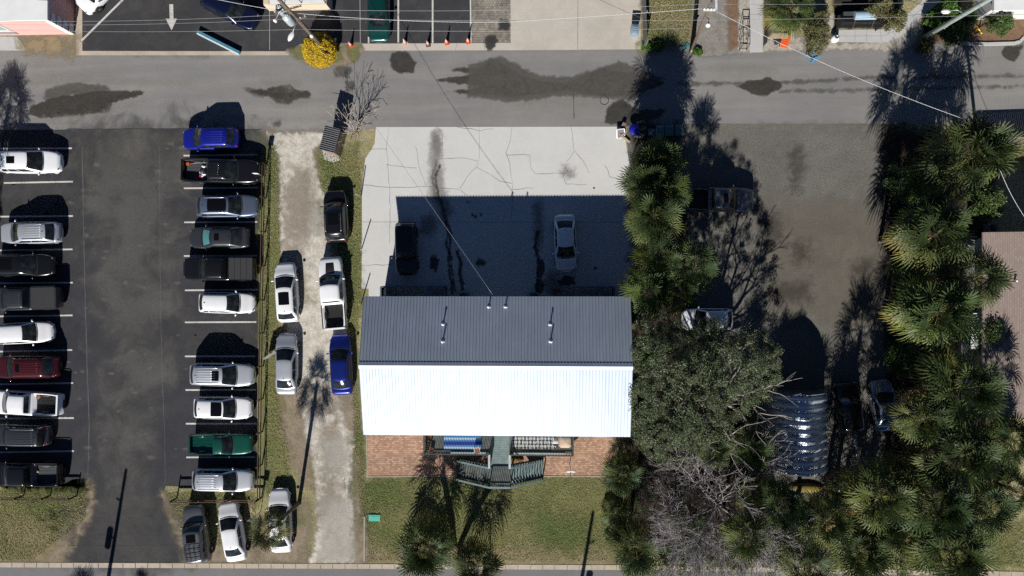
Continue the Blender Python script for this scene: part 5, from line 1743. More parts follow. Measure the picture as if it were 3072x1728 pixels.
P(2925, 835, 8.0, 106, 0, 'fan palm overlapping the left eave of the shingled roof')
P(2812, 935, 7.5, 128, 1, 'broad fan palm right of the yard, below the round one')
P(2890, 1165, 8.0, 130, 3, 'fan palm at the lower left corner of the shingled roof')
P(2770, 1255, 7.2, 92, 2, 'fan palm at the right side of the blue grey car')
P(2872, 1370, 7.8, 128, 1, 'broad fan palm below the shingled house corner')
P(2640, 1490, 7.2, 112, 0, 'fan palm below the long grey plank, right of the canoe')
P(2800, 1510, 7.4, 118, 3, 'dark fan palm in the middle of the lower right grove')
P(2960, 1520, 6.8, 92, 2, 'small fan palm at the right side of the lower right grove')
P(2480, 1560, 6.0, 96, 4, 'loose fan palm straight below the canoe')
P(2575, 1655, 4.0, 110, 1, 'fan palm near the street, left of the lowest right grove palm')
P(2855, 1660, 6.6, 122, 3, 'lowest fan palm of the right grove, above the kerb end')
P(2700, 1600, 3.8, 84, 2, 'short fan palm between the middle and the lowest grove palms')
P(2415, 1700, 8.8, 96, 4, 'fan palm placed for shade close to the street, right of the bare tree')  # position and height chosen so its shade covers the arched shelter
P(1868, 1425, 3.4, 74, 0, 'fan palm at the right end of the brick patio')
P(1905, 1640, 4.2, 92, 2, 'fan palm above the kerb, at the right edge of the front lawn')
P(1850, 1540, 2.6, 56, 4, 'low fan palm on the lawn edge beside the dark hedge')
P(2262, 1345, 5.2, 70, 3, 'fan palm at the left flank of the arched shelter')
P(2345, 1520, 6.4, 88, 1, 'fan palm at the left of the canoe, above the bare tree twigs')
P(2140, 1345, 6.6, 72, 0, 'fan palm poking up between the oak and the bare tree')
P(2262, 1480, 6.2, 70, 4, 'fan palm behind the twigs at the right of the bare tree')
P(2060, 1580, 3.6, 74, 2, 'fan palm showing through the lower twigs of the bare tree')
P(2240, 1610, 6.6, 86, 0, 'fan palm below the right twigs of the bare tree')
P(803, 1592, 6.4, 74, 4, 'tall leaning fan palm over the white saloon beside the drive', (.15, .1))
P(1278, 1645, 3.2, 100, 3, 'fan palm on the front lawn, left one of the pair by the street', at=(1362, 1636), tr=.24)
P(1424, 1700, 3.3, 90, 1, 'fan palm at the kerb of the front lawn, right one of the pair', at=(1378, 1642), tr=.22)
P(2372, 22, 4.2, 82, 1, 'bright fan palm above the orange lounger, across the alley')
P(3035, 1320, 6.6, 92, 1, 'fan palm at the right picture edge below the shingled house')
P(3040, 1470, 6.0, 80, 0, 'fan palm at the right picture edge above the small lawn')
P(2555, 1478, 4.6, 84, 2, 'fan palm added for shade just right of the pale plastic box')  # added to darken the ground right of the shelter with its shade
P(2705, 1440, 5.0, 88, 4, 'fan palm added for shade below the blue grey car')  # added as a second low crown shading the ground behind the cars
P(2648, 1568, 3.4, 88, 0, 'low shade palm added between the canoe palms and the street, right of grove centre')  # added so its shade reaches the plank and the ground around it
# palms beyond the frame whose shadows fall into the picture
for (u, v, h, rp, k, lab) in ((-36, 690, 6.8, 90, 1, 'fan palm beyond the left row, only its shadow on the alley shows'), (180, 2150, 6.0, 80, 2, 'fan palm across the street, its shadow falls left of the pole shadow'), (352, 2165, 6.2, 76, 4, 'fan palm across the street, its shadow falls right of the pole shadow')):
    b = W(u, v)
    k_ = (CAMH) / (CAMH - h)
    t = empty('palm_tree', (b.x, b.y, 0), 0, lab, 'palm', PALMG)
    trunk_mesh(int(v), Vector((.1, 0, h))).build('trunk', M_trunk, t)
    o = bpy.data.objects.new('crown', CROWN[k]); COL.objects.link(o); o.parent = t
    o.location = (.1, 0, h); s = rp / 40 / 2.3; o.scale = (s, s, s)


# ------------------------------------------------------------------ leafy trees and bushes
def leaves(centres, radii, per, size, seed, flat=.55, tlo=0., thi=1.):
    """numpy leaf cloud: little four-cornered leaves spread round the twig ends"""
    g_ = np.random.default_rng(seed)
    C = np.repeat(np.array(centres), per, axis=0)
    Rr = np.repeat(np.array(radii), per)
    n = len(C)
    d = g_.normal(size=(n, 3))
    d /= np.linalg.norm(d, axis=1)[:, None]
    rad = Rr * g_.random(n) ** .45
    P_ = C + d * rad[:, None] * np.array([1, 1, flat])
    nrm = g_.normal(size=(n, 3)) * .75 + np.array([0, -.1, .75])
    nrm /= np.linalg.norm(nrm, axis=1)[:, None]
    a = np.cross(nrm, g_.normal(size=(n, 3)))
    a /= np.linalg.norm(a, axis=1)[:, None]
    b = np.cross(nrm, a)
    L_ = (size * g_.uniform(.7, 1.35, n))[:, None]
    Wd = L_ * .42
    V = np.stack([P_ - a * L_, P_ + b * Wd, P_ + a * L_, P_ - b * Wd], 1).reshape(-1, 3)
    F = np.arange(4 * n).reshape(-1, 4)
    ct = np.repeat(g_.uniform(tlo, thi, len(centres)), per)
    T = np.clip(ct + g_.normal(0, .13, n), 0, 1)
    return V, F, np.repeat(T, 4)


def branch_tree(seed, start, d0, length, rad, depth, spread, tips, segs, up=.12, nb=(2, 3), shrink=.74):
    r = random.Random(seed)

    def grow(p, d, L, ra, k):
        pts, rs = [p], [ra]
        n = 4 if k > 1 else 3
        for i in range(n):
            d = (d + Vector((r.uniform(-1, 1), r.uniform(-1, 1), r.uniform(-.8, .8) + up)) * .22).normalized()
            p = p + d * L / n
            pts.append(p)
            rs.append(ra * (1 - .38 * (i + 1) / n))
        segs.append((pts, rs, k))
        if k == 0:
            tips.append(p)
            return
        for j in range(r.randint(*nb)):
            ax = d.cross(Vector((r.uniform(-1, 1), r.uniform(-1, 1), r.uniform(-1, 1)))).normalized()
            nd = (Matrix.Rotation(r.uniform(.35, 1.0) * spread, 3, ax) @ d).normalized()
            grow(p, nd, L * r.uniform(shrink - .1, shrink + .08), rs[-1] * .78, k - 1)
        if k > 1:
            q = pts[len(pts) // 2]
            ax = d.cross(Vector((r.uniform(-1, 1), r.uniform(-1, 1), r.uniform(-1, 1)))).normalized()
            grow(q, (Matrix.Rotation(r.uniform(.6, 1.1) * spread, 3, ax) @ d).normalized(), L * .62, ra * .5, k - 2)
    grow(Vector(start), Vector(d0).normalized(), length, rad, depth)


M_oak = leaf_mat('oak_leaf', [(0, (0.075, 0.085, 0.038)), (.35, (0.085, 0.115, 0.05)), (.7, (0.105, 0.14, 0.07)), (1, (0.16, 0.175, 0.10))], .5, .2, .45)
M_bark = plain('oak_bark', (0.30, 0.27, 0.235), .95, 0, .35, 4)
M_twig = plain('bare_twig', (0.33, 0.30, 0.305), .9, 0, .25, 3)
M_twig2 = plain('bare_twig_pale', (0.40, 0.34, 0.28), .9, 0, .25, 3)

# the live oak right of the house
ob = W(2110, 1180)
t = empty('oak_tree', (ob.x, ob.y, 0), 0, 'spreading grey green oak covering the right end of the metal roof', 'tree')
segs, tips = [], []
for i, (dx, dy, dz, L_) in enumerate(((-.8, .2, .75, 2.4), (.7, .55, .7, 2.3), (.25, -.85, .75, 2.1), (-.3, .9, .75, 2.3), (.75, -.35, .9, 2.0), (-.75, -.6, .8, 2.3), (0, .1, 1, 1.9))):
    branch_tree(100 + i, (0, 0, 2.4), (dx, dy, dz), L_ * 1.3, .20, 4, .8, tips, segs, .03)
m = MB(); m.tube([(0, 0, 0), (.05, .05, 1.1), (0, 0, 2.2)], [.42, .33, .28], 10); m.build('trunk', M_bark, t)
m = MB()
for pts, rs, k in segs:
    if k >= 1: m.tube(pts, [max(.014, x) for x in rs], 5, False)
m.build('branches', M_bark, t)
g_ = np.random.default_rng(5)
px_poly = [(1905, 960), (1990, 930), (2060, 1000), (2120, 960), (2200, 985), (2290, 1000), (2340, 1060), (2345, 1120), (2305, 1180), (2270, 1240), (2230, 1290), (2200, 1330), (2180, 1370), (2080, 1400), (1990, 1400), (1920, 1340), (1895, 1290), (1872, 1200), (1895, 1120), (1880, 1060)]
cs, rs_ = [], []
poly_np = np.array(px_poly, float)
while len(cs) < 720:
    q = np.array([[g_.uniform(1860, 2360), g_.uniform(920, 1410)]])
    sd = sdf(q, poly_np)[0]
    if sd < -6: continue
    dome = min(1, max(0, sd) / 95)
    h = 4.0 + 6.0 * dome ** .7 + g_.normal(0, .4)
    if g_.random() < .22: h -= g_.uniform(.5, 2.0)
    p = W(q[0, 0], q[0, 1], h)
    cs.append(tuple(p - t.location))
    rs_.append(g_.uniform(.22, .52))
V, F, T = leaves(cs, rs_, 150, .056, 8, .6)
np_mesh('crown', V, F, M_oak, t, T)

# the leafless tree below it
bb = W(2125, 1480)
t = empty('bare_tree', (bb.x, bb.y, 0), 0, 'leafless grey tree with a dense spray of twigs below the oak', 'tree')
segs, tips = [], []
rr = random.Random(4)
for i in range(26):
    big = i < 8
    an = i * 2.4 + rr.uniform(-.3, .3)
    e = R(rr.uniform(12, 66))
    branch_tree(200 + i, (0, 0, rr.uniform(1.7, 3.4)), (math.cos(an) * math.cos(e), math.sin(an) * math.cos(e), math.sin(e)), rr.uniform(2.2, 2.8) if big else rr.uniform(1.7, 2.5), .075 if big else .045, 5, .46 if big else .52, tips, segs, .0, (2, 3), .74)
m = MB(); m.tube([(0, 0, 0), (.05, 0, .9), (0, 0, 1.9)], [.24, .20, .17], 10); m.tube([(0, 0, 1.8), (.05, .05, 3.5)], [.17, .08], 8); m.build('trunk', M_twig, t)
m = MB()
for pts, rs, k in segs: m.tube(pts, [max(.012, x) for x in rs], 3 if k < 3 else 5, False)
m.build('branches', M_twig, t)

segs, tips = [], []
for i in range(30):
    an = i * 2.4 + rr.uniform(-.3, .3)
    e = R(rr.uniform(2, 40))
    branch_tree(260 + i, (.3 * math.cos(an), .3 * math.sin(an), rr.uniform(.7, 2.0)), (math.cos(an) * math.cos(e), math.sin(an) * math.cos(e), math.sin(e)), rr.uniform(1.3, 2.1), .035, 5, .6, tips, segs, -.03, (2, 3), .74)
m = MB()
for pts, rs, k in segs: m.tube(pts, [max(.013, x) for x in rs], 3, False)
m.build('inner_twigs', plain('inner_twig', (.085, .072, .07), .95, 0, .3, 3), t)  # shade of the inner twigs put into a darker colour; spray added to shade the ground

# small leafless shrub tree by the bin store
bb = W(1072, 400)
t = empty('bare_shrub', (bb.x, bb.y, 0), 0, 'small pale leafless shrub between the bin store and the forecourt', 'shrub')
segs, tips = [], []
for i in range(9):
    an = i * 2.4
    e = R(rr.uniform(30, 78))
    branch_tree(300 + i, (0, 0, .5), (math.cos(an) * math.cos(e), math.sin(an) * math.cos(e), math.sin(e)), rr.uniform(.8, 1.1), .05, 3, .8, tips, segs, .08, (2, 3), .78)
m = MB(); m.tube([(0, 0, 0), (0, 0, .55)], [.12, .10], 8); m.build('trunk', M_twig2, t)
m = MB()
for pts, rs, k in segs: m.tube(pts, [max(.011, x) for x in rs], 4, False)
m.build('branches', M_twig2, t)

GREEN1 = leaf_mat('bush_leaf', [(0, (0.05, 0.085, 0.02)), (.5, (0.07, 0.125, 0.03)), (1, (0.12, 0.18, 0.05))], .5, .25)
GREEN2 = leaf_mat('bright_leaf', [(0, (0.05, 0.12, 0.015)), (.5, (0.08, 0.19, 0.02)), (1, (0.15, 0.27, 0.04))], .45, .3)
OLIVE = leaf_mat('olive_leaf', [(0, (0.10, 0.09, 0.035)), (.5, (0.135, 0.135, 0.05)), (1, (0.20, 0.19, 0.085))], .6, .2)
YELLOW = leaf_mat('yellow_leaf', [(0, (0.20, 0.14, 0.012)), (.35, (0.52, 0.36, 0.015)), (1, (0.72, 0.52, 0.03))], .5, .2)


def bush(u, v, h, rpx, mat, label, name='bush', cat='bush', n=46, per=60, size=.07, squash=1.0, ry=1.0, seed=0, group=None, sd=None):
    c = W(u, v, h * .5)
    t = empty(name, (c.x, c.y, 0), 0, label, cat, group)
    g2 = np.random.default_rng(seed + int(u + v))
    rad = rpx / (FPX / (CAMH - h * .5))
    cs, rs = [], []
    for i in range(n):
        an, q = g2.uniform(0, 6.28), g2.random() ** .5
        x, y = q * rad * .8 * math.cos(an), q * rad * .8 * math.sin(an) * ry
        z = h * (.25 + .62 * math.sqrt(max(0, 1 - q * q)) * g2.uniform(.45, 1.05))
        cs.append((x, y, z)); rs.append(g2.uniform(.22, .36) * rad * .75 + .06)
    V, F, T = leaves(cs, rs, per, size, seed + int(u), .8)
    V[:, 2] = np.maximum(V[:, 2], .03)
    np_mesh('crown', V, F, mat, t, T)
    m = MB()
    for i in range(7):
        x, y, z = cs[i * 5 % n]
        m.tube([(x * .1, y * .1, 0), (x * .5, y * .5, z * .5), (x, y, z)], [.035, .025, .012], 5, False)
    m.build('trunk', M_bark, t)
    return t


# clipped yellow shrub at the foot of the pole
c = W(958, 150, .9)
t = empty('yellow_shrub', (c.x, c.y, 0), 0, 'clipped dome shaped shrub of golden yellow leaves at the foot of the utility pole', 'shrub')
g2 = np.random.default_rng(77)
cs, rs = [], []
for i in range(420):
    th_, ph = g2.uniform(0, 6.28), math.acos(g2.uniform(-.25, 1))
    k_ = g2.uniform(.90, .99)
    cs.append((1.34 * k_ * math.sin(ph) * math.cos(th_), 1.34 * k_ * math.sin(ph) * math.sin(th_), .80 + 1.25 * k_ * math.cos(ph))); rs.append(.17)
V, F, T = leaves(cs, rs, 46, .062, 3, .9, .25, 1.0)
np_mesh('crown', V, F, YELLOW, t, T)
m = MB()
for i in range(8): m.tube([(0, 0, 0), (.3 * math.cos(i), .3 * math.sin(i), .5), (.9 * math.cos(i), .9 * math.sin(i), 1.2)], [.05, .04, .02], 5)
m.build('trunk', M_bark, t)

BG2 = 'bushes across the alley'
bush(2455, 108, 2.6, 42, OLIVE, 'olive weeping bush beside the blue chair', per=90, size=.06, ry=1.5, n=70)
bush(2455, 60, 2.2, 30, OLIVE, 'olive bush above the weeping one, right of the bright palm', per=70, size=.06)
bush(2328, 68, 1.0, 24, GREEN1, 'low round green bush in the bed behind the timber bench', per=70)
bush(2690, 60, 2.6, 34, OLIVE, 'olive bush above the slatted frame near the winding path', per=70)
bush(2640, 22, 2.4, 44, OLIVE, 'olive brush at the top edge, left of the winding path', per=70)
bush(2808, 62, 2.2, 26, GREEN2, 'bright green bush right of the winding path end', per=70, ry=1.5)
bush(2842, 30, 2.6, 40, GREEN2, 'bright green creeper thicket behind the big grey pole', per=80, ry=1.3)
bush(2868, 92, 2.4, 46, GREEN1, 'dark bush right behind the foot of the big grey pole', per=90, n=60)
bush(2905, 55, 2.2, 30, GREEN1, 'bush between the big grey pole and the white building', per=70)
bush(3002, 68, 2.4, 42, GREEN1, 'green bush on the mulch bed before the white building', per=90, n=60)
bush(2775, 138, .8, 26, OLIVE, 'low olive tuft at the alley edge left of the raised kerb', per=60)
bush(1972, 138, .3, 18, GREEN2, 'low green weeds at the lane end of the grass strip, middle', per=50)
bush(1940, 138, .3, 14, GREEN2, 'green weeds at the end of the left board fence', per=50)
bush(2094, 155, .25, 13, GREEN2, 'green weeds at the foot of the thin pole', per=50)
bush(2720, 665, 3.0, 40, GREEN2, 'bright green bush at the left of the round palm', per=70)
bush(2700, 700, 2.0, 30, GREEN2, 'second bright green bush, lower, at the left of the round palm', per=60)
bush(1940, 1075, 1.2, 30, GREEN2, 'bright green bush between the metal roof and the oak', per=60)
bush(2820, 570, 3.4, 34, GREEN1, 'leafy vine clump straight below the big palm by the wire', per=60, ry=1.4)
bush(2640, 1570, 1.6, 40, GREEN2, 'bright green bush between the lower right palms', per=60)
bush(1840, 1570, 1.4, 40, GREEN1, 'dark hedge clump on the right edge of the lawn', per=90, ry=1.7, n=60)
bush(1905, 1700, 1.3, 60, GREEN1, 'thicket on the kerb below the lawn edge palm', per=70, ry=.6)
for i, (u, v, h, rp, lab) in enumerate(((2735, 545, 5.0, 74, 'dark broadleaf tree left of the big palm by the wire'), (2745, 810, 4.4, 62, 'dark broadleaf tree between the round palm and the broad one'), (2725, 1075, 4.2, 66, 'dark broadleaf tree above the blue grey car'), (2960, 1010, 5.0, 70, 'dark broadleaf tree overhanging the shingled roof'), (2990, 1400, 4.0, 70, 'dark broadleaf tree at the right edge among the lower palms'), (2960, 610, 4.0, 60, 'dark broadleaf tree in the shade of the shingled house corner'))):
    bush(u, v, h, rp, GREEN1, lab, 'broadleaf_tree', 'tree', 60, 80, .085, group='broadleaf trees of the right grove')
# undergrowth under the grove: nobody could count it
g2 = np.random.default_rng(9)
poly = np.array([(1900, 1420), (2290, 1440), (2420, 1500), (2700, 1420), (2960, 1420), (3000, 1600), (2920, 1700), (2700, 1735), (1960, 1735), (1850, 1690), (1850, 1480)], float)
cs, rs = [], []
while len(cs) < 900:
    q = np.array([[g2.uniform(1840, 3000), g2.uniform(1420, 1740)]])
    if sdf(q, poly)[0] < 0: continue
    # thicker towards the street
    if q[0, 1] < 1600 and g2.random() < .65: continue
    if 1930 < q[0, 0] < 2330 and q[0, 1] < 1640 and g2.random() < .8: continue
    p = W(q[0, 0], q[0, 1], .5)
    cs.append((p.x, p.y, g2.uniform(.15, 1.1))); rs.append(g2.uniform(.25, .55))
V, F, T = leaves(cs, rs, 42, .065, 10, .7)
V[:, 2] = np.maximum(V[:, 2], .03)
o = np_mesh('undergrowth', V, F, GREEN1, None, T)
tag(o, 'tangled green undergrowth on the ground of the palm grove', 'undergrowth', kind='stuff')
# grass blades, weeds: short tufts over the lawns
g2 = np.random.default_rng(12)
M_blade = leaf_mat('grass_blade', [(0, (0.40, 0.33, 0.20)), (.4, (0.34, 0.33, 0.155)), (.7, (0.27, 0.295, 0.12)), (1, (0.16, 0.225, 0.06))], .7, .3, .2)
areas = [([(786, 440), (832, 440), (842, 760), (836, 1000), (838, 1200), (860, 1330), (885, 1460), (800, 1490), (790, 1000)], 6000), ([(960, 460), (1082, 450), (1082, 860), (1064, 1100), (1085, 1300), (1095, 1420), (1115, 1640), (1080, 1560), (1062, 1300), (1056, 1100), (1044, 900), (1010, 650), (960, 560)], 9000),
         ([(1100, 1436), (1836, 1436), (1836, 1684), (1100, 1684)], 17000), ([(0, 1475), (262, 1480), (255, 1560), (150, 1640), (100, 1680), (0, 1680)], 9000), ([(500, 1480), (765, 1480), (770, 1560), (740, 1640), (580, 1640)], 6000), ([(1932, -5), (2072, -5), (2068, 130), (1935, 150)], 7000), ([(2770, 1570), (3072, 1570), (3072, 1700), (2780, 1690)], 4000), ([(3000, 428), (3090, 425), (3090, 480), (3010, 480)], 1500)]
PP = []
for poly, n in areas:
    pw = np.array([tuple(q) for q in px(poly)])
    lo, hi = pw.min(0), pw.max(0)
    k = 0
    q = g2.uniform(lo, hi, (n * 3, 2))
    q = q[sdf(q, pw) > 0][:n]
    PP.append(q)
Q = np.concatenate(PP)
n = len(Q)
an = g2.uniform(0, 6.28, n)
ln_ = g2.uniform(.05, .13, n)
d = np.stack([np.cos(an), np.sin(an)], 1)
s = np.stack([-np.sin(an), np.cos(an)], 1) * .022
z0 = np.full((n, 1), .014)
A1 = np.concatenate([Q - s, z0], 1); A2 = np.concatenate([Q + s, z0], 1)
A3 = np.concatenate([Q + d * ln_[:, None] * .8 + s * .3, .02 + ln_[:, None] * .6], 1); A4 = np.concatenate([Q + d * ln_[:, None] * .8 - s * .3, .02 + ln_[:, None] * .6], 1)
V = np.stack([A1, A2, A3, A4], 1).reshape(-1, 3)
o = np_mesh('grass', V, np.arange(4 * n).reshape(-1, 4), M_blade, None, np.repeat(np.clip(.5 + .5 * np.sin(Q[:, 0] * .9 + 2 * np.sin(Q[:, 1] * .6)) * .5 + g2.normal(0, .22, n), 0, 1), 4))
tag(o, 'short lawn grass, green mixed with straw coloured blades', 'grass', kind='stuff')

# ------------------------------------------------------------------ poles and wires
M_pole = plain('pole_wood', (0.13, 0.095, 0.07), .9, 0, .35, 5)
M_poleg = plain('pole_grey', (0.24, 0.29, 0.27), .8, 0, .2, 4)
M_can = plain('transformer_grey', (0.42, 0.47, 0.50), .5, .2)
M_lampw = plain('lamp_white', (0.72, 0.73, 0.72), .5)
M_arm = plain('arm_grey', (0.40, 0.42, 0.42), .45, .6)
M_ins = plain('insulator', (0.50, 0.51, 0.50), .4)


def lat(m, prof, c, axis_z=None, n=14, sc=(1, 1, 1)):
    M = Matrix.Diagonal((*sc, 1))
    if axis_z is not None: M = axis_z @ M
    m.lathe(prof, n, c, M)
    return m


# pole at the yellow shrub
b0 = W(980, 152)
t = empty('utility_pole', (b0.x, b0.y, 0), 0, 'brown timber utility pole with grey transformers, behind the yellow shrub', 'utility pole')
top = W(838, 0, 10.2) - W(980, 152)
axis = lambda z: Vector((top.x * z / 10.2, top.y * z / 10.2, z))
m = MB(); m.tube([axis(0), axis(5), axis(10.6)], [.19, .165, .13], 12); m.build('pole', M_pole, t)
L_ = lambda u, v, h: W(u, v, h) - t.location
for (u, v, h, s) in ((843, 30, 8.3, 1.0), (866, 58, 7.6, 1.15)):
    p = L_(u, v, h)
    m = MB(); lat(m, [(.02, -.55), (.26, -.55), (.28, -.5), (.28, .4), (.25, .46), (.12, .52), (.10, .56), (.02, .57)], p, None, 16, (s, s, s))
    for k in (-1, 0, 1): lat(m, [(.05, .4), (.06, .5), (.035, .6), (.05, .66), (.02, .74)], p + Vector((k * .14, .05, 0)), None, 8)
    m.bar(p, axis(h), .06, .10)
    m.build('transformer', M_can, t)
for (h, dx, dy, w_) in ((8.9, 1.0, .25, 2.0), (7.0, .9, .3, 1.4)):
    c = axis(h); d = Vector((dx, dy, 0)).normalized()
    m = MB(); m.bar(c - d * w_ / 2 + Vector((.1, -.12, 0)), c + d * w_ / 2 + Vector((.1, -.12, 0)), .10, .12); m.build('crossarm', M_pole, t)
    for k in (-.45, -.15, .2, .45):
        m = MB(); lat(m, [(.04, 0), (.06, .06), (.035, .1), (.06, .14), (.02, .2)], c + d * w_ * k + Vector((.1, -.12, .07)), None, 8); m.build('insulator', M_ins, t)
a, lamp = L_(905, 76, 6.4), L_(877, 100, 6.5)
st = axis(6.3)
m = MB(); m.tube([st, st + (lamp - st) * .3 + Vector((0, 0, .25)), st + (lamp - st) * .6 + Vector((0, 0, .2)), lamp], .03, 8); m.build('lamp_arm', M_arm, t)
d = (lamp - st); d.z = 0; d.normalize()
ang = math.atan2(d.y, d.x)
m = MB()
Mx = Matrix.Rotation(ang, 4, 'Z')
m.grid(lambda u, v: lamp + (Mx @ Vector((-.12 + .78 * u, math.cos(math.pi * v) * .20 * (math.sin(math.pi * min(1, u * .92 + .08)) ** .6), .13 * math.sin(math.pi * v) * math.sin(math.pi * min(1, u * .9 + .1)) ** .5 - .02))), [i / 14 for i in range(15)], [i / 8 for i in range(9)])
m.build('street_lamp_head', M_lampw, t)
p = L_(826, 62, 8.4)
m = MB(); m.tube([axis(9), (axis(9) + p) / 2 + Vector((0, 0, .3)), p], .035, 8); m.build('lamp_arm', M_arm, t)
m = MB(); lat(m, [(.02, -.15), (.12, -.15), (.14, .1), (.05, .2)], p, None, 10); m.build('floodlight', M_lampw, t)
p = L_(935, 108, 4.0)
m = MB(); lat(m, [(.02, -.2), (.13, -.2), (.15, .05), (.10, .18), (.03, .22)], p, None, 12); m.bar(p, axis(4.1), .05, .05); m.build('floodlight', M_lampw, t)
POLE_A = t
attA = [t.location + axis(z) for z in (10.0, 8.9, 7.6, 7.0, 5.9, 4.6)]

# second pole up the lane
b1 = W(2072, 155)
t = empty('utility_pole', (b1.x, b1.y, 0), 0, 'thin dark pole with a globe lamp at the end of the grass strip', 'utility pole')
tp = W(2128, 20, 8.2) - b1
ax2 = lambda z: Vector((tp.x * z / 8.2, tp.y * z / 8.2, z))
m = MB(); m.tube([ax2(0), ax2(4), ax2(9.0)], [.13, .11, .09], 10); m.build('pole', M_pole, t)
m = MB(); a, b = W(2110, 30, 8.0) - b1, W(2144, 31, 8.0) - b1
m.bar(a, b, .10, .12); m.build('crossarm', M_ins, t)
for k in (.05, .35, .65, .95):
    m = MB(); lat(m, [(.05, 0), (.08, .06), (.04, .1), (.08, .14), (.02, .2)], a.lerp(b, k) + Vector((0, 0, .07)), None, 8); m.build('insulator', M_lampw, t)
m = MB(); a, b = W(2148, 30, 8.2) - b1, W(2148, -30, 8.6) - b1
m.bar(a, b, .17, .17); m.bar(ax2(8.1), a, .06, .06); m.build('spar', M_can, t)
p = W(2124, 75, 5.6) - b1
m = MB(); m.tube([ax2(6.6), (ax2(6.6) + p) / 2 + Vector((.1, .1, .2)), p + Vector((0, 0, .2))], .03, 8); m.build('lamp_arm', M_trim, t)
m = MB(); lat(m, [(.02, -.2), (.12, -.17), (.19, -.05), (.19, .05), (.12, .16), (.03, .2)], p, None, 14); m.build('globe_lamp', M_lampw, t)
m = MB(); m.tube([Vector((-.05, -.12, 0)), Vector((-.02, -.1, .6))], .035, 6); m.build('guy_guard', plain('guard_cream', (.6, .55, .35), .6), t)
attB = b1 + ax2(8.0)
# leaning grey pole at the top right
b2 = W(2770, 113)
t = empty('utility_pole', (b2.x, b2.y, 0), 0, 'thick grey green utility pole beside the white building, top right', 'utility pole')
tp2 = W(2965, 0, 8.1) - b2
ax3 = lambda z: Vector((tp2.x * z / 8.1, tp2.y * z / 8.1, z))
m = MB(); m.tube([ax3(0), ax3(5), ax3(11)], [.22, .20, .17], 4); m.build('pole', M_poleg, t)
p = W(2838, 34, 5.2) - b2
m = MB(); m.tube([ax3(5.4), (ax3(5.4) + p) / 2 + Vector((0, .1, .25)), p], .03, 8); m.build('lamp_arm', M_arm, t)
m = MB(); lat(m, [(.03, -.12), (.24, -.10), (.28, 0), (.2, .1), (.03, .14)], p, None, 12, (1.3, .7, 1)); m.build('street_lamp_head', M_lampw, t)
m = MB(); p = W(2830, 84, 2.3) - b2; m.bar(p, p + Vector((.35, .25, .1)), .2, .3); m.build('meter_box', M_lampw, t)
# the slim pole whose top shows among the palms at the right
b3 = W(2930, 402)
t = empty('utility_pole', (b3.x, b3.y, 0), 0, 'slim grey pole top carrying the white wire, among the palms at the right', 'utility pole')
tp3 = W(2996, 375, 8.0) - b3
m = MB(); m.tube([(0, 0, 0), tp3 * .5, tp3], [.13, .12, .11], 10); m.build('pole', M_poleg, t)
m = MB(); lat(m, [(.05, 0), (.08, .06), (.04, .1), (.08, .14), (.02, .2)], tp3 * .86 + Vector((-.15, .05, 0)), None, 8); m.build('insulator', M_lampw, t)
attC = W(2966, 383, 6.9)
# poles across the street: only their long shadows reach the picture
for (u, v, h, lab, uc, vc) in ((294, 1925, 9.3, 'utility pole across the street, its shadow falls up the lot exit', -.5, .1), (1690, 2065, 9.3, 'utility pole across the street, its shadow falls over the front lawn', .6, .1)):
    b = W(u, v)
    t = empty('utility_pole', (b.x, b.y, 0), 0, lab, 'utility pole', 'poles across the street')
    m = MB(); m.tube([(0, 0, 0), (0, 0, 5), (0, 0, 9.3)], [.19, .165, .13], 10); m.build('pole', M_pole, t)
    m = MB(); lat(m, [(.02, -.5), (.27, -.5), (.28, .4), (.12, .5), (.02, .52)], Vector((uc, vc, 5.6)), None, 14); m.bar((uc, vc, 5.6), (0, 0, 5.6), .06, .1); m.build('transformer', M_can, t)
    m = MB(); m.bar((0, 0, 7.6), (uc * .9, vc, 7.7), .08, .08); m.build('bracket', M_arm, t)

M_wire = plain('wire_grey', (0.30, 0.31, 0.32), .5, .4)
M_wirew = plain('wire_white', (0.5, 0.51, 0.52), .5, .2)
M_wired = plain('wire_dark', (0.05, 0.05, 0.05), .6)


def wire(a, b, sag, r, mat, label, twist=0.0):
    a, b = Vector(a), Vector(b)
    n = 26
    m = MB()
    pts = []
    for i in range(n + 1):
        f = i / n
        pts.append(a.lerp(b, f) + Vector((0, 0, -sag * 4 * f * (1 - f))) - a)
    m.tube(pts, r, 5)
    if twist:
        L__ = (b - a).length
        k = int(L__ / .35)
        tw = []
        for i in range(k * 4 + 1):
            f = i / (k * 4)
            c = a.lerp(b, f) + Vector((0, 0, -sag * 4 * f * (1 - f))) - a
            an = i * math.pi / 2
            tw.append(c + Vector((0, math.cos(an), math.sin(an))) * twist)
        m.tube(tw, r * .8, 4)
    o = m.build('power_line', mat)
    o.location = a
    return tag(o, label, 'power line', 'overhead wires')


far = lambda u, v, h: W(u, v, h)
wire(W(893, 40, 7.4), W(1522, 66, 7.0), .55, .015, M_wirew, 'white twisted cable from the brown pole to the middle of the driveway span', .018)
wire(W(1522, 66, 7.0), W(2108, 26, 8.0), 0.05, .015, M_wirew, 'white cable from the driveway span to the thin dark pole', .02)
wire(W(2145, 32, 8.0), W(2966, 383, 6.9), .9, .014, M_wirew, 'white twisted cable crossing the alley down to the palms', .016)
wire(W(2968, 390, 6.9), W(3110, 700, 4.2), .8, .015, M_wirew, 'white cable dropping from the palm pole towards the shingled roof', .02)
wire(W(880, 56, 7.4), W(3200, 40, 8.2), .8, .011, M_wire, 'thin wire along the alley, second from the white cable')
wire(W(878, 28, 9.0), W(2146, 10, 8.8), .7, .011, M_wire, 'thin wire along the alley nearest the top edge')
wire(W(905, 88, 5.6), W(2076, 84, 5.6), .5, .012, M_wire, 'thin lowest wire along the alley, passing over the traffic cones')
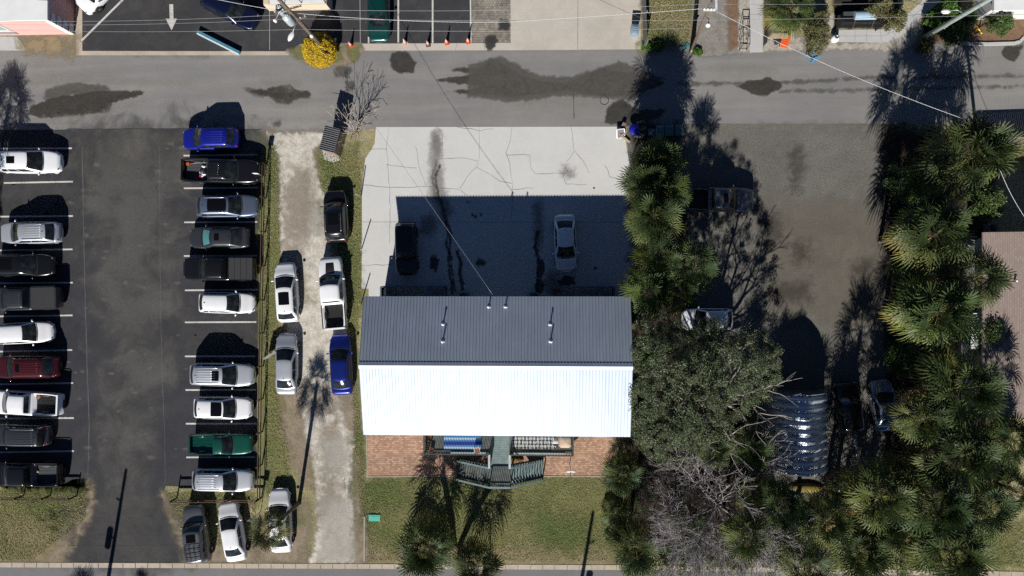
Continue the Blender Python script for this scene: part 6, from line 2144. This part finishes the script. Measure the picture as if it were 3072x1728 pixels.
wire(W(-120, 88, 5.6), W(905, 88, 5.6), .5, .012, M_wire, 'thin lowest wire over the dark upper lot, left of the brown pole')
wire(W(-120, 60, 8.4), W(870, 42, 8.6), .7, .012, M_wire, 'thin upper wire over the upper lot, left of the brown pole')
wire(W(-120, 72, 7.6), W(875, 56, 7.2), .6, .011, M_wire, 'thin middle wire over the upper lot, left of the brown pole')
wire(W(480, -40, 9.5), W(862, 36, 8.8), .3, .018, M_wirew, 'short white cable running up and left from the brown pole')
wire(W(2150, 12, 8.6), W(3200, -10, 9.0), .5, .011, M_wire, 'thin wire from the thin dark pole along the top edge')
wire(W(2470, 58, 5.6), W(2912, 30, 6.6), .3, .016, M_wired, 'dark thin wire over the slatted frame to the thick grey pole')
wire(W(893, 50, 7.0), W(1478, 884, HE + .05), .7, .012, M_wire, 'service wire crossing the forecourt to the metal roof')
wire(W(2072, 110, 4.0), W(1780, -10, 4.6), .3, .014, M_wired, 'dark wire crossing the grass strip towards the board fence')

# ------------------------------------------------------------------ things along the alley
M_cone = plain('cone_orange', (.62, .10, .03), .55)
M_conew = plain('cone_white', (.72, .70, .68), .5)
for i, (u, v, lab) in enumerate(((1054, 137, 'orange traffic cone on the weeds, leftmost of the five'), (1216, 129, 'faded pink traffic cone right of the green car'), (1285, 134, 'worn dull orange traffic cone beside the middle white line'), (1341, 129, 'bright orange traffic cone, second from the right'), (1405, 126, 'orange traffic cone at the paver strip, rightmost of the five'))):
    p = W(u, v)
    t = empty('traffic_cone', (p.x, p.y, .017), RN.uniform(0, 1), lab, 'traffic cone', 'traffic cones along the lot edge')
    cm = M_cone if i not in (1, 2) else plain('cone_faded' if i == 1 else 'cone_worn', (.62, .33, .28) if i == 1 else (.42, .13, .05), .6)
    m = MB(); m.box(-.19, .19, -.19, .19, 0, .03); m.build('base', cm if i != 2 else plain('rubber', (.02, .02, .02), .8), t)
    m = MB(); m.lathe([(.15, .03), (.12, .25), (.06, .68), (.035, .92), (.02, .92)], 16); m.build('cone', cm, t)
    m = MB(); m.lathe([(.107, .35), (.085, .52), (.08, .52), (.1, .35)], 16); m.build('band', M_conew, t)
    m = MB(); m.lathe([(.073, .62), (.057, .74), (.05, .74), (.065, .62)], 16); m.build('band', M_conew, t)

# teal barrier beam lying slanted at the upper lot exit
a, b = W(597, 98), W(722, 161)
t = empty('barrier_beam', (a.x, a.y, .017), 0, 'long teal and white barrier beam lying slanted at the upper lot exit', 'barrier')
d = (b - a)
nn_ = Vector((d.y, -d.x, 0)).normalized()
m = MB(); m.bar(Vector((0, 0, .16)), d + Vector((0, 0, .16)), .22, .30); m.build('beam', plain('beam_teal', (.06, .20, .28), .6, 0, .15, 3), t)
m = MB(); m.bar(nn_ * .15 + Vector((0, 0, .13)), d + nn_ * .15 + Vector((0, 0, .13)), .09, .24); m.build('face_board', plain('beam_white', (.60, .68, .70), .6), t)

# grey wheeled bin by the board fence
def wheelie(u, v, label, mat, group=None, rz=0.0, h=1.05):
    p = W(u, v, .6)
    t = empty('wheelie_bin', (p.x, p.y, .017), rz, label, 'bin', group)
    m = MB()
    V = []
    for z_, sx, sy in ((.06, .24, .27), (h - .12, .31, .37)): V += [(-sx, -sy, z_), (sx, -sy, z_), (sx, sy, z_), (-sx, sy, z_)]
    m.add(V, [(0, 1, 5, 4), (1, 2, 6, 5), (2, 3, 7, 6), (3, 0, 4, 7), (0, 3, 2, 1)])
    m.build('bin_body', mat, t)
    m = MB()
    m.grid(lambda a_, b_: Vector(((a_ - .5) * .68, (b_ - .5) * .84, h - .11 + .09 * math.sin(math.pi * a_) ** .5 * math.sin(math.pi * b_) ** .4)), [i / 8 for i in range(9)], [i / 8 for i in range(9)])
    for k in (-.14, .02, .18): m.bar((-.2, k, h - .02), (.2, k, h - .02), .035, .03)
    m.build('lid', mat, t)
    m = MB(); m.tube([(-.26, .44, h - .14), (.26, .44, h - .14)], .02, 6); m.build('handle', mat, t)
    for sx in (-.25, .25):
        m = MB(); m.lathe([(.02, -.03), (.10, -.03), (.10, .03), (.02, .03)], 12, (sx, .28, .10), Matrix.Rotation(math.pi / 2, 4, 'Y')); m.build('wheel', M_tyre, t)
    return t


M_bing = plain('bin_greyblue', (.20, .27, .34), .5, 0, .1, 4)
M_bint = plain('bin_teal', (.07, .14, .16), .5, 0, .1, 4)
wheelie(1903, 93, 'blue grey wheeled bin on the concrete driveway beside the board fence', M_bing, None, -.1)
BN = 'bins beside the forecourt palm'
wheelie(1978, 396, 'teal bin in palm shade, leftmost of three beside the crates', M_bint, BN)
wheelie(2006, 394, 'teal bin in palm shade, middle of three', M_bint, BN)
wheelie(2036, 393, 'teal bin in palm shade, rightmost of three', M_bint, BN)

# junk put out at the corner of the forecourt
p = W(1903, 390, .5)
t = empty('round_table', (p.x, p.y, .017), 0, 'round blue table top among the junk at the forecourt corner', 'table')
m = MB(); m.lathe([(.01, .62), (.44, .62), (.46, .65), (.44, .68), (.01, .68)], 28); m.build('table_top', plain('plastic_blue', (.012, .012, .30), .45), t)
for k in range(4):
    m = MB(); m.bar((.3 * math.cos(k * 1.571 + .6), .3 * math.sin(k * 1.571 + .6), 0), (.28 * math.cos(k * 1.571 + .6), .28 * math.sin(k * 1.571 + .6), .62), .04, .04); m.build('leg', M_trim, t)
p = W(1860, 404)
t = empty('picture_frame', (p.x, p.y, .017), .1, 'white framed panel leaning on the junk at the concrete edge', 'frame')
m = MB()
for q0, q1 in (((-.28, -.28, .03), (.34, -.28, .03)), ((-.28, -.28, .03), (-.28, .34, .45)), ((-.28, .34, .45), (.34, .34, .45)), ((.34, -.28, .03), (.34, .34, .45))): m.bar(q0, q1, .07, .05)
m.build('frame', M_pvc, t)
m = MB(); m.add([(-.25, -.25, .03), (.31, -.25, .03), (.31, .31, .44), (-.25, .31, .44)], [(0, 1, 2, 3)]); m.build('panel', plain('panel_grey', (.10, .10, .13), .6), t)
M_woodlt = plain('wood_pale', (.40, .32, .22), .8, 0, .25, 4)
for (u0, v0, u1, v1, z_, w_, lab) in ((1866, 412, 1888, 428, .22, .16, 'pale splintered board on the junk beside the white frame'), (1873, 372, 1862, 392, .35, .30, 'brown cabinet board lying at the top of the junk'), (1905, 411, 1928, 413, .20, .14, 'blue grey flat bar lying below the round blue table')):
    a, b = W(u0, v0), W(u1, v1)
    m = MB(); m.bar(Vector((0, 0, z_)), b - a + Vector((0, 0, z_ * .6)), w_, .05)
    m.bar(Vector((0, 0, z_ / 2)), Vector((.02, .02, z_ / 2)), .14, z_)
    o = m.build('board', M_woodlt if u0 == 1866 else (M_brownw if u0 == 1873 else M_bing)); o.location = (a.x, a.y, .02); tag(o, lab, 'board')
M_card = plain('cardboard', (.26, .19, .12), .9)
for (u, v, sx, sy, hh, rz, lab) in ((1924, 379, .28, .22, .5, .3, 'open cardboard box behind the round blue table'), (1928, 393, .24, .24, .35, -.2, 'flat cardboard box right of the round blue table'), (1866, 396, .2, .16, .3, .5, 'small cardboard box beside the white frame')):
    p = W(u, v, .3)
    t = empty('cardboard_box', (p.x, p.y, .02), rz, lab, 'box')
    m = MB()
    for x0, x1, y0, y1 in ((-sx, -sx + .02, -sy, sy), (sx - .02, sx, -sy, sy), (-sx + .02, sx - .02, -sy, -sy + .02), (-sx + .02, sx - .02, sy - .02, sy)): m.box(x0, x1, y0, y1, 0, hh)
    m.box(-sx, sx, -sy, sy, -.002, .01); m.build('carton', M_card, t)
    m = MB(); m.add([(-sx, sy, hh), (sx, sy, hh), (sx, sy + .16, hh + .08), (-sx, sy + .16, hh + .08)], [(0, 1, 2, 3)]); m.add([(-sx, -sy, hh), (sx, -sy, hh), (sx, -sy - .15, hh - .08), (-sx, -sy - .15, hh - .08)], [(0, 3, 2, 1)]); m.build('flap', M_card, t)
p = W(1954, 396, .3)
t = empty('milk_crate', (p.x, p.y, .02), 0, 'lattice crate holding pale scraps between the boxes and the bins', 'crate')
m = MB()
for z_ in (.03, .17, .31):
    for q0, q1 in (((-.24, -.24, z_), (.24, -.24, z_)), ((-.24, .24, z_), (.24, .24, z_)), ((-.24, -.24, z_), (-.24, .24, z_)), ((.24, -.24, z_), (.24, .24, z_))): m.bar(q0, q1, .03, .05)
for x in (-.24, 0, .24):
    for y in (-.24, 0, .24): m.bar((x, y, 0), (x, y, .33), .03, .03)
m.build('crate_frame', M_bing, t)
m = MB()
for i in range(16): m.bar((RN.uniform(-.2, .2), RN.uniform(-.2, .2), .2), (RN.uniform(-.2, .2), RN.uniform(-.2, .2), .36), .05, .02)
m.build('scraps', M_ins, t)

# board fences up the lane
M_oldf = plain('fence_weathered', (.13, .125, .12), .9, 0, .3, 3)
for (u0, v0, u1, v1, h, lab, mt) in ((1931, 140, 1924, -60, 1.8, 'grey weathered board fence between the concrete driveway and the grass strip', M_oldf), (2071, 150, 2090, -60, 1.6, 'dark creeper covered fence between the grass strip and the ashy gravel', plain('fence_dark', (.03, .026, .022), .95, 0, .4, 4)), (2296, 118, 2290, -60, 1.7, 'brown board fence right of the straight footpath', M_brownw)):
    a, b = W(u0, v0), W(u1, v1)
    t = empty('board_fence', (a.x, a.y, 0), 0, lab, 'fence')
    d = b - a; n = int(d.length / .16)
    m = MB()
    for i in range(n):
        q0, q1 = d * (i / n), d * ((i + .93) / n)
        hh = h + RN.uniform(-.03, .03)
        m.bar((q0.x, q0.y, hh / 2), (q1.x, q1.y, hh / 2), .03, hh)
    m.build('boards', mt, t)
    m = MB(); m.bar(Vector((.06, 0, h * .8)), d + Vector((.06, 0, h * .8)), .05, .1); m.bar(Vector((.06, 0, .4)), d + Vector((.06, 0, .4)), .05, .1); m.build('rail', mt, t)
    for i in range(0, n, 14):
        q = d * (i / n); m = MB(); m.bar((q.x + .1, q.y, 0), (q.x + .1, q.y, h), .1, .1); m.build('post', mt, t)
p = W(2058, 138)
m = MB(); m.lathe([(.30, 0), (.30, .05), (.27, .06), (.01, .06)], 18); o = m.build('valve_cover', plain('cover_teal', (.06, .19, .19), .6)); o.location = (p.x, p.y, .015); tag(o, 'round teal utility cover in the grass beside the dark fence', 'utility cover')
m = MB(); m.box(-.48, .48, -.26, .26, 0, .10); m.box(-.38, .38, -.16, .16, .10, .115); m.box(-.05, .05, -.12, .12, .115, .125)
p = W(1124, 1553); o = m.build('valve_box', plain('box_mint', (.07, .42, .32), .55, 0, .08, 5)); o.location = (p.x, p.y, .0); tag(o, 'mint green utility box lid on the front lawn', 'utility cover')
# black frame rack on the shell path
p = W(2228, 118)
t = empty('steel_rack', (p.x, p.y, .015), 0, 'empty black steel frame rack on the shell path', 'rack')
m = MB()
for sx in (-.28, .28):
    m.bar((sx, -.9, 0), (sx * .95, -.75, 1.1), .04, .04); m.bar((sx, .75, 0), (sx * .95, .70, 1.1), .04, .04); m.bar((sx * .95, -.75, 1.1), (sx * .95, .70, 1.1), .04, .04)
    m.bar((sx, -.05, .0), (sx * .95, -.05, 1.1), .04, .04)
for y, z_ in ((-.75, 1.1), (.70, 1.1), (-.05, 1.1), (.1, 1.1), (-.86, .35)): m.bar((-.28, y, z_), (.28, y, z_), .04, .04)
m.build('frame', M_trim, t)
# timber bench, dark sack, orange lounger, blue chair
a, b = W(2298, 108, .5), W(2364, 106, .5)
t = empty('bench', ((a.x + b.x) / 2, a.y, .01), 0, 'pale timber bench with a dark back in front of the planted bed', 'bench')
w_ = (b.x - a.x) / 2
m = MB(); m.box(-w_, .2, -.2, .2, .42, .47); m.box(.21, w_, -.2, .2, .42, .47); m.build('seat', M_woodlt, t)
m = MB(); m.box(-w_, w_, .45, .50, 0, .75); m.build('backrest', M_darkwood, t)
for x in (-w_ + .1, w_ - .1):
    for y in (-.15, .15):
        m = MB(); m.bar((x, y, 0), (x, y, .42), .08, .08); m.build('leg', M_darkwood, t)
p = W(2330, 122)
m = MB()
m.grid(lambda u, v: Vector((.32 * math.cos(u * 6.283) * math.sin(v * 1.57) * (1 + .25 * math.sin(u * 19)), .36 * math.sin(u * 6.283) * math.sin(v * 1.57) * (1 + .2 * math.sin(u * 13)), .26 * math.cos(v * 1.57) + .02)), [i / 28 for i in range(29)], [i / 6 for i in range(7)])
o = m.build('sack', plain('sack_navy', (.012, .014, .03), .7)); o.location = (p.x, p.y, .012); tag(o, 'crumpled dark navy sack in front of the timber bench', 'sack')
p = W(2352, 128)
t = empty('lounger', (p.x, p.y, .012), -.25, 'orange slatted lounger beside the dark sack', 'lounger')
M_or = plain('plastic_orange', (.75, .12, .02), .5)
m = MB()
for i in range(6): m.box(-.33, .33, -.48 + i * .165, -.48 + i * .165 + .14, .20 + i * .03, .23 + i * .03)
m.build('seat', M_or, t)
for x in (-.3, .3):
    for y in (-.42, .42):
        m = MB(); m.bar((x, y, 0), (x, y, .22 + (y + .42) * .18), .05, .05); m.build('leg', M_or, t)
p = W(2434, 172)
t = empty('garden_chair', (p.x, p.y, .006), 2.2, 'light blue slatted garden chair standing on the alley under the weeping bush', 'chair')
M_bl = plain('chair_blue', (.07, .30, .52), .55)
m = MB()
for i in range(5): m.box(-.28, .28, -.25 + i * .11, -.25 + i * .11 + .09, .33 - i * .02, .36 - i * .02)
m.build('seat', M_bl, t)
m = MB()
for i in range(5): m.bar((-.26 + i * .13, .26, .28), (-.28 + i * .14, .58, .98), .10, .025)
m.build('backrest', M_bl, t)
for x in (-.34, .34):
    m = MB(); m.box(x - .06, x + .06, -.35, .4, .52, .55); m.build('armrest', M_bl, t)
    for y in (-.3, .3):
        m = MB(); m.bar((x, y, 0), (x, y, .52), .07, .04); m.build('leg', M_bl, t)
# white globe lamp on a stump, potted thing, slatted frame, tank on a platform
p = W(2500, 120)
t = empty('gas_cylinder', (p.x, p.y, .012), 0, 'round white gas cylinder on a stump at the bend of the winding path', 'gas cylinder')
m = MB(); m.lathe([(.2, 0), (.22, .03), (.3, .12), (.33, .3), (.3, .48), (.15, .58), (.05, .6)], 18); m.build('tank', M_lampw, t)
m = MB(); m.lathe([(.13, .6), (.13, .7), (.11, .7), (.11, .6)], 12); m.build('collar', M_arm, t)
p = W(2462, 132)
t = empty('flower_pot', (p.x, p.y, .01), 0, 'dark flower pot at the right side of the weeping bush', 'flower pot')
m = MB(); m.lathe([(.2, 0), (.28, .4), (.30, .42), (.26, .42), (.24, .34), (.01, .34)], 14); m.build('pot', M_trim, t)
m = MB(); m.tube([(0, 0, .3), (.05, .1, .8), (.2, .3, 1.2)], [.02, .015, .01], 5); m.tube([(0, 0, .3), (-.1, .1, .7)], [.02, .01], 5); m.build('plant', M_bark, t)
a, b = W(2508, 72, .9), W(2676, 72, .9)
t = empty('slatted_frame', ((a.x + b.x) / 2, a.y, .01), 0, 'black slatted frame with rust coloured battens above the winding path', 'frame')
w_ = (b.x - a.x) / 2
m = MB()
for i in range(7): m.box(-w_ + (.0 if i > 0 else .2), w_ - .12 * i, .32 - i * .105, .32 - i * .105 + .075, .86, .90)
m.build('slats', M_trim, t)
for x in (-w_ * .35, w_ * .32):
    m = MB(); m.bar((x - .12, -.34, .925), (x + .15, .40, .925), .05, .04); m.build('batten', plain('rust_batten', (.16, .09, .06), .8), t)
for x in (-w_ + .25, w_ - .9):
    for y in (-.25, .3):
        m = MB(); m.bar((x, y, 0), (x, y, .86), .08, .08); m.build('leg', M_trim, t)
p = W(2597, 45, 1.0)
t = empty('water_tank', (p.x, p.y, .012), 0, 'pale blue tank on a dark platform behind the slatted frame', 'tank')
m = MB(); m.box(-1.6, 1.5, -.4, .4, 0, .7); m.build('platform', M_darkwood, t)
m = MB()
m.grid(lambda u, v: Vector((-.85 + 1.7 * u, -.36 * math.cos(math.pi * v), .7 + .45 * math.sin(math.pi * v) ** .5)), [i / 6 for i in range(7)], [i / 10 for i in range(11)])
m.add([(-.85, -.36 * math.cos(math.pi * i / 10), .7 + .45 * math.sin(math.pi * i / 10) ** .5) for i in range(11)] + [(.85, -.36 * math.cos(math.pi * i / 10), .7 + .45 * math.sin(math.pi * i / 10) ** .5) for i in range(11)], [tuple(range(11)), tuple(range(11, 22))[::-1]])
m.build('tank', plain('tank_blue', (.30, .42, .52), .45, 0, .1, 3), t)
m = MB(); m.lathe([(.08, 1.14), (.08, 1.2), (.01, 1.21)], 12, (.6, -.05, 0)); m.build('cap', M_lampw, t)
# slim palm trunk / yellow guard on the mulch bed
a, b = W(2928, 78), W(2945, 102)
m = MB(); m.tube([(0, 0, .05), b - a + Vector((0, 0, .02))], .05, 8); o = m.build('guy_guard', plain('guard_yellow', (.75, .50, .03), .5)); o.location = (b.x - (b - a).x, a.y, .02); tag(o, 'yellow guard tube on the mulch before the white building', 'guy guard')
p = W(2938, 82)
t = empty('lamp_post', (p.x, p.y, 0), 0, 'thin dark lamp post on the mulch bed before the white wall', 'lamp post')
m = MB(); m.tube([(0, 0, 0), (.05, .15, 2.6)], .05, 8); m.build('post', M_trim, t)
m = MB(); m.lathe([(.03, 2.55), (.2, 2.6), (.05, 2.75), (.01, 2.76)], 12, (.05, .15, 0)); m.build('lantern', M_trim, t)

# ------------------------------------------------------------------ buildings along the top edge
M_wroof = plain('roof_white', (.70, .72, .71), .7, 0, .06, 1.0)
M_pink = plain('wall_pink', (.62, .36, .33), .85, 0, .05, 2)
c0 = W(223, 103)
z0 = 3.3
t = empty('pink_building', (c0.x - 8, c0.y + 6, 0), 0, 'pink walled building with white roof and white corner blocks, top left', 'building')
lx0, lx1, ly0, ly1 = -14, 8, -6, 12
m = MB(); m.box(lx0, lx1, ly0, ly1, .01, z0 - .22); m.build('wall', M_pink, t)
m = MB(); m.box(lx0, lx1 + .03, ly0 - .03, ly1, z0 - .22, z0)
for y in (-2.2, 1.6, 5.4): m.box(lx0, lx1, y - .03, y + .03, z0, z0 + .02)
m.build('roof', M_wroof, t)
m = MB(); m.box(lx1 - .45, lx1 + .02, ly0 - .02, ly0 + .01, .01, z0 - .22); m.build('corner_trim', M_wroof, t)
for i in range(4):
    m = MB(); z_ = .25 + i * .72
    m.box(lx1, lx1 + .05, ly0 - .02, ly0 + .75, z_, z_ + .46); m.build('corner_block', M_wroof, t)
m = MB(); m.box(-11.2, -.05 + 8 - 4.6, ly0 - .05, ly0 - .002, 1.0, 2.6); m.build('window', plain('shop_frame', (.62, .66, .64), .6), t)
m = MB(); m.box(-11.1, 8 - 4.8, ly0 - .055, ly0 - .052, 1.35, 2.5); m.build('pane', plain('pane_sky', (.25, .33, .33), .15), t.children[-1])
m = MB(); m.box(-11.2, 8 - 4.6, ly0 - .06, ly0 - .01, .35, .75); m.build('plinth_band', plain('band_grey', (.22, .25, .25), .7), t)
M_cream = plain('wall_cream', (.58, .49, .37), .85, 0, .06, 2)
a, b = W(808, 33), W(998, 31)
t = empty('loading_porch', ((a.x + b.x) / 2, a.y, 0), 0, 'low cream porch with a white deck at the top edge beside the brown pole', 'porch')
w_ = (b.x - a.x) / 2
m = MB(); m.box(-w_, w_, 0, 6, .012, 1.2); m.build('wall', M_cream, t)
m = MB()
for i in range(16): m.box(-w_ + .5, w_ - .3, .08 + i * .36, .08 + i * .36 + .35, 1.2, 1.23)
m.build('deck', M_wroof, t)
m = MB(); m.box(-w_ + .0, -w_ + .45, .06, 6, 1.2, 1.28); m.build('side_ledge', M_cream, t)
for x in (-w_ * .35, w_ * .18, w_ * .92):
    m = MB(); m.tube([(x, .12, 1.2), (x, .12, 2.1), (x - .3, .9, 2.3)], .035, 6); m.build('railing_post', M_trim, t)
m = MB(); m.tube([(-w_ * .35, .12, 1.95), (w_ * .92, .12, 1.95)], .025, 6); m.build('handrail', M_trim, t)
c1 = W(2926, 60)
t = empty('white_building', (c1.x + 6, c1.y + 5, 0), 0, 'white building with a white roof overhang behind the mulch bed, top right', 'building')
m = MB(); m.box(-6, 14, -5, 8, .01, 2.5); m.build('wall', plain('wall_white', (.56, .56, .56), .85, 0, .04, 2), t)
m = MB(); m.box(-6.25, 14, -5.3, 8, 2.503, 2.75); m.build('roof', M_wroof, t)
for x, y in ((-2.2, -3.9), (-1.9, -2.9)):
    m = MB(); m.box(x - .6, x + .6, y - .1, y + .1, 2.75, 2.80); m.build('roof_vent', M_ac, t)
for x in (0.5, 4.5):
    m = MB(); m.box(x - .6, x + .6, -5.03, -5.0, .9, 2.1); m.build('window', M_glass, t)
# sign plate pole (black) at the left of the footpath, low wall by the weeping bush
a, b = W(2292, 112), W(2290, 138)
m = MB(); m.bar(Vector((0, 0, .45)), b - a + Vector((0, 0, .45)), .06, .9)
o = m.build('gate_post', M_trim); o.location = (a.x, a.y, .0); tag(o, 'black gate post at the lane end of the brown fence', 'gate post')
a, b = W(1094, 1549), W(1093, 1684)
m = MB(); m.bar(Vector((0, 0, .03)), b - a + Vector((0, 0, .03)), .14, .06)
o = m.build('edging_strip', plain('strip_grey', (.30, .28, .25), .9)); o.location = (a.x, a.y, .01); tag(o, 'low grey edging strip along the left side of the front lawn', 'edging')

# ------------------------------------------------------------------ loads in the pickup beds
def lump(name, label, cat, u, v, z_, sx, sy, sz, mat, seed, rz=0.0):
    r = random.Random(seed)
    ph = [r.uniform(0, 6) for _ in range(6)]
    m = MB()
    def f(a_, b_):
        th_, p_ = a_ * 6.2832, b_ * 1.57
        k_ = 1 + .16 * math.sin(3 * th_ + ph[0]) + .10 * math.sin(7 * th_ + ph[1] + 3 * p_) + .08 * math.sin(11 * th_ + ph[2] - 5 * p_)
        return Vector((sx * math.cos(th_) * math.sin(p_) * k_, sy * math.sin(th_) * math.sin(p_) * k_, sz * math.cos(p_) * (1 + .12 * math.sin(5 * th_ + ph[3]))))
    m.grid(f, [i / 24 for i in range(25)], [i / 8 for i in range(9)])
    o = m.build(name, mat)
    p = W(u, v, z_ + sz * .6)
    o.location = (p.x, p.y, z_)
    o.rotation_euler = (0, 0, rz)
    return tag(o, label, cat)


M_sack = plain('sack_white', (.72, .72, .74), .7)
bz = .018 + .735
lump('sack', 'large crumpled white sack in the open bed of the black pickup', 'sack', 607, 523, bz, .30, .42, .34, M_sack, 1)
lump('sack', 'small white sack behind the large one in the black pickup bed', 'sack', 610, 499, bz, .17, .11, .2, M_sack, 2)
lump('bag', 'red bag on the white sack in the black pickup bed', 'bag', 601, 526, bz + .22, .13, .14, .2, plain('bag_red', (.45, .02, .04), .5), 3)
lump('bundle', 'blue violet bundle beside the white sack in the black pickup bed', 'bundle', 601, 537, bz, .22, .11, .2, plain('bundle_violet', (.09, .09, .25), .6), 4)
p = W(580, 490, .9)
m = MB(); m.tube([(-.5, 0, .05), (.45, .02, .06)], .035, 6); m.box(-.62, -.35, -.12, .10, .0, .14)
o = m.build('garden_tool', plain('tool_orange', (.40, .10, .03), .5)); o.location = (p.x, p.y, bz); o.rotation_euler = (0, 0, .05); tag(o, 'orange handled tool along the side of the black pickup bed', 'tool')
lump('rope_coil', 'tangled grey green rope in the front corner of the black pickup bed', 'rope', 612, 486, bz, .16, .13, .14, plain('rope_green', (.10, .15, .13), .8), 6)
lump('scrap_heap', 'small heap of tan scraps in the black pickup bed beside the grass', 'scraps', 111, 1414, bz, .12, .16, .12, M_woodlt, 7)
lump('leaf_heap', 'brown leaves in the bed of the white pickup in the left row', 'leaf heap', 113, 1190, bz, .2, .22, .1, plain('leaves_brown', (.22, .10, .055), .9), 8)
